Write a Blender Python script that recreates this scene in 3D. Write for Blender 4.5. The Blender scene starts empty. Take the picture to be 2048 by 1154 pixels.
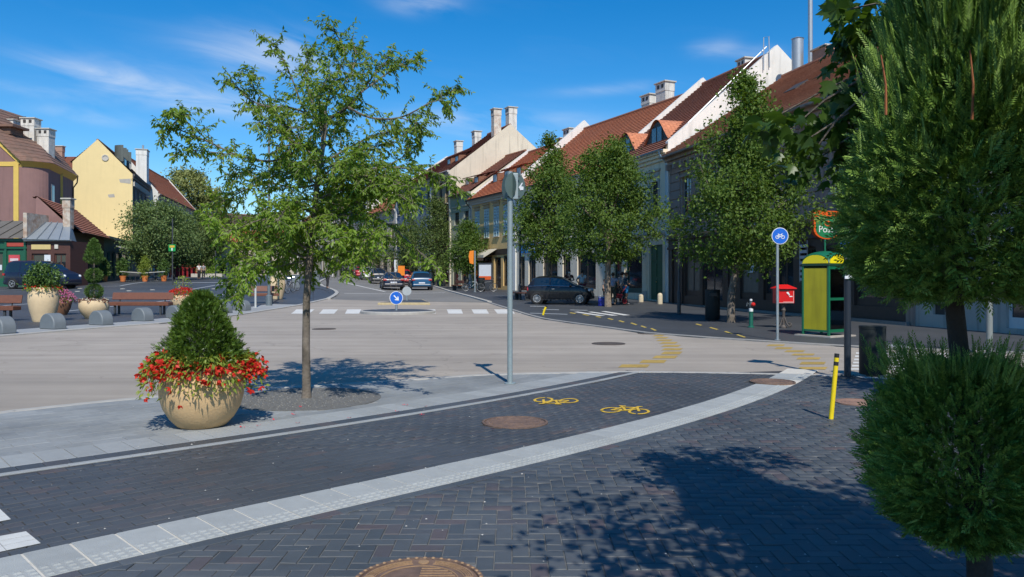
import bpy, bmesh, math, random
import numpy as np
from mathutils import Vector, Matrix
R = math.radians
SC = bpy.context.scene
COL = SC.collection
# ---------------------------------------------------------------- camera, sky, sun, exposure
F, HZ, CX, CH = 1580.0, 552.0, 1024.0, 1.6        # focal length and horizon of the photograph (2048 px wide), eye height
cam = bpy.data.cameras.new('camera'); camo = bpy.data.objects.new('camera', cam); COL.objects.link(camo)
cam.sensor_width = 36; cam.lens = F/2048*36; cam.shift_y = -(577-HZ)/2048
cam.clip_start = .05; cam.clip_end = 3000
camo.location = (0, 0, CH); camo.rotation_euler = (R(90), 0, 0)
SC.camera = camo
SUN_AZ, SUN_EL = R(168), R(48)                    # clockwise from +Y; behind the camera, a little to the right
sdir = Vector((math.sin(SUN_AZ)*math.cos(SUN_EL), math.cos(SUN_AZ)*math.cos(SUN_EL), math.sin(SUN_EL)))
sl = bpy.data.lights.new('sun', 'SUN'); sl.energy = 4.3; sl.angle = R(.53); sl.color = (1, .95, .86)
slo = bpy.data.objects.new('sun', sl); COL.objects.link(slo)
slo.rotation_euler = (-sdir).to_track_quat('-Z', 'Y').to_euler(); slo.location = (0, -20, 30)
SC.view_settings.view_transform = 'Standard'; SC.view_settings.look = 'None'
SC.view_settings.exposure = 0.1; SC.view_settings.gamma = 1.0; SC.view_settings.use_curve_mapping = False

W = bpy.data.worlds.new('World'); SC.world = W; W.use_nodes = True
nt = W.node_tree; nt.nodes.clear()
def nn(t, ty, **kw):
    n = t.nodes.new(ty)
    for k, v in kw.items():
        if k.startswith('i_'): n.inputs[int(k[2:])].default_value = v
        else: setattr(n, k, v)
    return n
def mth(t, op, a, b=None, c=None, clamp=False):
    n = t.nodes.new('ShaderNodeMath'); n.operation = op; n.use_clamp = clamp
    for i, v in enumerate((a, b, c)):
        if v is None: continue
        if hasattr(v, 'links') or isinstance(v, bpy.types.NodeSocket): t.links.new(v, n.inputs[i])
        else: n.inputs[i].default_value = v
    return n.outputs[0]
sky = nn(nt, 'ShaderNodeTexSky', sky_type='NISHITA', sun_disc=False)
sky.sun_elevation = SUN_EL; sky.sun_rotation = SUN_AZ; sky.air_density = 1.0; sky.dust_density = .1; sky.ozone_density = 5.0; sky.altitude = 200
tc = nn(nt, 'ShaderNodeTexCoord'); sep = nn(nt, 'ShaderNodeSeparateXYZ'); nt.links.new(tc.outputs['Generated'], sep.inputs[0])
az = mth(nt, 'ARCTAN2', sep.outputs[0], sep.outputs[1]); el = mth(nt, 'ARCSINE', sep.outputs[2])
# thin cirrus: wind-streaked noise in azimuth / elevation, thicker where the single clouds stand
cmb = nn(nt, 'ShaderNodeCombineXYZ'); nt.links.new(mth(nt, 'MULTIPLY', az, 5.0), cmb.inputs[0]); nt.links.new(mth(nt, 'MULTIPLY_ADD', el, 22.0, mth(nt, 'MULTIPLY', az, 3.0)), cmb.inputs[1])
nz = nn(nt, 'ShaderNodeTexNoise'); nz.inputs['Scale'].default_value = 1.3; nz.inputs['Detail'].default_value = 7; nz.inputs['Roughness'].default_value = .55; nz.inputs['Distortion'].default_value = .6
nt.links.new(cmb.outputs[0], nz.inputs['Vector'])
nzf = nz.outputs['Fac']
clouds = [(530,112,105,30,1.15,.05),(600,90,60,22,.6,0),(350,182,130,26,.85,.16),(200,150,120,12,.6,.12),(120,190,110,10,.4,.05),(165,231,75,10,.75,.05),(430,205,160,22,.6,.08),
          (840,6,62,16,1.0,0),(1410,100,28,12,.5,0),(1450,95,24,14,.45,0),(1510,105,40,10,.4,0),(930,232,110,16,.6,0),(1235,177,110,9,.5,-.05),(1060,240,140,15,.45,0),(980,262,200,14,.4,0),(480,150,40,8,.5,0)]
tot = None
for (px, py, wx, wy, st, tl) in clouds:
    a0 = math.atan2(px-CX, F); e0 = math.asin((HZ-py)/math.sqrt((px-CX)**2+F*F+(HZ-py)**2))
    da = mth(nt, 'SUBTRACT', az, a0); de = mth(nt, 'ADD', mth(nt, 'SUBTRACT', el, e0), mth(nt, 'MULTIPLY', da, tl))
    q = mth(nt, 'ADD', mth(nt, 'POWER', mth(nt, 'MULTIPLY', mth(nt, 'ABSOLUTE', da), F/wx), 2.0), mth(nt, 'POWER', mth(nt, 'MULTIPLY', mth(nt, 'ABSOLUTE', de), F/wy), 2.0))
    g = mth(nt, 'MULTIPLY', mth(nt, 'EXPONENT', mth(nt, 'MULTIPLY', q, -.7)), st)
    tot = g if tot is None else mth(nt, 'ADD', tot, g)
shape = mth(nt, 'MULTIPLY', tot, mth(nt, 'MULTIPLY_ADD', nzf, 3.2, -1.05, clamp=True), clamp=True)
wide = mth(nt, 'MULTIPLY', mth(nt, 'SUBTRACT', nzf, .52, clamp=True), .15)
cl = mth(nt, 'MULTIPLY', mth(nt, 'ADD', shape, wide, clamp=True), .40, clamp=True)
hs = nn(nt, 'ShaderNodeHueSaturation'); hs.inputs['Saturation'].default_value = 1.38; hs.inputs['Value'].default_value = 1.3
nt.links.new(sky.outputs[0], hs.inputs['Color'])
mixc = nn(nt, 'ShaderNodeMix', data_type='RGBA'); nt.links.new(cl, mixc.inputs[0]); nt.links.new(hs.outputs[0], mixc.inputs[6]); mixc.inputs[7].default_value = (8.2, 8.6, 9.2, 1)
bg = nn(nt, 'ShaderNodeBackground'); bg.inputs[1].default_value = .10; nt.links.new(mixc.outputs[2], bg.inputs[0])
wo = nn(nt, 'ShaderNodeOutputWorld'); nt.links.new(bg.outputs[0], wo.inputs[0])

SC.render.engine = 'CYCLES'; cy = SC.cycles; cy.max_bounces = 6; cy.diffuse_bounces = 3; cy.glossy_bounces = 3; cy.transmission_bounces = 4; cy.transparent_max_bounces = 8; cy.caustics_reflective = False; cy.caustics_refractive = False; cy.sample_clamp_indirect = 4; cy.use_adaptive_sampling = True; cy.adaptive_threshold = .015

# ---------------------------------------------------------------- terrain and photograph geometry
def sst(a, b, x):
    t = min(1, max(0, (x-a)/(b-a))); return t*t*(3-2*t)
def gz(x, y):
    """street level: flat by the camera, rising gently away from it, a little steeper over the square on the left"""
    r = .013*max(0, y-36) if y > 40 else .013*max(0, y-32)**2/16
    l = .034*(min(y, 66)-33)+.007*max(0, y-66) if y > 33 else 0
    t = sst(-8, -22, x) if y < 120 else 1.0
    k = 1-sst(-22, -8, x)
    return l*k + r*(1-k)
def G(px, py, dz=0):
    """point of the ground seen at a photograph pixel"""
    y = 2.0; st = .25
    kx = (px-CX)/F; kz = (py-HZ)/F
    f = lambda y: CH-kz*y-gz(kx*y, y)
    while f(y) > 0 and y < 400: y += st; st = max(.25, y*.02)
    lo, hi = max(1.0, y-2*st), y
    for _ in range(30):
        m = (lo+hi)/2
        if f(m) > 0: lo = m
        else: hi = m
    y = (lo+hi)/2
    return Vector((kx*y, y, gz(kx*y, y)+dz))
def at(px, py, y):
    return Vector(((px-CX)/F*y, y, CH-(py-HZ)/F*y))
def gp(px, y, dz=0):
    x = (px-CX)/F*y
    return Vector((x, y, gz(x, y)+dz))

# ---------------------------------------------------------------- materials
MATS = {}
def lk(t, a, b): t.links.new(a, b)
def mat(name, col, rough=.8, var=.18, scale=3.0, bump=0.0, bscale=60.0, metal=0.0, col2=None, rnd=0.0, coat=0.0, spec=.5, streak=0.0, island=0.0, big=0.0, track=0.0):
    """procedural paint / stone / plaster: base colour broken up by noise at two scales, optional rain streaks and bump"""
    if name in MATS: return MATS[name]
    m = bpy.data.materials.new(name); m.use_nodes = True; t = m.node_tree; t.nodes.clear()
    o = nn(t, 'ShaderNodeOutputMaterial'); b = nn(t, 'ShaderNodeBsdfPrincipled'); lk(t, b.outputs[0], o.inputs[0])
    b.inputs['Roughness'].default_value = rough; b.inputs['Metallic'].default_value = metal; b.inputs['Specular IOR Level'].default_value = spec
    if coat: b.inputs['Coat Weight'].default_value = coat; b.inputs['Coat Roughness'].default_value = .04
    g = nn(t, 'ShaderNodeNewGeometry'); pos = g.outputs['Position']
    n1 = nn(t, 'ShaderNodeTexNoise'); n1.inputs['Scale'].default_value = scale; n1.inputs['Detail'].default_value = 6; n1.inputs['Roughness'].default_value = .62; lk(t, pos, n1.inputs['Vector'])
    fac = mth(t, 'MULTIPLY_ADD', mth(t, 'SUBTRACT', n1.outputs[0], .5), 2.6*var, 1.0)
    if big:
        n3 = nn(t, 'ShaderNodeTexNoise'); n3.inputs['Scale'].default_value = scale*.13; n3.inputs['Detail'].default_value = 4; lk(t, pos, n3.inputs['Vector'])
        fac = mth(t, 'MULTIPLY', fac, mth(t, 'MULTIPLY_ADD', mth(t, 'SUBTRACT', n3.outputs[0], .5), 2.6*big, 1.0))
    if track:                                         # worn wheel paths and oil drips
        mp = nn(t, 'ShaderNodeMapping'); mp.inputs['Rotation'].default_value = (0, 0, R(-9)); mp.inputs['Scale'].default_value = (.10, 1.25, 1); lk(t, pos, mp.inputs[0])
        n5 = nn(t, 'ShaderNodeTexNoise'); n5.inputs['Scale'].default_value = 1.0; n5.inputs['Detail'].default_value = 5; n5.inputs['Distortion'].default_value = .5; lk(t, mp.outputs[0], n5.inputs['Vector'])
        fac = mth(t, 'MULTIPLY', fac, mth(t, 'MULTIPLY_ADD', mth(t, 'SUBTRACT', n5.outputs[0], .5), 2.4*track, 1.0))
        vo = nn(t, 'ShaderNodeTexVoronoi'); vo.inputs['Scale'].default_value = .42; vo.inputs['Randomness'].default_value = 1; lk(t, pos, vo.inputs['Vector'])
        fac = mth(t, 'MULTIPLY', fac, mth(t, 'SUBTRACT', 1.0, mth(t, 'MULTIPLY', mth(t, 'MULTIPLY_ADD', vo.outputs['Distance'], -9.0, 1.0, clamp=True), .28)))
        vc = nn(t, 'ShaderNodeTexVoronoi', feature='DISTANCE_TO_EDGE'); vc.inputs['Scale'].default_value = .19; dn = nn(t, 'ShaderNodeTexNoise'); dn.inputs['Scale'].default_value = 1.3; dn.inputs['Detail'].default_value = 5; lk(t, pos, dn.inputs['Vector'])
        vm0 = nn(t, 'ShaderNodeVectorMath', operation='MULTIPLY_ADD'); lk(t, dn.outputs['Color'], vm0.inputs[0]); vm0.inputs[1].default_value = (1.6, 1.6, 0); lk(t, pos, vm0.inputs[2]); lk(t, vm0.outputs[0], vc.inputs['Vector'])
        fac = mth(t, 'MULTIPLY', fac, mth(t, 'SUBTRACT', 1.0, mth(t, 'MULTIPLY', mth(t, 'LESS_THAN', vc.outputs['Distance'], .003), .16)))
    if streak:
        mp = nn(t, 'ShaderNodeMapping'); mp.inputs['Scale'].default_value = (3, 3, .22); lk(t, pos, mp.inputs[0])
        n2 = nn(t, 'ShaderNodeTexNoise'); n2.inputs['Scale'].default_value = 1.4; n2.inputs['Detail'].default_value = 5; lk(t, mp.outputs[0], n2.inputs['Vector'])
        fac = mth(t, 'MULTIPLY', fac, mth(t, 'SUBTRACT', 1.0, mth(t, 'MULTIPLY', mth(t, 'MULTIPLY', mth(t, 'SUBTRACT', n2.outputs[0], .52, clamp=True), 5.0, clamp=True), streak)))
    if rnd:
        oi = nn(t, 'ShaderNodeObjectInfo'); fac = mth(t, 'MULTIPLY', fac, mth(t, 'MULTIPLY_ADD', oi.outputs['Random'], 2*rnd, 1-rnd))
    if island:
        fac = mth(t, 'MULTIPLY', fac, mth(t, 'MULTIPLY_ADD', g.outputs['Random Per Island'], 2*island, 1-island))
    base = None
    if col2 is not None:
        mx = nn(t, 'ShaderNodeMix', data_type='RGBA'); mx.inputs[6].default_value = (*col, 1); mx.inputs[7].default_value = (*col2, 1)
        n4 = nn(t, 'ShaderNodeTexNoise'); n4.inputs['Scale'].default_value = scale*.6; n4.inputs['Detail'].default_value = 5; lk(t, pos, n4.inputs['Vector'])
        lk(t, mth(t, 'MULTIPLY_ADD', n4.outputs[0], 3.0, -1.0, clamp=True), mx.inputs[0]); base = mx.outputs[2]
    vm = nn(t, 'ShaderNodeVectorMath', operation='SCALE')
    if base is not None: lk(t, base, vm.inputs[0])
    else: vm.inputs[0].default_value = col
    lk(t, fac, vm.inputs['Scale']); lk(t, vm.outputs[0], b.inputs['Base Color'])
    if bump:
        nb = nn(t, 'ShaderNodeTexNoise'); nb.inputs['Scale'].default_value = bscale; nb.inputs['Detail'].default_value = 4; lk(t, pos, nb.inputs['Vector'])
        bp = nn(t, 'ShaderNodeBump'); bp.inputs['Strength'].default_value = bump; bp.inputs['Distance'].default_value = .02; lk(t, nb.outputs[0], bp.inputs['Height']); lk(t, bp.outputs[0], b.inputs['Normal'])
    MATS[name] = m
    return m
def paver_mat(name, cols, src, rough=.55, var=.12, scale=14):
    """one colour per brick out of a short ramp; src 'obj' for single bricks, 'island' for the joined field"""
    m = bpy.data.materials.new(name); m.use_nodes = True; t = m.node_tree; t.nodes.clear()
    o = nn(t, 'ShaderNodeOutputMaterial'); b = nn(t, 'ShaderNodeBsdfPrincipled'); lk(t, b.outputs[0], o.inputs[0])
    g = nn(t, 'ShaderNodeNewGeometry')
    r = nn(t, 'ShaderNodeObjectInfo').outputs['Random'] if src == 'obj' else g.outputs['Random Per Island']
    cr = nn(t, 'ShaderNodeValToRGB'); cr.color_ramp.interpolation = 'LINEAR'
    e = cr.color_ramp.elements
    while len(e) < len(cols): e.new(.5)
    for i, (p, c) in enumerate(cols): e[i].position = p; e[i].color = (*c, 1)
    lk(t, r, cr.inputs[0])
    n1 = nn(t, 'ShaderNodeTexNoise'); n1.inputs['Scale'].default_value = scale; n1.inputs['Detail'].default_value = 6; lk(t, g.outputs['Position'], n1.inputs['Vector'])
    n2 = nn(t, 'ShaderNodeTexNoise'); n2.inputs['Scale'].default_value = .7; n2.inputs['Detail'].default_value = 5; lk(t, g.outputs['Position'], n2.inputs['Vector'])
    f = mth(t, 'MULTIPLY', mth(t, 'MULTIPLY_ADD', mth(t, 'SUBTRACT', n1.outputs[0], .5), 2.6*var, 1.0), mth(t, 'MULTIPLY_ADD', mth(t, 'SUBTRACT', n2.outputs[0], .5), 1.1, 1.0))
    vm = nn(t, 'ShaderNodeVectorMath', operation='SCALE'); lk(t, cr.outputs[0], vm.inputs[0]); lk(t, f, vm.inputs['Scale']); lk(t, vm.outputs[0], b.inputs['Base Color'])
    b.inputs['Roughness'].default_value = rough
    nb = nn(t, 'ShaderNodeTexNoise'); nb.inputs['Scale'].default_value = 220; nb.inputs['Detail'].default_value = 3; lk(t, g.outputs['Position'], nb.inputs['Vector'])
    bp = nn(t, 'ShaderNodeBump'); bp.inputs['Strength'].default_value = .22; bp.inputs['Distance'].default_value = .006; lk(t, nb.outputs[0], bp.inputs['Height']); lk(t, bp.outputs[0], b.inputs['Normal'])
    return m
def tile_mat(name, c1, c2, c3, rough=.8):
    """roof tiles over a UV map in metres: per-tile colour and the rounded relief of each column"""
    m = bpy.data.materials.new(name); m.use_nodes = True; t = m.node_tree; t.nodes.clear()
    o = nn(t, 'ShaderNodeOutputMaterial'); b = nn(t, 'ShaderNodeBsdfPrincipled'); lk(t, b.outputs[0], o.inputs[0]); b.inputs['Roughness'].default_value = rough
    uv = nn(t, 'ShaderNodeUVMap'); g = nn(t, 'ShaderNodeNewGeometry')
    br = nn(t, 'ShaderNodeTexBrick'); br.offset = .5; br.inputs['Scale'].default_value = 1; br.inputs['Brick Width'].default_value = .24; br.inputs['Row Height'].default_value = .3; br.inputs['Mortar Size'].default_value = .012
    br.inputs['Color1'].default_value = (*c1, 1); br.inputs['Color2'].default_value = (*c2, 1); br.inputs['Mortar'].default_value = (c1[0]*.5, c1[1]*.45, c1[2]*.45, 1)
    lk(t, uv.outputs[0], br.inputs['Vector'])
    n1 = nn(t, 'ShaderNodeTexNoise'); n1.inputs['Scale'].default_value = .55; n1.inputs['Detail'].default_value = 7; n1.inputs['Roughness'].default_value = .65; lk(t, g.outputs['Position'], n1.inputs['Vector'])
    mx = nn(t, 'ShaderNodeMix', data_type='RGBA'); lk(t, br.outputs[0], mx.inputs[6]); mx.inputs[7].default_value = (*c3, 1)
    lk(t, mth(t, 'MULTIPLY_ADD', n1.outputs[0], 2.4, -.95, clamp=True), mx.inputs[0])
    n2 = nn(t, 'ShaderNodeTexNoise'); n2.inputs['Scale'].default_value = 7; n2.inputs['Detail'].default_value = 4; lk(t, g.outputs['Position'], n2.inputs['Vector'])
    vm = nn(t, 'ShaderNodeVectorMath', operation='SCALE'); lk(t, mx.outputs[2], vm.inputs[0]); lk(t, mth(t, 'MULTIPLY_ADD', n2.outputs[0], .9, .55), vm.inputs['Scale']); lk(t, vm.outputs[0], b.inputs['Base Color'])
    bp = nn(t, 'ShaderNodeBump'); bp.inputs['Strength'].default_value = .6; bp.inputs['Distance'].default_value = .03; bp.invert = True; lk(t, br.outputs['Fac'], bp.inputs['Height']); lk(t, bp.outputs[0], b.inputs['Normal'])
    return m
def leaf_mat(name, c1, c2, trans=.35, rough=.45, gloss=.4, var=.35):
    m = bpy.data.materials.new(name); m.use_nodes = True; t = m.node_tree; t.nodes.clear()
    o = nn(t, 'ShaderNodeOutputMaterial'); b = nn(t, 'ShaderNodeBsdfPrincipled'); b.inputs['Roughness'].default_value = rough; b.inputs['Specular IOR Level'].default_value = gloss
    tr = nn(t, 'ShaderNodeBsdfTranslucent'); mxs = nn(t, 'ShaderNodeMixShader'); mxs.inputs[0].default_value = trans
    g = nn(t, 'ShaderNodeNewGeometry')
    mx = nn(t, 'ShaderNodeMix', data_type='RGBA'); mx.inputs[6].default_value = (*c1, 1); mx.inputs[7].default_value = (*c2, 1)
    n1 = nn(t, 'ShaderNodeTexNoise'); n1.inputs['Scale'].default_value = 1.6; n1.inputs['Detail'].default_value = 3; lk(t, g.outputs['Position'], n1.inputs['Vector'])
    f = mth(t, 'ADD', mth(t, 'MULTIPLY', g.outputs['Random Per Island'], .65), mth(t, 'MULTIPLY_ADD', n1.outputs[0], 1.2, -.42), clamp=True)
    lk(t, f, mx.inputs[0])
    lk(t, mx.outputs[2], b.inputs['Base Color'])
    vm = nn(t, 'ShaderNodeVectorMath', operation='MULTIPLY'); lk(t, mx.outputs[2], vm.inputs[0]); vm.inputs[1].default_value = (1.5, 1.45, .5); lk(t, vm.outputs[0], tr.inputs[0])
    lk(t, b.outputs[0], mxs.inputs[1]); lk(t, tr.outputs[0], mxs.inputs[2]); lk(t, mxs.outputs[0], o.inputs[0])
    return m
def glass_mat(name, tint=(.8, .87, .86), clear=.75, rough=.03):
    m = bpy.data.materials.new(name); m.use_nodes = True; t = m.node_tree; t.nodes.clear()
    o = nn(t, 'ShaderNodeOutputMaterial'); tp = nn(t, 'ShaderNodeBsdfTransparent'); tp.inputs[0].default_value = (*tint, 1)
    gl = nn(t, 'ShaderNodeBsdfGlossy'); gl.inputs['Roughness'].default_value = rough
    fr = nn(t, 'ShaderNodeFresnel'); fr.inputs[0].default_value = 1.5
    mx = nn(t, 'ShaderNodeMixShader'); lk(t, mth(t, 'MULTIPLY_ADD', fr.outputs[0], 1.0, 1-clear-.2, clamp=True), mx.inputs[0]); lk(t, tp.outputs[0], mx.inputs[1]); lk(t, gl.outputs[0], mx.inputs[2]); lk(t, mx.outputs[0], o.inputs[0])
    MATS[name] = m
    return m

# ---------------------------------------------------------------- mesh helpers
def link(o, parent=None):
    COL.objects.link(o)
    if parent is not None: o.parent = parent
    return o
def tag(o, label=None, cat=None, group=None, kind=None):
    if label: o['label'] = label
    if cat: o['category'] = cat
    if group: o['group'] = group
    if kind: o['kind'] = kind
    return o
def empty(name, loc, rz=0, label=None, cat=None, group=None):
    o = bpy.data.objects.new(name, None); o.empty_display_size = .2
    o.location = loc; o.rotation_euler = (0, 0, rz); COL.objects.link(o)
    return tag(o, label, cat, group)
def npmesh(name, V, Fc, material, parent=None, smooth=False, uv=None):
    V = np.asarray(V, np.float32); Fc = np.asarray(Fc, np.int32)
    me = bpy.data.meshes.new(name); n, k = Fc.shape
    me.vertices.add(len(V)); me.vertices.foreach_set('co', V.ravel())
    me.loops.add(n*k); me.loops.foreach_set('vertex_index', Fc.ravel())
    me.polygons.add(n); me.polygons.foreach_set('loop_start', np.arange(0, n*k, k, dtype=np.int32)); me.polygons.foreach_set('loop_total', np.full(n, k, np.int32))
    if smooth: me.polygons.foreach_set('use_smooth', np.ones(n, bool))
    me.update(calc_edges=True); me.validate()
    if material: me.materials.append(material)
    return link(bpy.data.objects.new(name, me), parent)
class MB:
    """collects shapes; build() links them as one mesh object"""
    def __init__(s): s.v = []; s.f = []; s.uv = None; s.M = None
    def add(s, vs, fs):
        b = len(s.v)
        if s.M is not None: vs = [s.M @ Vector(p) for p in vs]
        s.v += [tuple(p) for p in vs]; s.f += [tuple(b+i for i in f) for f in fs]
        return s
    def box(s, x0, x1, y0, y1, z0, z1):
        return s.add([(x0,y0,z0),(x1,y0,z0),(x1,y1,z0),(x0,y1,z0),(x0,y0,z1),(x1,y0,z1),(x1,y1,z1),(x0,y1,z1)],
                     [(3,2,1,0),(4,5,6,7),(0,1,5,4),(1,2,6,5),(2,3,7,6),(3,0,4,7)])
    def cbox(s, c, d): return s.box(c[0]-d[0]/2, c[0]+d[0]/2, c[1]-d[1]/2, c[1]+d[1]/2, c[2]-d[2]/2, c[2]+d[2]/2)
    def tube(s, pts, rad, n=8, cap=True):
        pts = [Vector(p) for p in pts]
        if not hasattr(rad, '__len__'): rad = [rad]*len(pts)
        vs = []; fs = []; up = None
        for i, p in enumerate(pts):
            d = (pts[min(i+1, len(pts)-1)]-pts[max(i-1, 0)])
            if d.length < 1e-9: d = Vector((0, 0, 1))
            d.normalize()
            if up is None: up = Vector((1, 0, 0)) if abs(d.x) < .9 else Vector((0, 1, 0))
            a = (up-d*up.dot(d)).normalized(); b = d.cross(a); up = a
            for k in range(n):
                t = 2*math.pi*k/n; vs.append(p+(a*math.cos(t)+b*math.sin(t))*rad[i])
        for i in range(len(pts)-1):
            for k in range(n):
                k2 = (k+1) % n; fs.append((i*n+k, i*n+k2, (i+1)*n+k2, (i+1)*n+k))
        if cap: fs.append(tuple(range(n-1, -1, -1))); fs.append(tuple((len(pts)-1)*n+k for k in range(n)))
        return s.add(vs, fs)
    def lathe(s, prof, n=24, c=(0, 0, 0), a0=0, a1=2*math.pi):
        vs = []; fs = []; full = abs(a1-a0-2*math.pi) < 1e-6; m = n if full else n+1
        for r, z in prof:
            for k in range(m):
                t = a0+(a1-a0)*k/n; vs.append((c[0]+r*math.cos(t), c[1]+r*math.sin(t), c[2]+z))
        for i in range(len(prof)-1):
            for k in range(n):
                k2 = (k+1) % m; fs.append((i*m+k, i*m+k2, (i+1)*m+k2, (i+1)*m+k))
        return s.add(vs, fs)
    def poly(s, pts): return s.add(pts, [tuple(range(len(pts)))])
    def prism(s, pts, d):
        """outline extruded by the vector d"""
        n = len(pts); d = Vector(d); a = [Vector(p) for p in pts]; b = [p+d for p in a]
        return s.add(a+b, [tuple(range(n-1, -1, -1)), tuple(range(n, 2*n))]+[(i, (i+1) % n, n+(i+1) % n, n+i) for i in range(n)])
    def sphere(s, c, r, n=12, m=8, sq=(1, 1, 1)):
        vs = []; fs = []
        for i in range(m+1):
            p = math.pi*i/m
            for k in range(n):
                t = 2*math.pi*k/n; vs.append((c[0]+r*sq[0]*math.sin(p)*math.cos(t), c[1]+r*sq[1]*math.sin(p)*math.sin(t), c[2]+r*sq[2]*math.cos(p)))
        for i in range(m):
            for k in range(n):
                k2 = (k+1) % n; fs.append((i*n+k, (i+1)*n+k, (i+1)*n+k2, i*n+k2))
        return s.add(vs, fs)
    def mesh(s, name, material=None, smooth=False):
        me = bpy.data.meshes.new(name); me.from_pydata(s.v, [], s.f); me.update()
        bm = bmesh.new(); bm.from_mesh(me); bmesh.ops.recalc_face_normals(bm, faces=bm.faces); bm.to_mesh(me); bm.free()
        if smooth: me.polygons.foreach_set('use_smooth', [True]*len(me.polygons))
        if material: me.materials.append(material)
        return me
    def build(s, name, material, parent=None, smooth=False, bevel=0, loc=None, rz=None):
        me = s.mesh(name, material, smooth)
        o = bpy.data.objects.new(name, me); link(o, parent)
        if loc is not None: o.location = loc
        if rz is not None: o.rotation_euler = (0, 0, rz)
        if bevel:
            b = o.modifiers.new('bevel', 'BEVEL'); b.width = bevel; b.segments = 2; b.limit_method = 'ANGLE'
        if smooth:
            try:
                me.set_sharp_from_angle(angle=R(38))
            except Exception: pass
        return o
def pieces(name, material, parent, boxes, bevel=0):
    for q in boxes: MB().box(*q).build(name, material, parent, bevel=bevel)
def put(o, loc, rz=0):
    o.location = loc; o.rotation_euler = (0, 0, rz); return o
def copy_tree(o, parent=None):
    c = o.copy(); COL.objects.link(c); c.parent = parent
    for ch in list(o.children): copy_tree(ch, c)
    return c
# ================================================================ GROUND
rng = random.Random(7)
A_PAVE = mat('square_paving', (.060, .064, .070), .6, .22, 2.2, .25, 40, big=.35)
A_ROAD = mat('beige_asphalt', (.345, .302, .252), .85, .12, 1.1, .35, 160, big=.22, track=.30)
A_STREET = mat('grey_asphalt', (.185, .178, .165), .85, .14, 1.1, .3, 120, big=.2, track=.12)
A_SAND = mat('joint_sand', (.15, .155, .155), .9, .6, 9, .2, 200)
A_LIGHT = mat('light_stone', (.295, .308, .304), .75, .12, 9, .25, 180, rnd=.10)
A_LIGHT2 = mat('light_stone_line', (.34, .36, .37), .75, .15, 6, .2, 160)
A_KERB = mat('kerb_stone', (.40, .385, .35), .8, .2, 5, .25, 120)
A_WHITE = mat('road_white', (.62, .61, .57), .75, .2, 8, .2, 150, big=.2)
A_YELL = mat('road_yellow_worn', (.40, .27, .065), .8, .3, 7, .2, 150, big=.25)
A_YELLB = mat('lane_yellow', (.62, .40, .035), .75, .75, 16, .2, 150)
A_GRAVEL = mat('pit_gravel', (.155, .152, .142), .95, .4, 30, .8, 120)
A_RUST = mat('rusty_iron', (.20, .125, .085), .7, .4, 18, .4, 140, col2=(.13, .085, .065))
A_SAND_L = mat('light_joint', (.30, .295, .28), .9, .35, 12, .2, 200)

def sheet(name, pts, dz, material, kind=None, parent=None, label=None, step=4.0):
    """flat outline laid on the terrain, cut finely enough to follow it"""
    bm = bmesh.new(); vs = [bm.verts.new((p[0], p[1], 0)) for p in pts]
    f = bm.faces.new(vs); bmesh.ops.triangulate(bm, faces=[f])
    ys = [v.co.y for v in bm.verts]; xs = [v.co.x for v in bm.verts]
    y = 32.0
    while y < min(max(ys), 230):
        if y > min(ys): bmesh.ops.bisect_plane(bm, geom=bm.verts[:]+bm.edges[:]+bm.faces[:], plane_co=(0, y, 0), plane_no=(0, 1, 0))
        y += 2.0 if y < 46 else step*2
    if max(ys) > 33:
        for x in (-22, -20, -18, -16, -14, -12, -10, -8):
            if min(xs) < x < max(xs): bmesh.ops.bisect_plane(bm, geom=bm.verts[:]+bm.edges[:]+bm.faces[:], plane_co=(x, 0, 0), plane_no=(1, 0, 0))
    for v in bm.verts: v.co.z = gz(v.co.x, v.co.y)+dz
    bmesh.ops.recalc_face_normals(bm, faces=bm.faces)
    if sum(fc.normal.z for fc in bm.faces) < 0: bmesh.ops.reverse_faces(bm, faces=bm.faces)
    me = bpy.data.meshes.new(name); bm.to_mesh(me); bm.free(); me.materials.append(material)
    o = link(bpy.data.objects.new(name, me), parent)
    return tag(o, kind=kind)
def gpts(L): return [(G(*p).x, G(*p).y) for p in L]

gr = sheet('ground', [(-900, -60), (900, -60), (900, 1500), (-900, 1500)], -.08, A_PAVE, 'structure')
# edges of the beige junction, in photograph pixels
N_EDGE = [(-700, 930), (-300, 868), (0, 823), (120, 810), (240, 798), (324, 790), (420, 783), (499, 777), (620, 771), (720, 765), (850, 756), (960, 748.5), (1100, 744.5), (1255, 742.5), (1450, 744.5), (1629, 749), (1800, 757), (2048, 771), (2500, 806)]
R_EDGE = [(2500, 735), (2048, 706), (1800, 698), (1680, 692), (1500, 681), (1380, 673), (1280, 665), (1211, 655), (1134, 645), (1087, 638), (1060, 631.5), (1017, 618), (969, 603)]
L_EDGE = [(676, 590), (664, 596), (605, 609.5), (540, 620), (461, 632), (342, 645), (195, 656), (100, 664), (0, 672.5), (-300, 698), (-900, 760)]
nW, rW, lW = gpts(N_EDGE), gpts(R_EDGE), gpts(L_EDGE)
road = sheet('road', nW+rW+lW, -.02, A_ROAD, 'structure')
SR = [(975, 604.6), (935, 593), (896, 582.6), (869, 573.5), (850, 568), (800, 560), (745, 554), (715, 550.5)]
SL = [(694, 550.5), (668, 554), (650, 559), (640, 565), (648, 573), (668, 579), (679, 585), (673, 592), (661, 598)]
srW, slW = gpts(SR), gpts(SL)
street = sheet('street', srW+slW, -.014, A_STREET, 'structure')
plaza = sheet('square', [(-300, 20)]+lW[::-1]+[srW_ for srW_ in slW[::-1]][1:]+[(-90, 300), (-300, 300)], 0.0, A_PAVE, 'structure')
pav_r = sheet('pavement', [(300, 12)]+rW+srW[1:]+[(60, 300), (300, 300)], 0.0, A_PAVE, 'structure')
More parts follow.
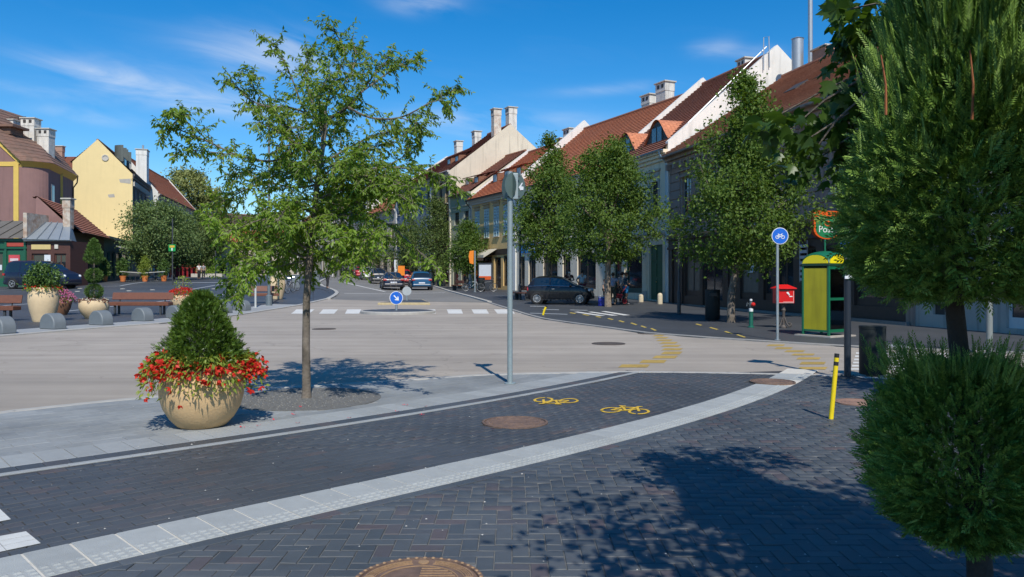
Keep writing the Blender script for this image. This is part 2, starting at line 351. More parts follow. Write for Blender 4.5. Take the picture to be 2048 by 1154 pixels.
def kerb_line(name, pts, w, top, parent, material=A_KERB, piece=1.0, gap=.006, side=1):
    """row of kerb stones along a polyline, each stone its own piece"""
    P = [Vector((p[0], p[1], 0)) for p in pts]; n = 0
    acc = [0]
    for a, b in zip(P, P[1:]): acc.append(acc[-1]+(b-a).length)
    def pt(s):
        for i in range(len(P)-1):
            if s <= acc[i+1]: return P[i]+(P[i+1]-P[i])*((s-acc[i])/max(1e-6, acc[i+1]-acc[i]))
        return P[-1]
    s = 0
    while s < acc[-1]-.05:
        L = min(piece*(1+.01*s), acc[-1]-s)
        a, b = pt(s), pt(s+L); d = (b-a).normalized(); nrm = Vector((-d.y, d.x, 0))*side
        a = a+d*gap/2; b = b-d*gap/2
        m = MB(); q = []
        for c in (a, b):
            for o in (0, w): p = c+nrm*o; q.append((p.x, p.y, gz(p.x, p.y)))
        m.add([(x, y, z-.05) for x, y, z in q]+[(x, y, z+top) for x, y, z in q], [(4, 5, 7, 6), (0, 1, 5, 4), (2, 3, 7, 6), (0, 2, 6, 4), (1, 3, 7, 5)])
        m.build('kerb_stone', material, parent, bevel=.006 if a.y < 30 else 0)
        s += L; n += 1
kerb_line('kerb', lW, .22, .018, plaza, side=-1)
kerb_line('kerb', rW, .16, .02, pav_r, side=-1, material=mat('kerb_grey', (.30, .29, .27), .8, .2, 5, .2, 100))
kerb_line('kerb', slW, .25, .06, plaza, side=-1, piece=1.5)
kerb_line('kerb', srW, .25, .06, pav_r, side=-1, piece=1.5)
# light grey border of the square, behind its kerb
def band(pts, o0, o1, dz, name, material, parent):
    P = [Vector((p[0], p[1], 0)) for p in pts]; A = []; B = []
    for i in range(len(P)):
        d = (P[min(i+1, len(P)-1)]-P[max(i-1, 0)]).normalized(); n = Vector((d.y, -d.x, 0))
        A.append(P[i]+n*o0); B.append(P[i]+n*o1)
    return sheet(name, [(p.x, p.y) for p in A]+[(p.x, p.y) for p in B[::-1]], dz, material, parent=parent)
band(lW[2:], .22, 1.75, .005, 'border_paving', mat('square_border', (.30, .31, .31), .8, .16, 3, .2, 60, big=.15), plaza)
# light stone lines across the square
for a, b, w in (((0, 612), (330, 588), .22), ((0, 612), (-300, 640), .22), ((330, 588), (470, 564), .22), ((0, 581), (240, 572), .18), ((240, 572), (440, 553), .2), ((352, 566), (470, 565), .8), ((430, 592), (480, 583), .3), ((130, 623), (430, 592), .2)):
    p, q = G(*a), G(*b); d = (q-p); d.z = 0; d.normalize(); n = Vector((-d.y, d.x, 0))*w/2
    sheet('stone_line', [((p+n).x, (p+n).y), ((p-n).x, (p-n).y), ((q-n).x, (q-n).y), ((q+n).x, (q+n).y)], .006, A_LIGHT2, parent=plaza)
for px, py in ((160, 577), (155, 583), (258, 582), (305, 580), (245, 578), (90, 579), (380, 600), (428, 578)):   # small lights let into the paving
    p = G(px, py); MB().lathe([(.16, 0), (.14, .02), (0, .025)], 14).build('ground_light', mat('lamp_disc', (.6, .58, .5), .4), plaza, loc=(p.x, p.y, p.z+.004))

# zebra and yellow crossing bars, painted on the road
def bar(pp, dz, material, parent, name='crossing_bar'):
    o = sheet(name, pp, dz, material, parent=parent); return o
for (x0, x1, sh) in ((582, 618, 22), (638, 668, 16), (690, 718, 9), (747, 771, 4), (799, 825, 0), (847, 872, -3), (897, 926, -7), (948, 978, -10), (995, 1030, -14), (1040, 1078, -18)):
    bar(gpts([(x0, 626.5), (x1, 626.5), (x1+sh*.5, 618), (x0+sh*.5, 618)]), -.016, A_WHITE, road)
ybars = [((1240, 1287), (1305, 730)), None]
for (xa, xb, y0, y1) in ((1236, 1300, 727, 733), (1278, 1334, 718, 724), (1304, 1356, 709.5, 715), (1321, 1365, 701.5, 707), (1322, 1366, 695, 699), (1322, 1362, 688.5, 692), (1318, 1356, 682.5, 686), (1312, 1346, 677.5, 680.5), (1308, 1338, 672.5, 675.5), (1304, 1330, 668.3, 671)):
    bar(gpts([(xa, y1), (xb-6, y1), (xb, y0), (xa+8, y0)]), -.016, A_YELL, road, 'yellow_bar')
for (xa, xb, y0, y1) in ((1532, 1570, 687.5, 690.5), (1548, 1586, 693, 696.5), (1568, 1610, 699, 702.5), (1582, 1630, 705.5, 709), (1592, 1642, 713, 717), (1598, 1652, 722, 727), (1594, 1655, 732, 737)):
    bar(gpts([(xa, y1), (xb-4, y1), (xb, y0), (xa+6, y0)]), -.016, A_YELL, road, 'yellow_bar')
for k in range(6):
    y0 = 703+k*6.3; bar(gpts([(1712-2*k, y0), (1905+9*k, y0+2), (1905+9*k, y0+5), (1712-2*k, y0+3.2)]), -.016, A_WHITE, road)
for (a, b) in (((690, 565), (770, 583)), ((688, 586.5), (890, 585))):       # thin lines on the grey street
    p, q = G(*a), G(*b); d = (q-p); d.z = 0; d.normalize(); n = Vector((-d.y, d.x, 0))*.12
    sheet('white_line', [((p+n).x, (p+n).y), ((p-n).x, (p-n).y), ((q-n).x, (q-n).y), ((q+n).x, (q+n).y)], -.008, A_WHITE, parent=street)
# far pavement markings
for (x0, y0, x1, y1) in ((1147, 624, 1208, 632), (1175, 624, 1234, 631.5), (1202, 623, 1258, 631)):
    bar(gpts([(x0, y0), (x0+9, y0-.4), (x1+3, y1-.6), (x1-10, y1)]), .006, A_WHITE, pav_r)
for (x0, y0, x1, y1) in ((1138, 625.5, 1153, 628), (1164, 629, 1180, 631.5), (1190, 633, 1204, 635.5), (1214, 637, 1228, 640), (1236, 641.5, 1250, 645), (1260, 646, 1275, 650.5), (1280, 652, 1294, 656), (1300, 657, 1314, 662), (1390, 648, 1405, 651.5), (1418, 655, 1437, 660), (1448, 663, 1467, 668.5), (1472, 669.5, 1492, 675.5)):
    bar(gpts([(x0, y0+.5), (x0+4, y0-.5), (x1, y1-1.0), (x1-4, y1-.1)]), .006, mat('dash_yellow', (.46, .34, .07), .8, .4, 8), pav_r, 'yellow_dash')
for (x0, y0, x1, y1) in ((1060, 626.5, 1135, 628.8), (1085, 619, 1118, 619.8), (1060, 612.5, 1090, 613), (1140, 620, 1175, 621)):
    bar(gpts([(x0, y0+.5), (x0, y0-.5), (x1, y1-.5), (x1, y1+.5)]), .006, A_LIGHT2, pav_r, 'stone_line')
bar(gpts([(1768, 690), (1800, 697), (1835, 697), (1800, 689)]), .006, A_LIGHT2, pav_r, 'stone_line')

# ---- near side: bike lane, tactile strip, herringbone footway, light grey footway
def Lc(x): return .0071*x**3+.0277*x**2+.9836*x+6.5498
def Lt(x): return .0213*x*x+.0554*x+.9836
def Kc(x): return .0039*x**3+.056*x**2+1.1561*x+10.3964
XS = np.linspace(-6.2, 5.35, 1200); YS = np.array([Lc(x) for x in XS])
ARC = np.concatenate([[0], np.cumsum(np.hypot(np.diff(XS), np.diff(YS)))])
def Pc(s, o):
    x = float(np.interp(s, ARC, XS)); t = Vector((1, Lt(x), 0)).normalized(); n = Vector((-t.y, t.x, 0))
    return Vector((x, Lc(x), 0))+n*o, t, n
KX = np.linspace(-9, 4, 900); KYS = np.array([Kc(x) for x in KX]); KARC = np.concatenate([[0], np.cumsum(np.hypot(np.diff(KX), np.diff(KYS)))])
def Pk(s, o):
    x = float(np.interp(s, KARC, KX)); t = Vector((1, .0117*x*x+.112*x+1.1561, 0)).normalized(); n = Vector((-t.y, t.x, 0))
    return Vector((x, Kc(x), 0))+n*o, t, n
def inpoly(x, y, P):
    c = False; j = len(P)-1
    for i in range(len(P)):
        xi, yi = P[i][0], P[i][1]; xj, yj = P[j][0], P[j][1]
        if (yi > y) != (yj > y) and x < (xj-xi)*(y-yi)/(yj-yi)+xi: c = not c
        j = i
    return c
nWx = np.array([p[0] for p in nW]); nWy = np.array([p[1] for p in nW])
def near_side(x, y, m=0.0): return y < float(np.interp(x, nWx, nWy))-m
def inview(x, y):
    if y < 4.0: return False
    return -60 < CX+x/y*F < 2110
near_poly = [(-9, -4), (14, -4)]+nW[::-1]
herr = sheet('herringbone_footway', [(-9, -4), (14, -4), (14, nW[-1][1])]+[p for p in nW[::-1] if 4.9 < p[0] < 14]+[(x, Lc(x)) for x in np.linspace(4.95, -6.2, 40)]+[(-9, -1)], -.0075, A_SAND, 'structure')
lane_pts = [(Pc(s, .25)[0].x, Pc(s, .25)[0].y) for s in np.linspace(0, ARC[-1]-.4, 40)]
lane = sheet('cycle_lane', lane_pts+[p for p in nW[::-1] if 2.25 < p[0] < 4.9]+[(x, Kc(x)) for x in np.linspace(2.2, -6.5, 40)]+[(-7.5, 1)], -.006, mat('lane_joint', (.045, .045, .046), .9, .4, 20), 'structure')
foot = sheet('grey_footway', [(x, Kc(x)) for x in np.linspace(-6.5, 2.2, 40)]+[p for p in nW[::-1] if p[0] < 2.2], -.006, A_SAND_L, 'structure')

DARK = [(0, (.058, .066, .073)), (.35, (.074, .083, .090)), (.62, (.088, .095, .100)), (.80, (.070, .077, .084)), (.93, (.084, .079, .083)), (1, (.098, .076, .075))]
PM_O = paver_mat('paver', DARK, 'obj'); PM_I = paver_mat('paver_field', DARK, 'island')
LDARK = [(0, (.056, .061, .066)), (.4, (.068, .073, .078)), (.8, (.062, .066, .071)), (.94, (.078, .072, .072)), (1, (.090, .074, .070))]
LM_O = paver_mat('lane_paver', LDARK, 'obj', .6); LM_I = paver_mat('lane_paver_field', LDARK, 'island', .6)
GREY = [(0, (.205, .217, .220)), (.5, (.25, .262, .262)), (1, (.225, .234, .230))]
GM_O = paver_mat('grey_sett', GREY, 'obj', .8, .14); GM_I = paver_mat('grey_sett_field', GREY, 'island', .8, .14)

def brick_mesh(name, l, w, material, bev=.0035, tilt=0.0, r=None, depth=.02):
    r = r or rng
    a, b = l/2, w/2; V = []
    for (ix, zz) in ((0, -depth), (0, -bev), (bev, 0)):
        for sx, sy in ((-1, -1), (1, -1), (1, 1), (-1, 1)): V.append((sx*(a-ix), sy*(b-ix), zz))
    tz = [r.uniform(-tilt, tilt) for _ in range(4)]
    for k in range(4):
        x, y, z = V[8+k]; V[8+k] = (x, y, z+tz[k]); x, y, z = V[4+k]; V[4+k] = (x, y, z+tz[k])
    Fq = [(8, 9, 10, 11)]
    for lv in (0, 4):
        for k in range(4): Fq.append((lv+k, lv+(k+1) % 4, lv+4+(k+1) % 4, lv+4+k))
    return V, Fq
def lay(items, l, w, name, field, m_obj, m_isl, parent, tilt=.0018, limit=300, bev=.0035, hz=.0022):
    """items: (x, y, angle, lscale). The nearest in view become pieces of their own, the rest one joined field"""
    vis = [it for it in items if inview(it[0], it[1])]; hid = [it for it in items if not inview(it[0], it[1])]
    vis.sort(key=lambda t: t[0]**2+t[1]**2)
    variants = []
    for k in range(8):
        V, Fq = brick_mesh(name, l, w, None, bev, tilt); me = bpy.data.meshes.new(name); me.from_pydata(V, [], Fq); me.update(); me.materials.append(m_obj); variants.append(me)
    for it in vis[:limit]:
        o = bpy.data.objects.new(name, rng.choice(variants)); link(o, parent)
        o.location = (it[0], it[1], rng.uniform(-hz, hz)); o.rotation_euler = (0, 0, it[2]+rng.uniform(-.006, .006)); o.scale = (it[3], 1, 1)
    rest = vis[limit:]+hid; AV = []; AF = []
    for it in rest:
        V, Fq = brick_mesh(name, l*it[3], w, None, bev, tilt); b = len(AV); z0 = rng.uniform(-hz, hz); an = it[2]+rng.uniform(-.006, .006); c, s_ = math.cos(an), math.sin(an)
        AV += [(it[0]+c*x-s_*y, it[1]+s_*x+c*y, z+z0) for x, y, z in V]; AF += [tuple(b+i for i in f) for f in Fq]
    if AV: tag(npmesh(field, AV, AF, m_isl, parent), kind='stuff')

# manholes sit in the paving: no bricks under them
MAN = [(836, 1165, .36), (1030, 845, .375), (1545, 765, .36), (1716, 805, .30)]
manW = [(G(x, y).x, G(x, y).y, r) for x, y, r in MAN]
def clear(x, y, m=.0): return all((x-a)**2+(y-b)**2 > (r+m)**2 for a, b, r in manW)
# herringbone
wv = .1; items = []
for ix in range(-45, 95):
    for iy in range(30, 140):
        c = (ix-iy) % 4
        if c == 0: x, y, a = (ix+1)*wv, (iy+.5)*wv, 0
        elif c == 3: x, y, a = (ix+.5)*wv, (iy+1)*wv, math.pi/2
        else: continue
        if x > -6 and y < Lc(min(x, 5.3))-.02 and near_side(x, y, .05) and clear(x, y, -.03) and y > 3.2 and -200 < CX+x/max(y, .5)*F < 2300: items.append((x, y, a, 1.0))
lay(items, .194, .094, 'brick', 'brick_field', PM_O, PM_I, herr)
# cycle lane: stretcher courses following the curve
items = []
for j in range(22):
    o = .55+.1*j
    s = (j % 2)*.1
    while s < ARC[-1]:
        p, t, n = Pc(s, o)
        if p.y < Kc(p.x)-.07 and near_side(p.x, p.y, .04) and clear(p.x, p.y, -.02) and p.y > 2.8: items.append((p.x, p.y, math.atan2(t.y, t.x), 1.0))
        s += .2*(1+.0)
lay(items, .196, .096, 'paver', 'paver_field', LM_O, LM_I, lane, bev=.003)
# tactile guide strip: slabs half plain, half studded; and a dark border course
A_TACT = mat('tactile_slab', (.33, .345, .335), .8, .12, 9, .3, 160, rnd=.09)
def slab_mesh(studs):
    m = MB(); V, Fq = brick_mesh('slab', .237, .494, None, .003, 0); m.add(V, Fq)
    if studs:
        for r_ in range(3):
            for k in range(4):
                x = -.092+k*.0613; y = -.21+r_*.062
                m.add([(x-.021, y-.021, 0), (x+.021, y-.021, 0), (x+.021, y+.021, 0), (x-.021, y+.021, 0), (x-.014, y-.014, .0075), (x+.014, y-.014, .0075), (x+.014, y+.014, .0075), (x-.014, y+.014, .0075)], [(4, 5, 6, 7), (0, 1, 5, 4), (1, 2, 6, 5), (2, 3, 7, 6), (3, 0, 4, 7)])
    return m.mesh('slab', A_TACT)
strip = sheet('guide_strip', [(Pc(s, -.0)[0].x, Pc(s, 0)[0].y) for s in np.linspace(0, ARC[-1]-.3, 40)]+[(Pc(s, .5)[0].x, Pc(s, .5)[0].y) for s in np.linspace(ARC[-1]-.3, 0, 40)], .002, mat('strip_joint', (.56, .53, .46), .9, .25, 20), 'structure')
sm = slab_mesh(True); s = .12
while s < ARC[-1]-.15:
    p, t, n = Pc(s, .25)
    if near_side(p.x, p.y, .1) and clear(p.x, p.y, .02):
        o = link(bpy.data.objects.new('slab', sm), strip); o.location = (p.x, p.y, .0075+rng.uniform(-.0008, .0008)); o.rotation_euler = (0, 0, math.atan2(t.y, t.x))
    s += .25
items = []; s = 0
while s < ARC[-1]:
    for o in (-.05,):
        p, t, n = Pc(s, o)
        if near_side(p.x, p.y, .03) and clear(p.x, p.y, .0): items.append((p.x, p.y, math.atan2(t.y, t.x), 1.0))
    s += .2
for it in items:
    V, Fq = brick_mesh('b', .196, .098, None, .003, 0)
bme = bpy.data.meshes.new('border_brick'); V, Fq = brick_mesh('b', .196, .1, None, .003, 0); bme.from_pydata(V, [], Fq); bme.update(); bme.materials.append(PM_O)
for it in items:
    if it[1] > 3 and -500 < CX+it[0]/it[1]*F < 2300:
        o = link(bpy.data.objects.new('border_brick', bme), herr); o.location = (it[0], it[1], .004); o.rotation_euler = (0, 0, it[2])
# light line and dark course beside the lane, then the slab row and the setts of the light footway
def k_row(o0, o1, length, name, material, parent, z, joint=.004, smax=None):
    w = o1-o0; V, Fq = brick_mesh(name, length-joint, w-joint, None, .003, 0); me = bpy.data.meshes.new(name); me.from_pydata(V, [], Fq); me.update(); me.materials.append(material)
    s = 0
    while s < KARC[-1]:
        p, t, n = Pk(s, (o0+o1)/2)
        if near_side(p.x, p.y, .02) and p.y > 3 and -700 < CX+p.x/p.y*F < 2300:
            o = link(bpy.data.objects.new(name, me), parent); o.location = (p.x, p.y, z); o.rotation_euler = (0, 0, math.atan2(t.y, t.x))
        s += length
k_row(-.0, .08, .5, 'line_stone', A_LIGHT, foot, .004, .003)
k_row(.08, .28, .2, 'course_brick', LM_O, foot, .003)
k_row(.28, .78, .25, 'slab', A_LIGHT, foot, .003, .011)
items = []
TREE = G(613, 797)
for j in range(40):
    o = .88+.2*j; s = (j % 2)*.15
    while s < KARC[-1]:
        p, t, n = Pk(s, o)
        if near_side(p.x, p.y, .12) and (p.x-TREE.x)**2+(p.y-TREE.y)**2 > .93**2 and p.x > -9 and -250 < CX+p.x/p.y*F: items.append((p.x, p.y, math.atan2(t.y, t.x), 1.0))
        s += .3
lay(items, .294, .194, 'sett', 'sett_field', GM_O, GM_I, foot, tilt=.001)
kerb_line('kerb', [p for p in nW if -9 < p[0] < 2.25], .14, .006, foot, A_KERB, side=-1)
kerb_line('kerb', [p for p in nW if p[0] > 1.9 and p[0] < 12], .14, .006, herr, A_KERB, side=-1)
# tree pit with its rim and loose gravel
pit = tag(MB().lathe([(.96, -.01), (.96, .006), (.9, .008), (.89, .004), (0, .012)], 56).build('tree_pit', A_GRAVEL, None, loc=(TREE.x, TREE.y, 0)), kind='structure')
AV = []; AF = []
for k in range(900):
    a = rng.uniform(0, 6.283); r_ = .9*math.sqrt(rng.random()); x, y = r_*math.cos(a), r_*math.sin(a); h = rng.uniform(.004, .011)
    b = len(AV); AV += [(x+h, y, .008), (x-h*.6, y+h, .008), (x-h*.5, y-h*.8, .008), (x, y, .008+h)]; AF += [(b, b+1, b+3), (b+1, b+2, b+3), (b+2, b, b+3)]
tag(npmesh('gravel', AV, AF, mat('gravel_chips', (.20, .195, .18), .9, .3, 30, island=.6), pit), kind='stuff')
# white crossing blocks let into the cycle lane at the lower left
for (quad) in ([(-40, 1052), (22, 1040), (0, 1019), (-70, 1032)], [(-60, 1118), (82, 1088), (52, 1064), (-80, 1088)]):
    P = gpts(quad); a, b, c, d = [Vector((x, y, .004)) for x, y in P]
    for r_ in range(3):
        for k in range(2):
            q = []
            for (u, v) in ((k/2+.004, r_/3+.012), ((k+1)/2-.004, r_/3+.012), ((k+1)/2-.004, (r_+1)/3-.012), (k/2+.004, (r_+1)/3-.012)):
                q.append((a*(1-u)+b*u)*(1-v)+(d*(1-u)+c*u)*v)
            MB().prism(q, (0, 0, .002)).build('white_block', mat('white_block', (.56, .56, .53), .8, .12, 12, .2, 120), lane)
# painted cycles
def cycle_symbol(c, ang, flip, scale=1.0):
    m = MB(); w = .035
    def ring(cx, cy, r_, n=30, gap=()):
        for k in range(n):
            if k in gap: continue
            a, b = 2*math.pi*k/n, 2*math.pi*(k+1)/n
            m.add([(cx+(r_-w)*math.cos(a), cy+(r_-w)*math.sin(a), 0), (cx+(r_+w)*math.cos(a), cy+(r_+w)*math.sin(a), 0), (cx+(r_+w)*math.cos(b), cy+(r_+w)*math.sin(b), 0), (cx+(r_-w)*math.cos(b), cy+(r_-w)*math.sin(b), 0)], [(0, 1, 2, 3)])
    dz = [0]
    def seg(p, q, ww=w):
        p, q = Vector((*p, 0)), Vector((*q, 0)); d = (q-p).normalized(); n = Vector((-d.y, d.x, 0))*ww; dz[0] += .0004; z = Vector((0, 0, dz[0]))
        m.add([p+n+z, p-n+z, q-n+z, q+n+z], [(0, 1, 2, 3)])
    ring(-.36, .0, .24, gap=(3, 17)); ring(.36, .0, .24, gap=(8, 22))
    for a, b in (((-.36, 0), (-.16, .34)), ((-.16, .34), (.2, .36)), ((.2, .36), (.02, .02)), ((.02, .02), (-.36, 0)), ((-.16, .34), (.02, .02)), ((.36, 0), (.2, .45)), ((.2, .45), (.34, .47)), ((-.18, .34), (-.19, .43)), ((-.28, .44), (-.1, .44))): seg(a, b)
    o = m.build('cycle_symbol', A_YELLB, lane); o.location = (c[0], c[1], .005); o.rotation_euler = (0, 0, ang); o.scale = (scale*flip, scale*1.55, 1)
p = G(1112, 801); cycle_symbol(p, R(166), 1, .46)
p = G(1250, 822); cycle_symbol(p, R(-18), 1, .46)
# manhole covers
def manhole(px, py, r, label, detail, material=A_RUST, zoff=.004, sunk=0):
    p = G(px, py); t = empty('manhole_cover', (p.x, p.y, p.z+zoff), 0, label, 'manhole cover')
    MB().lathe([(r*1.0, -.02), (r*1.0, .006), (r*.93, .008), (r*.925, -.004), (r*.90, -.004)], 64).build('frame', material, t, smooth=True)
    m = MB().lathe([(r*.9, -.004), (r*.895, .004), (0, .004)], 64)
    m.build('lid', material, t)
    if detail:
        d = MB(); al = mat('worn_iron', (.34, .21, .11), .6, .35, 25, .3, 150)
        for k in range(44):
            a = 2*math.pi*k/44; d.sphere((r*.955*math.cos(a), r*.955*math.sin(a), .008), .011, 6, 4, (1, 1, .5))
        def arc(r0, r1, a0, a1, n, z=.008):
            for k in range(n):
                a, b = a0+(a1-a0)*k/n, a0+(a1-a0)*(k+1)/n
                d.prism([(r0*math.cos(a), r0*math.sin(a), .003), (r1*math.cos(a), r1*math.sin(a), .003), (r1*math.cos(b), r1*math.sin(b), .003), (r0*math.cos(b), r0*math.sin(b), .003)], (0, 0, z-.003))
        for a0, a1 in ((.25, 1.35), (1.8, 2.9), (3.4, 4.5), (4.9, 6.0)):
            arc(r*.84, r*.855, a0, a1, 18); arc(r*.70, r*.71, a0, a1, 18)
            n = 16
            for k in range(n):
                a = a0+(a1-a0)*(k+.5)/n; c, s_ = math.cos(a), math.sin(a)
                for rr, ww in ((.745, .008), (.775, .012 if k % 3 else .005), (.805, .008)):
                    d.prism([(r*rr*c-ww*s_, r*rr*s_+ww*c, .003), (r*rr*c+ww*s_, r*rr*s_-ww*c, .003), (r*(rr+.012)*c+ww*s_, r*(rr+.012)*s_-ww*c, .003), (r*(rr+.012)*c-ww*s_, r*(rr+.012)*s_+ww*c, .003)], (0, 0, .004))
        arc(r*.60, r*.615, 0, 6.283, 50)
        for k in range(-5, 6):
            y = k*r*.1; h = math.sqrt(max(0, (r*.58)**2-y*y))
            d.prism([(.0, y-.004, .003), (h, y-.004, .003), (h, y+.004, .003), (0, y+.004, .003)], (0, 0, .005))
            d.prism([(y-.004, 0, .003), (y-.004, -h, .003), (y+.004, -h, .003), (y+.004, 0, .003)], (0, 0, .005))
        for a in (1.57, .1, 3.0): d.lathe([(.03, .003), (.03, .009), (.0, .010)], 14, (r*.77*math.cos(a), r*.77*math.sin(a), 0))
        tag(d.build('relief', al, t), kind='stuff')
    else:
        d = MB()
        for rr in (.3, .5, .7): d.lathe([(r*rr, .004), (r*rr+.006, .008), (r*rr+.016, .008), (r*rr+.02, .004)], 40)
        for k in range(24):
            a = 2*math.pi*k/24; d.sphere((r*.8*math.cos(a), r*.8*math.sin(a), .004), .012, 6, 4, (1, 1, .5))
        tag(d.build('relief', material, t), kind='stuff')
    return t
A_MAN2 = mat('dark_iron', (.075, .06, .05), .7, .3, 12, .3, 100)
manhole(836, 1165, .345, 'big rusty manhole cover with cast relief at the lower edge of the picture', True)
manhole(1030, 845, .36, 'rusty manhole cover in the dark cycle lane near the yellow cycle symbols', False)
manhole(1545, 765, .33, 'manhole cover cutting the end of the light guide strip by the road', False, zoff=.014)
manhole(1716, 805, .28, 'manhole cover just right of the yellow marker post', False, mat('pale_rust', (.25, .15, .11), .75, .3, 12))
manhole(1217, 686, .40, 'dark round manhole cover in the middle of the beige road', False, A_MAN2, zoff=-.014)
manhole(1302, 665.5, .38, 'dark manhole cover at the far road edge beside the yellow bars', False, A_MAN2, zoff=-.014)
manhole(648, 657, .36, 'far dark manhole cover on the beige road right of the tree trunk', False, A_MAN2, zoff=-.014)
# litter: red petals round the big planter and pale crumbs on the lane
AV = []; AF = []; rp = random.Random(3)
for px, py in ((548, 842), (587, 825), (588, 831), (518, 853), (592, 848), (485, 857), (790, 825), (810, 812), (850, 815), (845, 832), (983, 860), (1478, 945), (602, 816), (700, 838)):
    p = G(px, py)
    for k in range(3):
        a = rp.uniform(0, 6.28); x, y = p.x+rp.uniform(-.02, .02), p.y+rp.uniform(-.02, .02); l = rp.uniform(.012, .022); b = len(AV)
        AV += [(x, y, .012), (x+l*math.cos(a), y+l*math.sin(a), .016), (x+l*1.6*math.cos(a+.5), y+l*1.6*math.sin(a+.5), .024), (x+l*math.cos(a+1), y+l*math.sin(a+1), .014)]; AF += [(b, b+1, b+2, b+3)]
tag(npmesh('fallen_petals', AV, AF, mat('petal_red', (.62, .03, .05), .6, .2, 20)), 'scattered red begonia petals lying on the pale paving by the big planter', 'petals', kind='stuff')
AV = []; AF = []
for k in range(150):
    px, py = rp.uniform(20, 2000), rp.uniform(790, 1150); p = G(px, py); h = rp.uniform(.003, .008)*(1.6 if k % 9 == 0 else 1); b = len(AV)
    AV += [(p.x+h, p.y, .006), (p.x-h, p.y+h*.7, .006), (p.x-h*.4, p.y-h, .006), (p.x, p.y, .006+h*.8)]; AF += [(b, b+1, b+3), (b+1, b+2, b+3), (b+2, b, b+3)]
tag(npmesh('grit', AV, AF, mat('grit', (.5, .48, .44), .8, .3, 30)), 'small pale crumbs and grit strewn over the dark paving', 'grit', kind='stuff')
# traffic islands
for cx, cy, w, dd, nm in ((796, 625.5, 150, 3.2, 'lens-shaped kerbed traffic island under the blue arrow sign'), (808, 609, 105, 6.0, 'second traffic island behind the blue arrow sign')):
    p = G(cx, cy); s_ = F/p.y; hw = w/2/s_; t = empty('traffic_island', (p.x, p.y+ (0 if dd < 4 else dd/3), p.z), 0, nm, 'traffic island')
    pr = [(hw*math.cos(a), dd/2*math.sin(a)*abs(math.sin(a))**.2, 0) for a in np.linspace(0, 2*math.pi, 40, endpoint=False)] if dd < 4 else [(-hw, -dd*.35, 0), (hw, -dd*.35, 0), (hw*.25, dd*.65, 0), (-hw*.3, dd*.65, 0)]
    MB().prism([(x, y, -.05) for x, y, z in pr], (0, 0, .15)).build('kerb', A_KERB if dd < 4 else mat('kerb_yellowish', (.45, .36, .2), .8, .3, 6), t, bevel=.03)
    MB().prism([(x*.93, y*.86, .09) for x, y, z in pr], (0, 0, .018)).build('paving', A_PAVE, t)
# ================================================================ BUILDINGS
GLASS_W = mat('window_glass', (.018, .024, .028), .06, .3, 2, spec=.8)
M_WHITEP = mat('white_plaster', (.70, .69, .65), .85, .10, 2, .15, 40, streak=.18)
M_CREAM = mat('cream_plaster', (.66, .58, .45), .88, .10, 1.2, .2, 40, streak=.3, big=.15)
M_STONE = mat('trim_stone', (.50, .47, .41), .85, .15, 3, .2, 50)
M_CHIM = mat('chimney_plaster', (.66, .63, .57), .9, .22, 3, .3, 30, streak=.45)
M_BRICKCH = mat('chimney_brick', (.36, .22, .16), .9, .3, 6, .3, 30)
M_ZINC = mat('zinc', (.40, .43, .45), .45, .12, 3, metal=.6)
M_DARKWOOD = mat('dark_wood', (.042, .030, .024), .55, .3, 6, .2, 60)
M_FRAMEW = mat('frame_white', (.55, .55, .52), .6, .1, 5)
M_FRAMED = mat('frame_dark', (.05, .042, .036), .6, .2, 6)
T_RED = tile_mat('tiles_orange', (.62, .225, .105), (.50, .17, .08), (.40, .165, .095))
T_PINK = tile_mat('tiles_faded', (.66, .335, .19), (.56, .265, .15), (.46, .25, .16))
T_BROWN = tile_mat('tiles_brown', (.36, .14, .085), (.30, .115, .072), (.25, .115, .08))
T_DARK = tile_mat('tiles_dark', (.16, .10, .075), (.11, .075, .06), (.09, .075, .065))
T_BRIGHT = tile_mat('tiles_bright', (.62, .20, .08), (.50, .15, .062), (.38, .13, .07))

def slope(name, A, B, C, D, material, parent, course=.3, lift=.07):
    """tiled roof slope A-B (eave, left to right) to D-C (ridge): every course a step of its own"""
    A, B, C, D = map(Vector, (A, B, C, D))
    nrm = (B-A).cross(D-A).normalized()
    if nrm.z < 0: nrm = -nrm
    n = max(2, int(round((D-A).length/course))); V = []; Fq = []; UV = []
    def row(v, l):
        a = A+(D-A)*v+nrm*l; b = B+(C-B)*v+nrm*l; return a, b
    L0 = (B-A).length
    for j in range(n):
        a, b = row(j/n, lift); d, c = row((j+1)/n, .004); a0, b0 = row(j/n, 0 if j else -.02)
        k = len(V); V += [a, b, c, d, a0, b0]; Fq += [(k, k+1, k+2, k+3), (k+4, k+5, k+1, k)]
        wj = L0*(1-0*j/n); UV += [(0, j*.3+.004), (wj, j*.3+.004), (wj, j*.3+.296), (0, j*.3+.296), (0, j*.3+.002), (wj, j*.3+.002), (wj, j*.3+.01), (0, j*.3+.01)]
    me = bpy.data.meshes.new(name); me.from_pydata([tuple(v) for v in V], [], Fq); me.update(); me.materials.append(material)
    ul = me.uv_layers.new(name='UVMap'); ul.data.foreach_set('uv', [c for p in UV for c in p])
    return link(bpy.data.objects.new(name, me), parent)
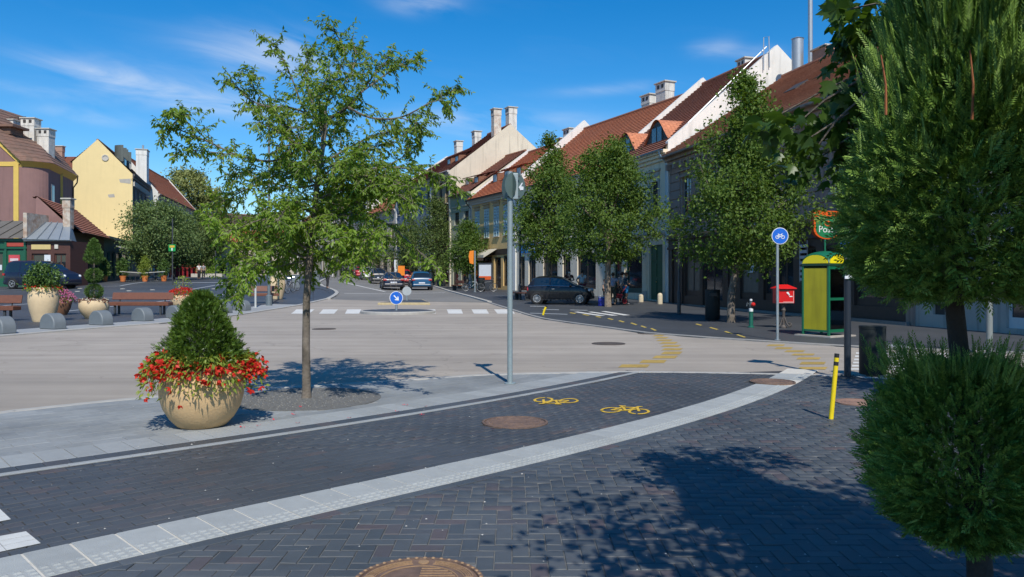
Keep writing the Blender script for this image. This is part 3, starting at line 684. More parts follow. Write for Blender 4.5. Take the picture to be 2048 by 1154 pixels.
def wall_open(name, L, z0, z1, ops, material, parent, y=0.0, rev=.16, x0=0.0):
    """facade in the plane y with real openings and reveals; ops: (x0, x1, z0, z1)"""
    xs = sorted(set([x0, L]+[round(v, 4) for o in ops for v in o[:2] if x0 < v < L])); zs = sorted(set([z0, z1]+[round(v, 4) for o in ops for v in o[2:4] if z0 < v < z1]))
    m = MB()
    for i in range(len(xs)-1):
        for j in range(len(zs)-1):
            cx, cz = (xs[i]+xs[i+1])/2, (zs[j]+zs[j+1])/2
            if any(o[0] < cx < o[1] and o[2] < cz < o[3] for o in ops): continue
            m.add([(xs[i], y, zs[j]), (xs[i+1], y, zs[j]), (xs[i+1], y, zs[j+1]), (xs[i], y, zs[j+1])], [(0, 1, 2, 3)])
    for (a, b, c, d) in [o[:4] for o in ops]:
        m.add([(a, y, c), (b, y, c), (b, y, d), (a, y, d), (a, y+rev, c), (b, y+rev, c), (b, y+rev, d), (a, y+rev, d)], [(0, 1, 5, 4), (1, 2, 6, 5), (2, 3, 7, 6), (3, 0, 4, 7)])
    return m.build(name, material, parent)
def window(parent, x0, x1, z0, z1, y=.12, frame=M_FRAMEW, style='cross', sill=True, hood=None, pane=GLASS_W, fw=.07, name='window', shut=None):
    m = MB(); w = x1-x0; h = z1-z0
    m.box(x0, x0+fw, y, y+.06, z0, z1); m.box(x1-fw, x1, y, y+.06, z0, z1); m.box(x0+fw, x1-fw, y, y+.06, z0, z0+fw); m.box(x0+fw, x1-fw, y, y+.06, z1-fw, z1)
    xm = (x0+x1)/2
    if style in ('cross', 'grid'):
        m.box(xm-.035, xm+.035, y+.005, y+.055, z0+fw, z1-fw); zt = z0+h*.68
        m.box(x0+fw, xm-.035, y+.006, y+.054, zt-.035, zt+.035); m.box(xm+.035, x1-fw, y+.006, y+.054, zt-.035, zt+.035)
        if style == 'grid':
            for zz in (z0+h*.34,): m.box(x0+fw, xm-.035, y+.008, y+.052, zz-.02, zz+.02); m.box(xm+.035, x1-fw, y+.008, y+.052, zz-.02, zz+.02)
    elif style == 'bars':
        for k in range(1, 3): m.box(x0+w*k/3-.025, x0+w*k/3+.025, y+.006, y+.054, z0+fw, z1-fw)
    o = m.build(name, frame, parent)
    MB().box(x0+.01, x1-.01, y+.025, y+.035, z0+.01, z1-.01).build('pane', pane, o)
    if sill: MB().box(x0-.08, x1+.08, -.12, y+.01, z0-.09, z0-.005).build('sill', M_STONE, o)
    if hood:
        hm = MB(); hm.box(x0-.18, x1+.18, -.1, -.003, z1+.02, z1+.14); hm.box(x0-.24, x1+.24, -.2, -.003, z1+.32, z1+.42); hm.box(x0-.14, x1+.14, -.05, -.003, z1+.14, z1+.32); hm.build('hood', hood, o)
    if shut:
        for a, b in ((x0-w*.02, xm-.01), (xm+.01, x1+w*.02)):
            sm_ = MB(); sm_.box(a, a+.05, -.03, .03, z0, z1); sm_.box(b-.05, b, -.03, .03, z0, z1); n = 10
            for k in range(n): zz = z0+(k+.5)*h/n; sm_.add([(a+.05, .02, zz-h/n*.45), (b-.05, .02, zz-h/n*.45), (b-.05, -.02, zz+h/n*.35), (a+.05, -.02, zz+h/n*.35)], [(0, 1, 2, 3)])
            sm_.build('shutter', shut, o)
    return o
def chimney(parent, x, y, z0, z1, w, d, material=M_CHIM, cap=M_STONE, flues=True):
    m = MB(); m.box(x-w/2, x+w/2, y-d/2, y+d/2, z0, z1-.75); m.box(x-w/2-.03, x+w/2+.03, y-d/2-.03, y+d/2+.03, z1-.75, z1-.1)
    o = m.build('chimney', material, parent, bevel=.02)
    c = MB(); c.box(x-w/2-.12, x+w/2+.12, y-d/2-.12, y+d/2+.12, z1-.1, z1); c.build('cap', cap, o, bevel=.015)
    if flues:
        f = MB()
        for sx in (-1, 1): f.cbox((x+sx*w*.22, y-d/2-.025, z1-.35), (w*.22, .03, .28))
        f.build('flue_opening', M_FRAMED, o)
    return o
class Bld:
    """row house: x along the facade (left to right seen from the street), y into the block, z up from the pavement"""
    def __init__(s, name, p0, p1, label, cat='house'):
        s.p0 = Vector((p0[0], p0[1], 0)); s.p1 = Vector((p1[0], p1[1], 0)); d = s.p1-s.p0; s.L = d.length; s.d = d.normalized()
        c = (s.p0+s.p1)/2; s.z0 = gz(c.x, c.y); s.rz = math.atan2(d.y, d.x)
        s.t = empty(name, (s.p0.x, s.p0.y, s.z0), s.rz, label, cat)
    def x(s, px, off=0.0):
        """facade coordinate seen at a photograph column"""
        k = (px-CX)/F; d = s.d; n = Vector((-d.y, d.x, 0)); q = s.p0+n*off
        return (k*q.y-q.x)/(d.x-k*d.y)
    def z(s, px, py):
        t = s.x(px); y = s.p0.y+s.d.y*t; return CH-(py-HZ)/F*y-s.z0
    def roof(s, depth, eave, ridge, ry, material, over=.35, eave_b=None, fire=None, fmat=M_WHITEP, wmat=None, course=.3, ridge_cap=True, lifts=(.38, .38)):
        L = s.L; eave_b = eave if eave_b is None else eave_b; sl_ = (ridge-eave)/ry
        g0 = .02
        slope('roof', (g0, -over, eave-over*sl_*.5), (L-g0, -over, eave-over*sl_*.5), (L-g0, ry, ridge), (g0, ry, ridge), material, s.t, course)
        if ry < depth-.01:
            slope('roof', (L-g0, depth+.2, eave_b), (g0, depth+.2, eave_b), (g0, ry, ridge), (L-g0, ry, ridge), material, s.t, course)
        if ridge_cap: MB().tube([(g0, ry, ridge+.04), (L-g0, ry, ridge+.04)], .14, 8).build('ridge_tiles', mat('ridge_tile', (.26, .11, .065), .85, .3, 3), s.t)
        for k, xx in ((0, 0.0), (1, L)):
            if fire and fire[k]:
                h = lifts[k]; t_ = .3; a = xx-(t_ if k else 0)+(.0 if k else 0)
                out = [(-.12, -.5), (-.12, eave+h-.1), (ry, ridge+h+.05), (depth, eave_b+h), (depth, -.5)]
                MB().prism([(a, y, z) for y, z in out], (t_, 0, 0)).build('fire_wall', fmat, s.t)
            else:
                out = [(0.01, -.5), (0.01, eave-.05), (ry, ridge-.05), (depth, eave_b-.05), (depth, -.5)]
                MB().prism([(xx+(.0 if k == 0 else -.2), y, z) for y, z in out], (.2, 0, 0)).build('side_wall', wmat or fmat, s.t)
        MB().box(.01, L-.01, depth-.2, depth, -.5, eave_b-.05).build('rear_wall', wmat or fmat, s.t)
    def gutter(s, eave, over, x0=0, x1=None, pipes=(), material=M_ZINC):
        x1 = s.L if x1 is None else x1; y = -over-.08
        g = MB().lathe([(.0, 0)], 3) if False else MB()
        pr = [(y+.08*math.cos(a), eave+.08*math.sin(a)) for a in np.linspace(math.pi, 2*math.pi, 7)]
        V = [(x, py, pz) for x in (x0, x1) for py, pz in pr]; Fq = [(k, k+1, 8+k, 7+k) for k in range(6)]
        g.add(V, Fq); g.build('gutter', material, s.t)
        for xp in pipes:
            MB().tube([(xp, y, eave-.05), (xp, y+.02, eave-.25), (xp, -.1, eave-.75), (xp, -.1, .05)], .055, 8).build('downpipe', material, s.t, smooth=True)
    def cornice(s, z, h, proj, material, x0=0, x1=None):
        x1 = s.L if x1 is None else x1
        m = MB(); n = 3
        for k in range(n): m.box(x0+.001*k, x1-.001*k, -proj*(k+1)/n, -.002, z+h*k/n+.001, z+h*(k+1)/n)
        m.build('cornice', material, s.t)

def shop(b, x0, x1, z0, z1, frame=M_DARKWOOD, pane=GLASS_W, bars=2, y=.1):
    m = MB(); f = .09; w = x1-x0
    m.box(x0, x0+f, y, y+.08, z0, z1); m.box(x1-f, x1, y, y+.08, z0, z1); m.box(x0+f, x1-f, y, y+.08, z0, z0+.3); m.box(x0+f, x1-f, y, y+.08, z1-.12, z1)
    for k in range(1, bars): m.box(x0+w*k/bars-.04, x0+w*k/bars+.04, y+.01, y+.07, z0+.3, z1-.12)
    o = m.build('shop_window', frame, b.t)
    MB().box(x0+.01, x1-.01, y+.03, y+.045, z0+.02, z1-.02).build('pane', pane, o)
    return o
def door(b, x0, x1, z0, z1, material, leaf=2, y=.14):
    m = MB(); w = (x1-x0)/leaf
    for k in range(leaf):
        a, c = x0+k*w+.01, x0+(k+1)*w-.01
        m.box(a, c, y, y+.06, z0, z1)
        for (u, v) in ((.08, .36), (.42, .66), (.72, .94)): m.box(a+.1, c-.1, y-.03, y-.001, z0+(z1-z0)*u, z0+(z1-z0)*v)
    o = m.build('door', material, b.t, bevel=.01)
    MB().sphere((x0+w-.09, y-.05, z0+1.05), .035, 8, 6).build('handle', mat('brass', (.6, .45, .15), .35, metal=.8), o)
    return o

# ---- right-hand row, from the near end away from the camera
# B0 grey rendered house at the right edge
b = Bld('grey_house', (13.0, 25.45), (16.4, 11.0), 'grey rendered house with white framed glass door at the right edge')
M_GREYP = mat('grey_plaster', (.42, .385, .34), .88, .14, 1.5, .2, 40, streak=.3, big=.2)
ops = [(b.x(2012), b.x(2012)+2.2, .15, 3.0), (b.x(1880)-.3, b.x(1880)+.2, .4, .75)]
ops += [(x_, x_+1.1, 4.9, 7.0) for x_ in (1.5, 4.2, 6.9, 9.6)]
wall_open('wall', b.L, -.4, 8.6, ops, M_GREYP, b.t)
shop(b, *ops[0], frame=mat('door_frame_white', (.6, .61, .6), .5, .05), bars=2)
MB().box(ops[0][0]+1.3, ops[0][0]+2.1, .09, .1, 2.1, 2.9).build('red_poster', mat('poster_red', (.5, .04, .02), .6, .1), b.t)
MB().box(ops[1][0], ops[1][1], .1, .13, .4, .75).build('cellar_grille', M_FRAMED, b.t)
for o in ops[2:]: window(b.t, *o, frame=M_FRAMEW)
b.roof(13, 8.6, 12.6, 6.5, T_DARK, fmat=M_GREYP, wmat=M_GREYP); b.cornice(8.0, .5, .3, M_STONE); b.gutter(8.45, .35)
# B1 pink house, post office shopfront below
b = B1 = Bld('pink_house', (8.86, 44.3), (13.0, 25.45), 'faded pink house with dark wooden shopfronts and clay tile roof behind the booth')
M_PINK = mat('pink_plaster', (.36, .25, .20), .9, .14, 1.3, .25, 30, streak=.35, big=.22)
M_PINKT = mat('pink_trim', (.38, .27, .215), .9, .15, 3, .2, 40, streak=.3)
wx = [1.6, 4.3, 7.0, 9.7, b.x(1579)-.55, 14.9, 17.2]
ops = [(x_, x_+1.1, 4.75, 6.9) for x_ in wx]
wall_open('wall', b.L, 3.75, 8.2, ops, M_PINK, b.t)
gm = []
for k in range(9):
    z = 3.95+.47*k
    last = 0
    for a, c in [(x_-.22, x_+1.32) for x_ in wx]+[(b.L, b.L)]:
        if 4.6 < z < 7.1:
            if a > last: gm.append((last+.01, a, -.05, -.002, z, z+.43))
        last = c
    if not 4.6 < z < 7.1 and z < 7.75: gm += [(.01+j*2.4, min(b.L-.01, 2.4+j*2.4), -.05, -.002, z, z+.43) for j in range(8)]
pieces('ashlar_block', M_PINK, b.t, gm, .015)
for o in ops: window(b.t, *o, frame=mat('frame_weathered', (.30, .29, .27), .7), hood=M_PINKT, style='cross')
b.roof(14, 8.45, 13.1, 7, T_PINK, over=.5, fire=(0, 1), fmat=M_PINK, wmat=M_PINK, course=.34); b.cornice(7.75, .6, .5, M_PINKT); b.gutter(8.2, .52, material=mat('old_gutter', (.20, .17, .16), .7, .5, 3, col2=(.33, .31, .29)))
pieces('bracket', M_PINKT, b.t, [(.3+.9*k, .5+.9*k, -.42, -.2, 7.45, 7.74) for k in range(int(b.L/.9))])
b.cornice(3.72, .16, .35, M_STONE)
# dark timber shopfronts
M_SHOPB = mat('shopfront_brown', (.05, .034, .027), .5, .3, 5, .15, 50)
sops = []; xs_ = [(b.x(1372), b.x(1402)), (b.x(1408), b.x(1448)), (b.x(1483), b.x(1520)), (b.x(1530), b.x(1546)), (b.x(1556), b.x(1590)), (b.x(1606), b.x(1636)), (b.x(1650), b.x(1690)), (b.x(1712), b.x(1790))]
for k, (a, c) in enumerate(xs_): sops.append((a, c, .55 if k not in (1, 4, 6) else .1, 2.75))
wall_open('shopfront', b.L-.0, -.4, 3.72, sops, M_SHOPB, b.t, y=-.08, rev=.2)
M_CURT = mat('curtained_pane', (.16, .145, .12), .25, .25, 2, spec=.6)
for k, o in enumerate(sops):
    shop(b, *o, frame=M_SHOPB, pane=M_CURT if k in (0, 2) else GLASS_W, bars=1 if k in (2, 3) else 2, y=.02)
pm = MB(); pls = []
for k in range(15):
    x_ = .4+k*1.28
    if not any(o[0]-.1 < x_+.1 < o[1]+.1 for o in sops): pls.append((x_, x_+.22, -.16, -.082, -.3, 3.04))
pieces('pilaster', M_SHOPB, b.t, pls, .01)
pm.box(.02, b.L-.02, -.2, -.082, 3.05, 3.2); pm.box(.02, b.L-.02, -.24, -.082, 3.58, 3.7)
for k in range(int(b.L/1.1)): pm.box(.2+k*1.1, 1.1+k*1.1, -.11, -.082, 3.28, 3.52)
pm.build('shopfront_moulding', M_SHOPB, b.t, bevel=.01)
x_ = b.x(1502); pst = MB().box(x_-.28, x_+.28, -.005, .005, 1.75, 2.55).build('poster', mat('poster_white', (.62, .64, .66), .6, .1), b.t)
MB().box(x_-.2, x_+.2, -.012, -.0065, 2.1, 2.3).build('red_print', mat('print_red', (.55, .12, .1), .6), pst)
MB().box(x_-.22, x_+.22, -.012, -.0065, 1.82, 1.92).build('blue_print', mat('print_blue', (.12, .35, .55), .6), pst)
x_ = b.x(1748); pst = MB().box(x_-.4, x_+.4, -.005, .005, 1.35, 2.15).build('poster', mat('poster_pale', (.55, .66, .66), .6, .3, 6, col2=(.5, .3, .4)), b.t)
sg = empty('notice_rack', b.t.matrix_basis @ Vector((b.x(1608), -.2, 0)), b.rz, 'pale metal notice rack of small signs beside the phone booth', 'notice rack')
m = MB(); m.box(-.02, .02, 0, .03, 1.35, 3.2); m.box(.5, .54, 0, .03, 1.35, 3.0)
m.build('post', M_ZINC, sg)
for k in range(7): MB().box(.02, .5, -.01, .02, 1.4+k*.22, 1.52+k*.22).build('slat', mat('rack_plate', (.5, .52, .55), .5), sg)
pieces('plinth_stone', mat('plinth_stone', (.24, .22, .20), .85, .2, 4), b.t, [(.05+k*1.2, 1.24+k*1.2, -.32, -.17, -.4, .1) for k in range(int(b.L/1.2))])
# roof furniture: steel flues, skylight
x_ = b.x(1605, 6.5); m = MB()
m.tube([(1.2, 7.2, 12.6), (1.2, 7.2, 15.0)], .32, 14).tube([(1.2, 7.2, 15.0), (1.2, 7.2, 15.12)], [.36, .05], 14)
m.build('steel_flue', M_ZINC, b.t, smooth=True)
m = MB(); m.tube([(.9, 8.2, 12.6), (.9, 8.2, 17.6)], .13, 12); m.tube([(.9, 8.2, 17.6), (.9, 8.2, 17.68)], [.17, .17], 12); m.build('steel_flue', M_ZINC, b.t, smooth=True)
chimney(b.t, 2.2, 8.2, 12.4, 14.3, 1.2, .6, M_BRICKCH, flues=False)
sk = MB(); p = Vector((7.6, 2.5, 8.45+(13.1-8.45)*2.5/7)); q = Vector((0, 7, 4.65)).normalized(); nr = Vector((0, -4.65, 7)).normalized()
a = p+nr*.1; sk.prism([a, a+Vector((1.0, 0, 0)), a+Vector((1.0, 0, 0))+q*.8, a+q*.8], nr*.08); sko = sk.build('skylight', M_FRAMED, b.t)
# B2 pale house with eyebrow dormers
b = B2 = Bld('pale_house', (6.36, 52.6), (8.86, 44.3), 'pale grey house with two eyebrow dormers and a green double door')
M_PALE = mat('pale_plaster', (.76, .66, .49), .85, .10, 1.3, .15, 40, streak=.2, big=.12)
M_PALE2 = mat('pale_plinth', (.48, .44, .37), .85, .12, 2, .15, 40, streak=.25)
wz0, wz1 = 5.0, 6.95; wl = [1.0, 3.4, b.x(1308)-.42, 7.75]
ops = [(wl[0], wl[0]+.95, wz0, wz1), (wl[1], wl[1]+.95, wz0, wz1), (wl[2], wl[2]+.95, wz0, wz1)]
dr = (b.x(1298), b.x(1325), .05, 3.25); so = [(b.x(1252), b.x(1284), .4, 2.9), (b.x(1228), b.x(1243), .1, 2.9)]
wall_open('wall', b.L, -.4, 8.6, ops+[dr]+so, M_PALE, b.t, rev=.22)
for o in ops:
    window(b.t, *o, frame=M_FRAMED, style='cross', y=.16, sill=True)
    m = MB(); m.box(o[0]-.2, o[0]-.04, -.06, -.002, o[2]-.3, o[3]+.25); m.box(o[1]+.04, o[1]+.2, -.06, -.002, o[2]-.3, o[3]+.25); m.box(o[0]-.3, o[1]+.3, -.16, -.002, o[3]+.55, o[3]+.68); m.box(o[0]-.2, o[1]+.2, -.05, -.002, o[3]+.255, o[3]+.548); m.build('window_surround', M_PALE2, b.t)
door(b, *dr, mat('green_door', (.018, .10, .045), .5, .2, 5, .1, 40))
for o in so: shop(b, *o, frame=mat('dark_green_frame', (.02, .07, .05), .5), bars=1)
m = []
for k in range(6):
    z = .55+k*.5; segs = [(0.02, so[1][0]-.12), (so[1][1]+.12, so[0][0]-.12), (so[0][1]+.12, dr[0]-.22), (dr[1]+.22, b.L-.02)]
    for a, c in segs:
        if c > a+.05: m.append((a, c, -.045, -.002, z, z+.47))
pieces('ashlar_block', M_PALE, b.t, m, .012)
pm = MB()
for a, c in ((.02, so[1][0]-.12), (so[1][1]+.12, so[0][0]-.12), (so[0][1]+.12, dr[0]-.22), (dr[1]+.22, b.L-.02)):
    if c > a+.05: pm.box(a, c, -.08, -.002, -.4, .53)
pm.build('plinth', M_PALE2, b.t)
b.cornice(3.7, .25, .12, M_PALE2); b.cornice(8.0, .55, .42, M_PALE)
b.roof(14, 8.75, 14.6, 7, T_BROWN, over=.45, fire=(1, 1), fmat=mat('fire_wall_white', (.74, .72, .67), .88, .10, 1.5, .2, 30, streak=.2), wmat=M_PALE, lifts=(.45, .35))
b.gutter(8.55, .48, pipes=(b.L-.25,), material=mat('blue_zinc', (.30, .42, .52), .4, .15, 3, metal=.5))
def eyebrow(b, xc, w, h, y0, eave, ridge, ry, tiles):
    """eyebrow dormer: a wave of tiles over a low arched window"""
    k = (ridge-eave)/ry; zr = lambda y: eave+k*y
    n = 20; top = []; V = []; Fq = []
    prof = [(xc+w*(i/n-.5), h*(.5+.5*math.cos(2*math.pi*(i/n-.5)))**.8) for i in range(n+1)]
    rows = 9
    for j in range(rows):
        f = j/(rows-1); y = y0+f*h/k*1.25
        for x, hh in prof: V.append((x, y-.12*(j == 0), zr(y0)+.06+max(hh, (zr(y)-zr(y0)))*1.0 if j else zr(y0)+.06+hh))
    for j in range(rows-1):
        for i in range(n): a = j*(n+1)+i; Fq.append((a, a+1, a+n+2, a+n+1))
    me = bpy.data.meshes.new('dormer'); me.from_pydata(V, [], Fq); me.update(); me.materials.append(tiles)
    ul = me.uv_layers.new(name='UVMap')
    for lp in me.loops: v = me.vertices[lp.vertex_index].co; ul.data[lp.index].uv = (v.x, v.y*1.2)
    o = link(bpy.data.objects.new('dormer', me), b.t)
    fr = [(x, y0+.0, zr(y0)+.02+hh*.93) for x, hh in prof if hh > .08]; fr = fr+[(fr[-1][0], y0, zr(y0)-.05), (fr[0][0], y0, zr(y0)-.05)]
    MB().prism(fr, (0, .05, 0)).build('dormer_front', M_FRAMED, o)
    for sx in (-1, 1): MB().box(xc+sx*.34-.27, xc+sx*.34+.27, y0-.04, y0-.004, zr(y0)+.12, zr(y0)+h*.72).build('pane', mat('dormer_glass', (.10, .15, .17), .1, .2, 3, spec=.8), o)
for px in (1325, 1262): eyebrow(b, b.x(px, .9), 3.6, 1.45, .55, 8.75, 14.6, 7, T_RED)
chimney(b.t, 3.6, 8.2, 13.2, 15.6, .9, .7)
MB().tube([(b.L-.15, 1.2, 10.1), (b.L-.15, 6.4, 14.9)], .035, 6).build('conductor_rail', M_ZINC, b.t)
m = MB(); m.tube([(b.L+.1, 6.0, 13.4), (b.L+.1, 6.0, 15.3), (b.L+.1, 6.35, 15.4), (b.L+.1, 6.4, 13.6)], .03, 6); m.build('roof_ladder', M_ZINC, b.t)
# B3 long tiled roof behind the two big trees
b = B3 = Bld('tiled_house', (.25, 66), (6.36, 52.6), 'long whitish house with a big orange tiled roof behind the two tall street trees')
M_BLUISH = mat('bluish_plaster', (.68, .61, .49), .85, .12, 1.3, .15, 40, streak=.25)
ops = [(x_, x_+1.05, 4.7, 6.7) for x_ in (1.0, 3.6, 6.2, 8.8, 11.4)]; sh = [(.8, 1.9, .2, 2.9), (2.6, 3.9, .2, 2.9), (5.2, 7.6, .3, 2.9), (8.4, 9.6, .1, 2.9), (10.6, 13.2, .4, 2.9)]
wall_open('wall', b.L, -.4, 8.5, ops+sh, M_BLUISH, b.t)
for o in ops: window(b.t, *o, frame=M_FRAMEW, hood=M_STONE)
for o in sh: shop(b, *o, bars=2)
MB().box(1.4, 4.4, -.12, -.01, 3.15, 3.85).build('blue_sign', mat('shop_sign_blue', (.02, .18, .50), .5, .1), b.t)
sgn = MB()
for k in range(5): sgn.box(2.9+k*.22, 3.02+k*.22, -.14, -.121, 3.3+.1*(k % 2), 3.7)
sgn.build('sign_lettering', mat('sign_white', (.6, .65, .7), .5), b.t)
b.cornice(7.9, .5, .4, M_WHITEP); b.cornice(3.9, .2, .15, M_STONE)
b.roof(13, 8.6, 14.0, 6.5, T_RED, over=.45, fire=(1, 0), fmat=M_WHITEP, wmat=M_WHITEP, lifts=(.75, .3)); b.gutter(8.35, .5)
chimney(b.t, b.L-3.2, 6.9, 12.6, 15.6, 1.2, .8); chimney(b.t, b.L-5.6, 7.2, 12.6, 15.2, 1.1, .8)
# B4 ochre house with blue shutters
b = B4 = Bld('ochre_house', (-3.9, 75), (.25, 66), 'ochre yellow house with light blue shuttered windows and three roof dormers')
M_OCHRE = mat('ochre_plaster', (.64, .44, .19), .88, .12, 1.2, .15, 40, streak=.3, big=.15)
SHUT = mat('blue_shutter', (.38, .52, .55), .8, .12, 5, spec=.2)
ops = []
for a, c, y0, y1 in ((950.5, 959, 478, 422), (969, 978, 475, 417), (988, 998, 472, 412), (1008, 1018, 469, 408)): ops.append((b.x(a), b.x(c), b.z((a+c)/2, y0), b.z((a+c)/2, y1)))
sh = [(.6, 2.2, .2, 2.8), (2.8, 5.0, .3, 2.9), (5.6, 7.0, .1, 2.8), (7.5, 9.4, .3, 2.9)]
wall_open('wall', b.L, -.4, 8.4, ops+sh, M_OCHRE, b.t)
for o in ops: window(b.t, *o, frame=M_FRAMEW, hood=mat('ochre_trim', (.36, .28, .17), .9, .15, 3), shut=SHUT)
for k, o in enumerate(sh): shop(b, *o, bars=2 if k != 1 else 3)
aw = MB(); aw.prism([(2.6, -.05, 3.55), (2.6, -1.3, 3.0), (2.6, -1.3, 2.75), (2.6, -.05, 3.5)], (3.6, 0, 0)); aw.build('awning', mat('awning_cream', (.5, .46, .38), .8, .15, 4), b.t)
fr_ = MB()
for k in range(18): fr_.box(2.6+k*.2, 2.72+k*.2, -1.32, -1.305, 2.5, 2.76)
fr_.build('awning_fringe', mat('awning_stripe', (.12, .08, .06), .8), b.t)
MB().box(.1, b.L-.1, -.06, -.003, 3.0, 3.5).build('fascia', M_DARKWOOD, b.t)
b.cornice(7.8, .55, .42, mat('grey_cornice', (.40, .40, .38), .85, .12, 2))
b.roof(12, 8.5, 13.2, 6, T_BRIGHT, over=.45, fire=(1, 1), fmat=M_WHITEP, wmat=M_OCHRE, lifts=(.3, .3)); b.gutter(8.25, .5, pipes=(.25,), material=M_FRAMED)
def dormer(b, xc, w, h, y0, eave, ridge, ry, tiles, wm):
    k = (ridge-eave)/ry; z = eave+k*y0; d = h/k
    o = MB().box(xc-w/2, xc+w/2, y0, y0+d, z-.1, z+h).build('dormer', wm, b.t)
    slope('dormer_roof', (xc-w/2-.15, y0-.25, z+h-.02), (xc+w/2+.15, y0-.25, z+h-.02), (xc+w/2+.15, y0+d*1.7, z+h+.55), (xc-w/2-.15, y0+d*1.7, z+h+.55), tiles, o)
    MB().box(xc-w*.32, xc+w*.32, y0-.03, y0-.004, z+.2, z+h-.15).build('pane', mat('dormer_pane', (.25, .30, .33), .15, .2, 3), o)
for k in range(3): dormer(b, 2.1+2.6*k, 1.1, 1.0, 1.6, 8.5, 13.2, 6, T_BRIGHT, T_DARK if False else mat('dormer_wood', (.20, .09, .05), .8))
chimney(b.t, 7.4, 6.6, 12, 14.4, 1.1, .7); chimney(b.t, 4.8, 7.2, 12, 14.0, .7, .7, M_BRICKCH)
# B5 green house
b = B5 = Bld('green_house', (-6.1, 79), (-3.9, 75), 'narrow grey green house with brown dormered roof next to the ochre house')
M_GRN = mat('green_plaster', (.20, .25, .19), .88, .12, 1.3, .15, 40, streak=.25); M_GRN2 = mat('sage_plaster', (.36, .36, .27), .88, .12, 1.3, .15, 40, streak=.25)
ops = [(b.x(909), b.x(918), b.z(913, 450), b.z(913, 422)), (b.x(929), b.x(937), b.z(933, 446), b.z(933, 418))]
sh = [(.5, 1.7, .2, 2.8), (2.4, 4.0, .2, 2.8)]
wall_open('wall', b.L, -.4, 7.9, ops+sh, M_GRN2, b.t)
for o in ops: window(b.t, *o, frame=M_FRAMED, hood=M_GRN2, style='grid')
for o in sh: shop(b, *o)
MB().box(.02, b.L-.02, -.06, -.003, 7.3, 8.7).build('frieze', M_GRN, b.t); b.cornice(8.7, .4, .35, M_GRN)
b.roof(12, 9.1, 13.4, 6, T_BROWN, over=.4, fire=(0, 0), fmat=M_CREAM, wmat=M_CREAM); b.gutter(8.95, .45, material=M_FRAMED)
for k in range(2): dormer(b, 1.3+2.0*k, 1.0, .8, 1.2, 9.1, 13.4, 6, T_BROWN, mat('dormer_wood', (.2, .09, .05), .8))
# B6 tall house with the cream gable wall
b = B6 = Bld('gabled_house', (-8.6, 84.6), (-6.1, 79), 'tall brown fronted house showing a huge bare cream gable wall')
M_TAUPE = mat('taupe_plaster', (.30, .235, .145), .88, .14, 1.3, .15, 40, streak=.35)
ops = []
for k in range(3):
    x_ = .6+1.9*k
    ops += [(x_, x_+.9, 4.8, 7.2), (x_, x_+.9, 8.4, 10.6)]
sh = [(.4, 2.0, .2, 3.0), (2.6, 3.6, .2, 3.0), (4.2, 5.8, .2, 3.0)]
wall_open('wall', b.L, -.4, 11.4, ops+sh, M_TAUPE, b.t)
for o in ops: window(b.t, *o, frame=M_FRAMED, hood=M_TAUPE)
for o in sh: shop(b, *o)
b.cornice(11.0, .6, .4, M_STONE)
b.roof(13, 11.6, 16.6, 6.5, T_BROWN, over=.4, fire=(0, 1), fmat=M_CREAM, wmat=M_CREAM, lifts=(.2, .06)); b.gutter(11.35, .45, material=M_FRAMED)
chimney(b.t, b.L-.7, 5.2, 15.4, 18.3, .8, .8, mat('chimney_mixed', (.48, .36, .28), .9, .35, 5, col2=(.62, .58, .5))); chimney(b.t, b.L-.7, 6.9, 15.6, 18.6, .9, .9, M_CHIM)
for k in range(2): dormer(b, 1.6+2.4*k, 1.1, .8, 1.4, 11.6, 16.6, 6.5, T_BROWN, mat('dormer_wood', (.2, .09, .05), .8))
# B7 blue grey house and the houses further along the street
def far_house(name, p0, p1, label, col, eave, ridge, depth, storeys, nwin, tiles, frame=M_FRAMED, fcol=M_WHITEP, chim=()):
    b = Bld(name, p0, p1, label); wm = mat(name+'_plaster_%d' % int(abs(p0[1])*10), col, .88, .12, 1.3, .15, 40, streak=.25); L = b.L
    fh = (eave-4.2)/max(1, storeys-1); ops = []
    for s_ in range(storeys-1):
        for k in range(nwin):
            w = L/nwin; x_ = w*(k+.5)-.5; ops.append((x_, x_+1.0, 4.7+s_*fh, 4.7+s_*fh+min(2.1, fh-.9)))
    sh = [(L*(k+.18)/nwin, L*(k+.82)/nwin, .2, 2.9) for k in range(nwin)]
    wall_open('wall', L, -.5, eave, ops+sh, wm, b.t)
    for o in ops: window(b.t, *o, frame=frame, sill=True, style='cross')
    for o in sh: shop(b, *o)
    b.cornice(eave-.45, .5, .35, M_STONE); b.cornice(3.8, .2, .12, M_STONE)
    b.roof(depth, eave+.1, ridge, depth/2, tiles, over=.35, fire=(1, 1), fmat=fcol, wmat=wm, lifts=(.25, .25)); b.gutter(eave-.05, .4, material=M_FRAMED)
    for (x_, h) in chim: chimney(b.t, x_, depth/2+.5, ridge-1, ridge+h, .9, .8)
    return b
far_house('blue_house', (-14.2, 97), (-8.6, 84.6), 'slate blue three storey house seen between the treetops', (.17, .22, .28), 11.2, 15.6, 13, 3, 6, T_BROWN, frame=M_FRAMED, chim=((3, 1.8), (9, 2.0)))
far_house('red_roofed_house', (-19.5, 106.5), (-14.2, 97), 'lower cream house with a red roof left of the blue house', (.55, .47, .36), 8.6, 13.0, 11, 2, 4, T_RED, fcol=M_CREAM, chim=((4, 1.2),))
far_house('balustrade_house', (-27.5, 121), (-19.5, 106.5), 'grey house with parapet far along the right side of the street', (.33, .32, .30), 11.0, 13.5, 12, 3, 6, T_DARK, chim=((6, 1.5),))
far_house('far_corner_house', (-38, 140), (-27.5, 121), 'pale far house at the bend of the street', (.55, .50, .42), 9.0, 13.5, 12, 2, 7, T_RED)
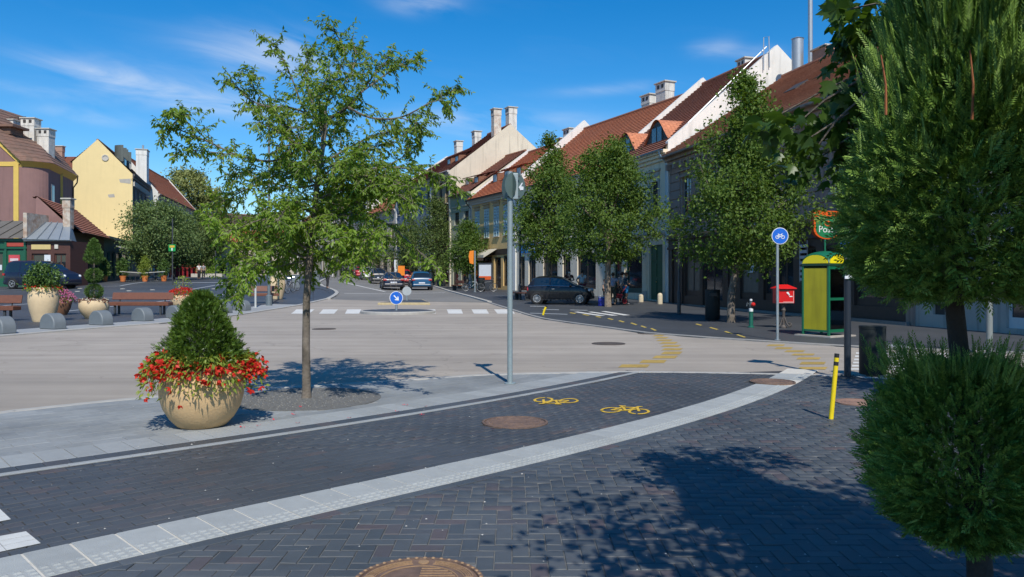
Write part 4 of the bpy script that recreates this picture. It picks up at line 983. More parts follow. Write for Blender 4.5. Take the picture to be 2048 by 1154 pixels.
far_house('end_house', (-60, 160), (-39.0, 158), 'cream house closing the far end of the street', (.56, .48, .38), 6.6, 9.2, 12, 2, 8, T_BRIGHT)

# ---- left-hand side of the square
LLd = Vector((-.307, 1, 0)).normalized()
def LL(t): return (-33.3-.307*t, 59.5+t)
# mauve house with rounded corner
zb = gz(-41, 66); M_MAUVE = mat('mauve_plaster', (.255, .145, .13), .88, .12, 1.5, .15, 40, streak=.15, big=.12); M_YTRIM = mat('yellow_trim', (.68, .47, .11), .85, .1, 2)
t = empty('mauve_house', (-41.2, 66, zb), 0, 'mauve house with yellow bands and rounded corner at the left edge', 'house')
EV = 10.1
plan = [(-9.5, 0), (0, 0)]+[(1.8*math.sin(a), 1.8-1.8*math.cos(a)) for a in np.linspace(.15, R(73), 9)]
e = Vector((plan[-1][0], plan[-1][1], 0)); end = e+LLd*9; plan += [(end.x, end.y), (-9.5, end.y)]
MB().prism([(x, y, -.5) for x, y in plan], (0, 0, EV+.5)).build('wall', M_MAUVE, t)
MB().prism([(-9.5, 0, EV), (0, 0, EV), (-6.0, 0, EV+5.6), (-9.5, 0, EV+3.0)], (0, .3, 0)).build('gable', M_MAUVE, t)
m = MB(); m.box(-.42, .0, -.06, -.003, 3, EV-.05); m.build('pilaster', M_YTRIM, t)
m = MB(); m.box(-9.5, -.43, -.05, -.003, EV-.45, EV-.08); m.build('band', M_YTRIM, t)
m = MB(); m.prism([(.1, -.08, EV-.3), (.1, -.08, EV+.25), (-6.0, -.08, EV+5.9), (-6, -.08, EV+5.35)], (0, .075, 0)); m.build('verge_band', M_YTRIM, t)
q = e+LLd*4.2; m = MB(); m.tube([(q.x+.02, q.y, 2.5), (q.x+.02, q.y, EV)], .17, 4); m.build('pilaster', M_YTRIM, t)
ring = [(x*1.0, y) for x, y in plan[1:-1]]
outw = []
for i, (x, y) in enumerate(ring):
    a = ring[max(0, i-1)]; c = ring[min(len(ring)-1, i+1)]; d = Vector((c[0]-a[0], c[1]-a[1], 0)).normalized(); n = Vector((d.y, -d.x, 0)); outw.append((x+n.x*.45, y+n.y*.45))
outw[0] = (.35, -.2)
m = MB()
for i in range(len(outw)-1):
    f0, f1 = i/(len(outw)-1), (i+1)/(len(outw)-1); r0, r1 = (-6.0, -.2+11*f0**1.5, EV+5.8), (-6.0, -.2+11*f1**1.5, EV+5.8)
    A_, B_ = Vector((*outw[i], EV-.05)), Vector((*outw[i+1], EV-.05)); C_, D_ = Vector(r1), Vector(r0)
    n = 16
    for j in range(n):
        v0, v1 = j/n, (j+1)/n; up = Vector((0, 0, .05))
        m.add([A_+(D_-A_)*v0+up, B_+(C_-B_)*v0+up, B_+(C_-B_)*v1, A_+(D_-A_)*v1, A_+(D_-A_)*v0, B_+(C_-B_)*v0], [(0, 1, 2, 3), (4, 5, 1, 0)])
m.build('roof', mat('old_tiles', (.15, .095, .07), .9, .35, 2.5, .5, 12, col2=(.22, .12, .085)), t)
mc = MB()
for i in range(len(ring)-1): 
    a, c = ring[i], ring[i+1]; mc.add([(a[0], a[1], EV-.5), (c[0], c[1], EV-.5), (outw[i+1][0], outw[i+1][1], EV-.06), (outw[i][0], outw[i][1], EV-.06)], [(0, 1, 2, 3)])
mc.build('cornice', M_YTRIM, t)
q = e+LLd*1.2; n_ = Vector((LLd.y, -LLd.x, 0)); m = MB(); m.M = Matrix.Translation((q.x+n_.x*.02, q.y+n_.y*.02, 0)) @ Matrix.Rotation(math.atan2(LLd.y, LLd.x), 4, 'Z')
m.box(-.5, .5, -.06, .02, 6.0, 8.4); wo_ = m.build('window', mat('frame_grey', (.35, .35, .34), .7), t)
m2 = MB(); m2.M = m.M; m2.box(-.4, .4, -.08, -.061, 6.1, 8.3); m2.build('pane', GLASS_W, wo_)
for px, py, w, zt in ((20, 240, 1.15, 0), (62, 237, 1.15, 0), (92, 258, 1.05, 0)):
    y_ = 70.5 if px > 30 else 71.5; p = at(px, py, y_); chimney(t, p.x+41.2, p.y-66, 9.8, p.z-zb, w, 1.0, M_CHIM)
m = MB()
for px in (37, 46): p = at(px, 235, 72); m.tube([(p.x+41.2, 6, 12), (p.x+41.2, 6, p.z-zb)], .05, 5)
p0_, p1_ = at(8, 240, 72), at(52, 246, 72); m.tube([(p0_.x+41.2, 6, 14.1), (p1_.x+41.2, 6, 13.9)], .05, 5); m.tube([(p0_.x+41.2, 6, 14.9), (p1_.x+41.2, 6, 15.0)], .03, 5); m.build('roof_walkway', M_FRAMED, t)
d0 = MB(); d0.box(-3.6, -1.6, 1.4, 3.2, 12.6, 13.2); d0.box(-3.8, -1.2, 1.1, 3.4, 13.2, 13.4); d0.build('dormer', mat('old_tiles', (.15, .095, .07)), t)
dp = MB(); q = e+LLd*8.6; dp.tube([(q.x+.5, q.y, EV-.1), (q.x+.45, q.y, EV-.7), (q.x+.08, q.y, EV-1.2), (q.x+.08, q.y, 3)], .07, 6); dp.build('downpipe', M_FRAMED, t)
# row of red roofed blocks behind
t = empty('rear_house', (-55.5, 95, 1.3), 0, 'reddish tiled roof showing between the mauve house and the yellow gable', 'house')
MB().box(-6, 6, 0, 8, -.5, 12.2).build('wall', M_GREYP, t)
slope('roof', (-6.4, -.4, 12.0), (6.4, -.4, 12.0), (6.4, 5, 15.4), (-6.4, 5, 15.4), T_BROWN, t)
chimney(t, -1.2, 4, 14, 16.6, 1.0, .6, M_BRICKCH, flues=False)
# yellow gable house
b = Bld('yellow_gable_house', (-41.3, 85.7), (-45.2, 98.3), 'pale yellow gable wall with round attic vent and dark grey side facade')
M_YEL = mat('pale_yellow_plaster', (.78, .61, .30), .88, .05, 1.2, .12, 30, streak=.04, big=.06)
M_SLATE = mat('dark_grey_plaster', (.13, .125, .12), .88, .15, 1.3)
ops = [(1.0+2.8*k, 2.3+2.8*k, 7.2, 9.9) for k in range(4)]+[(1.0+2.8*k, 2.3+2.8*k, 4.2, 6.4) for k in range(4)]
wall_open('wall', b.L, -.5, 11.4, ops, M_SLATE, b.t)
for o in ops: window(b.t, *o, frame=M_STONE, style='cross')
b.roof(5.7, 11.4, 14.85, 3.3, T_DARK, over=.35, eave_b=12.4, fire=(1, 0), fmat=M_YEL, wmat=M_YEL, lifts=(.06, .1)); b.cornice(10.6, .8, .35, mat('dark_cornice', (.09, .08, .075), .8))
pieces('bracket', M_STONE, b.t, [(.3+.9*k, .6+.9*k, -.3, -.12, 10.1, 10.6) for k in range(14)])
MB().lathe([(.34, 0), (.34, .08), (.24, .08), (.24, .02), (0, .02)], 20).build('attic_vent', M_STONE, b.t, loc=(-.01, 2.55, 13.0)).rotation_euler = (0, R(-90), 0)
m = MB(); m.prism([(-.012, .05, 10.3), (-.012, 1.1, 10.4), (-.012, 1.2, 10.75), (-.012, .05, 10.85)], (.006, 0, 0)); m.build('bare_patch', mat('bare_render', (.42, .39, .34), .9), b.t)
m = MB(); m.prism([(-.012, 1.6, 8.8), (-.012, 2.2, 8.75), (-.012, 2.3, 9.05), (-.012, 1.7, 9.15)], (.006, 0, 0)); m.build('bare_patch', mat('bare_render', (.42, .39, .34), .9), b.t)
for k in range(2):
    o = MB().box(1.6+3.2*k, 3.4+3.2*k, 1.0, 2.6, 12.2, 13.4).build('dormer', mat('dormer_metal', (.10, .115, .105), .6), b.t)
    MB().lathe([(1.05, 0), (1.05, 1.8)], 12, a0=0, a1=math.pi).build('dormer_roof', mat('dormer_metal', (.10, .115, .105), .6), o, loc=(2.5+3.2*k, 1.0, 12.9))
    MB().box(1.9+3.2*k, 3.1+3.2*k, .96, .995, 12.35, 13.2).build('pane', GLASS_W, o)
p = at(285, 300, 97); q = b.t.matrix_basis.inverted() @ p; chimney(b.t, q.x, q.y, 10, q.z, 1.9, 1.2, M_WHITEP, flues=False)
p = at(286, 296, 97); q = b.t.matrix_basis.inverted() @ p; MB().tube([(q.x, q.y, q.z-.3), (q.x, q.y, q.z+.35)], .12, 8).build('chimney_pot', M_ZINC, b.t)
# lean-to with brown roof, teal extension, white house beyond
b = Bld('brown_roofed_shop', LL(.9), LL(12.4), 'low shop under a rusty brown lean-to roof below the yellow gable')
M_SHDK = mat('shop_dark_brown', (.06, .035, .025), .6, .25, 3)
wall_open('wall', b.L, -.5, 3.9, [(.8, 3.2, .2, 2.8), (4.0, 6.0, .2, 2.8), (7, 9, .2, 2.8), (9.8, 11.6, .2, 2.8)], M_SHDK, b.t)
for o in [(.8, 3.2, .2, 2.8), (4.0, 6.0, .2, 2.8), (7, 9, .2, 2.8), (9.8, 11.6, .2, 2.8)]: shop(b, *o)
b.roof(2.5, 4.1, 6.5, 2.4, mat('rusty_sheet', (.30, .125, .075), .8, .14, 1.5, .2, 20, big=.1) if False else tile_mat('tiles_rust', (.46, .185, .11), (.42, .165, .10), (.36, .15, .09)), over=.6, eave_b=6.4, fire=(0, 0), fmat=M_MAUVE, wmat=M_MAUVE, ridge_cap=False); b.gutter(3.85, .65, material=M_FRAMED)
b = Bld('teal_shop', LL(12.4), LL(26.1), 'low teal painted shopfront with flat roof under the yellow gable')
M_TEAL = mat('teal_paint', (.035, .125, .125), .6, .15, 3)
so = [(1.2, 2.6, .1, 2.7), (3.4, 5.0, .1, 2.7), (6.0, 8.4, .2, 2.7), (9.2, 12.5, .2, 2.7)]
wall_open('wall', b.L, -.5, 3.8, so, M_TEAL, b.t)
for o in so: shop(b, *o, frame=M_TEAL)
MB().box(0, b.L, -.4, 5, 3.8, 4.05).build('flat_roof', M_GREYP, b.t); MB().box(0, .2, .01, 5, -.5, 3.79).build('side_wall', M_TEAL, b.t)
aw = MB()
for k in range(3): aw.prism([(3+3.5*k, -.41, 3.3), (3+3.5*k, -1.6, 2.8), (3+3.5*k, -.41, 3.22)], (2.6, 0, 0))
aw.build('awning', mat('awning_grey', (.35, .34, .31), .8), b.t)
far_house('white_house', (-44.3, 98.6), (-50.5, 126.0), 'white house with red roof behind the dark trees on the left', (.62, .60, .55), 10.4, 15.2, 8, 3, 8, T_RED, fcol=M_WHITEP)
far_house('red_shop_house', (-53.0, 130), (-62, 156), 'far house with crimson shopfronts beyond the square', (.5, .46, .4), 9, 13, 10, 2, 6, T_DARK)
b = far_house('stone_palace', (-72, 176), (-52, 184), 'distant pale ornate house at the far end of the square', (.50, .43, .33), 11, 14, 10, 3, 7, T_DARK)
p = gp(325, 104); rs = empty('crimson_shopfront', p, 0, 'crimson red shopfront panels under the trees across the square', 'shopfront')
for k in range(9): q = gp(325+k*9, 104+k*1.8)-p; MB().box(q.x-.42, q.x+.42, q.y, q.y+.3, q.z, q.z+3.0).build('panel', mat('crimson_paint', (.26, .012, .018), .5, .2, 3), rs)
# kiosk and green shop
zb = gz(-35, 57.5)
t = empty('brown_kiosk', (-35.25, 57.4, zb), 0, 'brown timber corner shop under a blue grey metal roof behind the dark van', 'shop')
W_ = 3.15; M_BRW = mat('kiosk_brown', (.085, .035, .025), .6, .2, 4)
so = [(.35, 1.55, 1.2, 2.4), (2.0, 2.85, .1, 2.4)]
wall_open('wall', W_, -.5, 3.3, so, M_BRW, t)
class _T: pass
kb = _T(); kb.t = t
shop(kb, *so[0], frame=M_BRW, bars=1); shop(kb, *so[1], frame=M_BRW, bars=2)
MB().box(W_-.15, W_, .01, 2.4, -.5, 3.3).build('side_wall', M_BRW, t)
MB().box(.35, 1.75, -.05, -.01, 2.7, 3.05).build('fascia_sign', mat('fascia_cream', (.62, .48, .20), .6, .1, 3), t)
MB().box(2.05, 2.3, -.08, -.01, 2.75, 3.05).build('lamp_box', mat('lamp_white', (.6, .58, .5), .5), t)
MB().box(1.3, 1.75, -.06, -.012, 1.15, 2.3).build('white_board', mat('board_white', (.66, .70, .72), .5, .06), t)
MB().box(-.1, W_+.1, -.25, -.005, 3.3, 3.42).build('cornice', M_STONE, t)
m = MB(); M_MROOF = mat('metal_roof', (.30, .335, .36), .45, .15, 2, metal=.35)
m.add([(-.15, -.35, 3.43), (W_+.15, -.35, 3.36), (W_-1.2, 2.2, 4.75), (-.15, 2.2, 4.85), (W_-.75, 2.2, 3.36)], [(0, 1, 2, 3), (1, 4, 2)]); m.build('roof', M_MROOF, t)
sm_ = MB()
for k in range(4): sm_.prism([(.1+k*.8, -.36, 3.45), (.14+k*.8, -.36, 3.45), (.14+k*.45, 2.15, 4.86), (.1+k*.45, 2.15, 4.86)], (0, 0, .04))
sm_.build('roof_seam', M_MROOF, t); chimney(t, 1.95, 1.9, 4.3, 6.6, .55, .55, mat('chimney_flaky', (.40, .27, .19), .9, .4, 5, col2=(.55, .5, .42)), flues=False)
t = empty('green_shop', (-44.35, 57.5, zb), 0, 'dark green panelled shopfront with red fascia boards at the left edge', 'shop')
M_GSH = mat('shop_green', (.012, .095, .05), .5, .15, 4); W_ = 9.1
so = [(.6, 2.4, .3, 2.6), (3.0, 4.8, .3, 2.6), (6.2, 7.3, .3, 2.5)]
wall_open('wall', W_, -.5, 3.5, so, M_GSH, t); kb.t = t
for o in so: shop(kb, *o, frame=M_GSH, bars=1)
m = MB()
for x_ in (5.4, 7.45, 8.85): m.box(x_, x_+.16, -.09, -.003, -.3, 3.3)
m.box(.01, W_-.01, -.12, -.003, 2.75, 2.85); m.box(.01, W_-.01, -.16, -.003, 3.3, 3.5); m.box(.01, W_-.01, -.1, -.003, -.4, .2); m.build('moulding', M_GSH, t)
for x_ in (1.0, 3.0, 5.6, 7.6): MB().box(x_, x_+1.35, -.05, -.004, 2.92, 3.22).build('fascia_board', mat('fascia_red', (.40, .06, .04), .6, .1, 5), t)
MB().box(7.75, 8.55, -.06, -.004, 1.6, 2.3).build('red_sign', mat('sign_red', (.55, .07, .08), .5), t)
MB().box(7.85, 8.45, -.068, -.061, 1.85, 2.05).build('sign_text', mat('sign_pale', (.62, .5, .5), .5), t)
for (x_, z_) in ((6.4, .6), (6.9, 1.2), (6.5, 1.0)): MB().box(x_, x_+.3, .03, .095, z_, z_+.38).build('notice', mat('poster_white', (.62, .64, .66)), t)
m = MB(); m.add([(-.1, -.35, 3.52), (W_+.05, -.35, 3.52), (W_+.05, 3.2, 5.0), (-.1, 3.2, 5.0)], [(0, 1, 2, 3)]); m.build('roof', mat('grey_sheet_roof', (.13, .12, .105), .8, .2, 2), t)
sm_ = MB()
for k in range(10): sm_.prism([(.3+k*.95, -.36, 3.54), (.36+k*.95, -.36, 3.54), (.36+k*.95, 3.2, 5.02), (.3+k*.95, 3.2, 5.02)], (0, 0, .05))
sm_.build('roof_seam', mat('grey_sheet_roof', (.13, .12, .105)), t)
MB().box(W_-.15, W_+.12, -.3, 3.3, 3.4, 5.35).build('party_wall', mat('chimney_flaky', (.40, .27, .19)), t)
# ================================================================ VEGETATION
M_BARK = mat('bark', (.10, .082, .062), .92, .35, 9, .7, 40, col2=(.21, .175, .14))
M_BARKP = mat('bark_pale', (.30, .24, .18), .92, .25, 14, .7, 60, col2=(.16, .125, .095))
M_BARKD = mat('bark_dark', (.045, .036, .03), .92, .3, 9, .7, 50)
LF_MAIN = leaf_mat('leaf_fresh', (.10, .19, .020), (.26, .37, .05), .45, .48, .35)
LF_YOUNG = leaf_mat('leaf_young', (.16, .29, .03), (.28, .40, .05), .45, .45, .4)
LF_PEAR = leaf_mat('leaf_pear', (.056, .120, .020), (.16, .235, .042), .34, .55, .28)
LF_FAR = leaf_mat('leaf_far', (.060, .105, .028), (.15, .20, .056), .3, .55, .28)
LF_LIGHT = leaf_mat('leaf_light', (.15, .19, .055), (.30, .31, .11), .2, .6, .3)
LF_DKSQ = leaf_mat('leaf_square', (.070, .125, .038), (.19, .26, .085), .22, .55, .3)
LF_MAPLE = leaf_mat('leaf_maple', (.034, .085, .015), (.085, .155, .030), .35, .42, .5)
LF_THUJA = leaf_mat('leaf_thuja', (.045, .115, .020), (.25, .39, .07), .10, .55, .35)
LF_YEW = leaf_mat('leaf_yew', (.040, .088, .010), (.13, .21, .024), .15, .4, .5)
LF_BOX = leaf_mat('leaf_box', (.045, .10, .018), (.11, .19, .035), .15, .5, .4)
LF_BEG = leaf_mat('leaf_begonia', (.16, .24, .03), (.34, .40, .07), .35, .45, .4)
FL_RED = leaf_mat('petal_red_live', (.55, .018, .012), (.68, .06, .03), .25, .5, .3)
FL_PINK = leaf_mat('petal_pink', (.60, .12, .30), (.70, .30, .50), .3, .5, .3)
FL_WHITE = leaf_mat('petal_white', (.65, .62, .55), (.72, .70, .62), .3, .5, .3)
FL_MAROON = leaf_mat('leaf_maroon', (.12, .03, .025), (.20, .06, .04), .2, .5, .3)

def unit(a): return a/np.maximum(1e-9, np.linalg.norm(a, axis=-1, keepdims=True))
def leaves(P, D, N, ln, wd, fold=.18, curl=.12):
    """lens-shaped folded leaves: position, axis, normal, length, width arrays -> vertices, triangles"""
    n = len(P); D = unit(D); S = unit(np.cross(D, N)); N2 = unit(np.cross(S, D))
    ln = np.broadcast_to(ln, (n,))[:, None]; wd = np.broadcast_to(wd, (n,))[:, None]
    a = P; tip = P+D*ln-N2*ln*curl; mid = P+D*ln*.45
    l = mid+S*wd*.5+N2*wd*fold; r = mid-S*wd*.5+N2*wd*fold
    V = np.stack([a, l, tip, r], 1).reshape(-1, 3); b = np.arange(n)[:, None]*4
    T = np.concatenate([b+np.array([[0, 1, 2]]), b+np.array([[0, 2, 3]])], 1).reshape(-1, 3)
    return V, T
def rvec(r, n): return unit(r.normal(size=(n, 3)))
def crown_leaves(r, R_of_u, z0, z1, nclump, per, csize, lsize, lw=.55, inner=.35, up=.5, cx=0., cy=0., squash=.8, lump=.18, voids=0):
    """leaf clumps through the crown's volume, denser towards its skin, on a lumpy outline"""
    k1, k2, k3 = r.uniform(0, 6.28, 3)
    u = r.beta(1.3, 1.25, nclump); th = r.uniform(0, 2*np.pi, nclump)
    Rm = np.array([R_of_u(x) for x in u])*(1+lump*np.sin(3*th+k1+7*u)*.6+lump*np.sin(5*th-9*u+k2)*.5+r.normal(0, lump*.45, nclump))
    rad = Rm*(inner+(1-inner)*np.sqrt(r.random(nclump)))
    C = np.stack([cx+rad*np.cos(th), cy+rad*np.sin(th), z0+(z1-z0)*u], 1)
    if voids:                                         # holes between the boughs where the background shows
        vi = r.integers(0, nclump, voids); Rt = np.array([R_of_u(x) for x in u]); vc_ = np.stack([cx+Rt[vi]*.75*np.cos(th[vi]), cy+Rt[vi]*.75*np.sin(th[vi]), C[vi, 2]], 1); vr_ = Rt.max()*r.uniform(.16, .34, voids)
        keep = ~np.any(np.linalg.norm((C[:, None]-vc_[None])*np.array([1, 1, .9]), axis=2) < vr_[None], axis=1); C = C[keep]; nclump = len(C)
    cs = csize*r.uniform(.6, 1.35, nclump)
    n = nclump*per; idx = np.repeat(np.arange(nclump), per)
    off = r.normal(size=(n, 3))*cs[idx][:, None]*np.array([1, 1, squash]); P = C[idx]+off
    out = P-np.array([cx, cy, (z0+z1)/2]); out[:, 2] *= .4; out = unit(out)
    N = unit(rvec(r, n)*.8+np.array([0, 0, up])+out*.45); D = unit(rvec(r, n)+out*.5+np.array([0, 0, -.25]))
    s = lsize*r.uniform(.65, 1.3, n)
    V, T = leaves(P, D, N, s, s*lw); return V, T, C
def limb_tubes(m, base, tips, r0, r1=.012, sag=.0, n=5, rr=None, seg=5):
    rr = rr or random.Random(1)
    for tp in tips:
        b = Vector(base(tp) if callable(base) else base); t_ = Vector(tp); d = t_-b; L = d.length
        side = Vector((rr.uniform(-1, 1), rr.uniform(-1, 1), rr.uniform(-.3, .5)))*L*.10
        pts = [b+d*f+side*math.sin(math.pi*f)+Vector((0, 0, L*.08*math.sin(math.pi*f))) for f in np.linspace(0, 1, seg)]
        m.tube(pts, list(np.linspace(r0, r1, seg)), n, cap=False)
def street_tree(name, loc, label, H, z0, Rmax, seed, leafm, nclump, per, csize, lsize, trunk_r=.1, barkm=M_BARK, lean=(0, 0), shape='pear', group='street trees along the right pavement', lump=.18, inner=.35):
    r = np.random.default_rng(seed); rr = random.Random(seed)
    t = empty(name, loc, rr.uniform(0, 6), label, 'tree', group)
    if shape == 'pear': Rf = lambda u: Rmax*float(np.interp(u, [0, .06, .18, .32, .48, .64, .8, .92, 1], [.35, .72, .98, 1.0, .86, .66, .42, .20, .04]))
    elif shape == 'round': Rf = lambda u: Rmax*max(.05, 1-(2*u-1)**2)**.5
    else: Rf = lambda u: Rmax*max(.05, 1-abs(2*u-.75)**2.2*.85)**.6 if u < .9 else Rmax*.35
    V, T, C = crown_leaves(r, Rf, z0, H, nclump, per, csize, lsize, lump=lump, inner=inner, cx=lean[0], cy=lean[1], voids=18 if shape == 'pear' else 8)
    npmesh('crown', V, T, leafm, t)
    m = MB(); zt = z0+(H-z0)*.72
    pts = [(0, 0, -.1), (0, 0, .05), (lean[0]*.1+.03, lean[1]*.1, z0*.5), (lean[0]*.4-.02, lean[1]*.4+.03, z0), (lean[0]*.8, lean[1]*.8, z0+(zt-z0)*.5), (lean[0], lean[1], zt)]
    m.tube(pts, [trunk_r*1.35, trunk_r*1.12, trunk_r, trunk_r*.9, trunk_r*.5, .02], 9)
    sel = C[rr.sample(range(len(C)), min(len(C), 26))]
    limb_tubes(m, lambda tp: (lean[0]*.5, lean[1]*.5, z0+max(0, (tp[2]-z0))*.35), [tuple(c) for c in sel], trunk_r*.38, .012, rr=rr)
    m.build('trunk', barkm, t, smooth=True)
    return t
# right-hand row of street trees
TR = [(1462, 27.2, 165, 532, 4.2, 'stout broad street tree in front of the pink house beside the red mailbox', 11, 620, 66, .22, .13),
      (1216, 40.0, 258, 522, 4.6, 'tall pear shaped tree above the blue cool box and the group of people', 12, 560, 58, .24, .15),
      (1098, 46.5, 275, 518, 3.9, 'slender pointed tree behind the small black car', 13, 460, 54, .24, .16),
      (934, 71.0, 432, 548, 3.2, 'small pear shaped tree in front of the green house by the bicycles', 14, 330, 40, .28, .18),
      (872, 80.0, 392, 548, 4.4, 'dark tree right of the blue estate car along the far pavement', 15, 380, 40, .36, .2),
      (820, 90.0, 428, 548, 5.4, 'broad tree behind the dark parked saloon', 16, 380, 36, .42, .22),
      (770, 104.0, 440, 548, 6.4, 'broad far tree over the row of parked cars', 17, 360, 34, .46, .25),
      (715, 122.0, 452, 546, 6.6, 'farthest street tree at the bend of the road', 18, 320, 32, .5, .28)]
for k, (px, y, yt, yb, wd, lab, sd, nc, per, cs, ls) in enumerate(TR):
    p = gp(px, y); zt = CH-(yt-HZ)/F*y-p.z; zb_ = CH-(yb-HZ)/F*y-p.z
    street_tree('pear_tree', p, lab, zt, max(1.5, zb_), wd/2*(.90+.05*(k % 3)), sd, LF_PEAR if k < 4 else LF_FAR, nc, per, cs, ls, trunk_r=.13 if k != 1 else .16, barkm=M_BARKP if k == 1 else M_BARK, lean=((-.45, 0) if k == 0 else (0, 0)), lump=.40, inner=.22)
# trees on the square
for px, y, yt, yb, wd, lab, sd, mt, sh in ((312, 74, 405, 538, 5.4, 'dark green tree covering the white house left of the square', 31, LF_DKSQ, 'round'), (348, 80, 425, 540, 4.6, 'middle tree of the dark clump across the square', 32, LF_DKSQ, 'round'), (398, 92, 432, 540, 5.0, 'right tree of the dark clump across the square', 33, LF_FAR, 'round'),
                               (372, 150, 345, 530, 13.5, 'tall pale green tree rising behind the roofs on the left', 34, LF_LIGHT, 'round')):
    p = gp(px, y); zt = CH-(yt-HZ)/F*y-p.z; zb_ = CH-(yb-HZ)/F*y-p.z
    street_tree('leafy_tree', p, lab, zt, max(1.4, zb_), wd/2*1.05, sd, mt, 400 if wd < 8 else 800, 42, .38 if wd < 8 else .7, .21 if wd < 8 else .5, trunk_r=.12 if wd < 8 else .3, group='trees around the square', shape=sh, lump=.2)
for px, y in ((448, 190), (470, 196), (497, 205)):
    p = gp(px, y); street_tree('leafy_tree', p, {448: 'far tree left of the distant pale house', 470: 'far tree before the distant pale house', 497: 'far tree right of the distant pale house'}[px], 9.5, 2.0, 3.6, 40+px, LF_FAR, 140, 26, .7, .4, trunk_r=.2, group='trees around the square', shape='round')

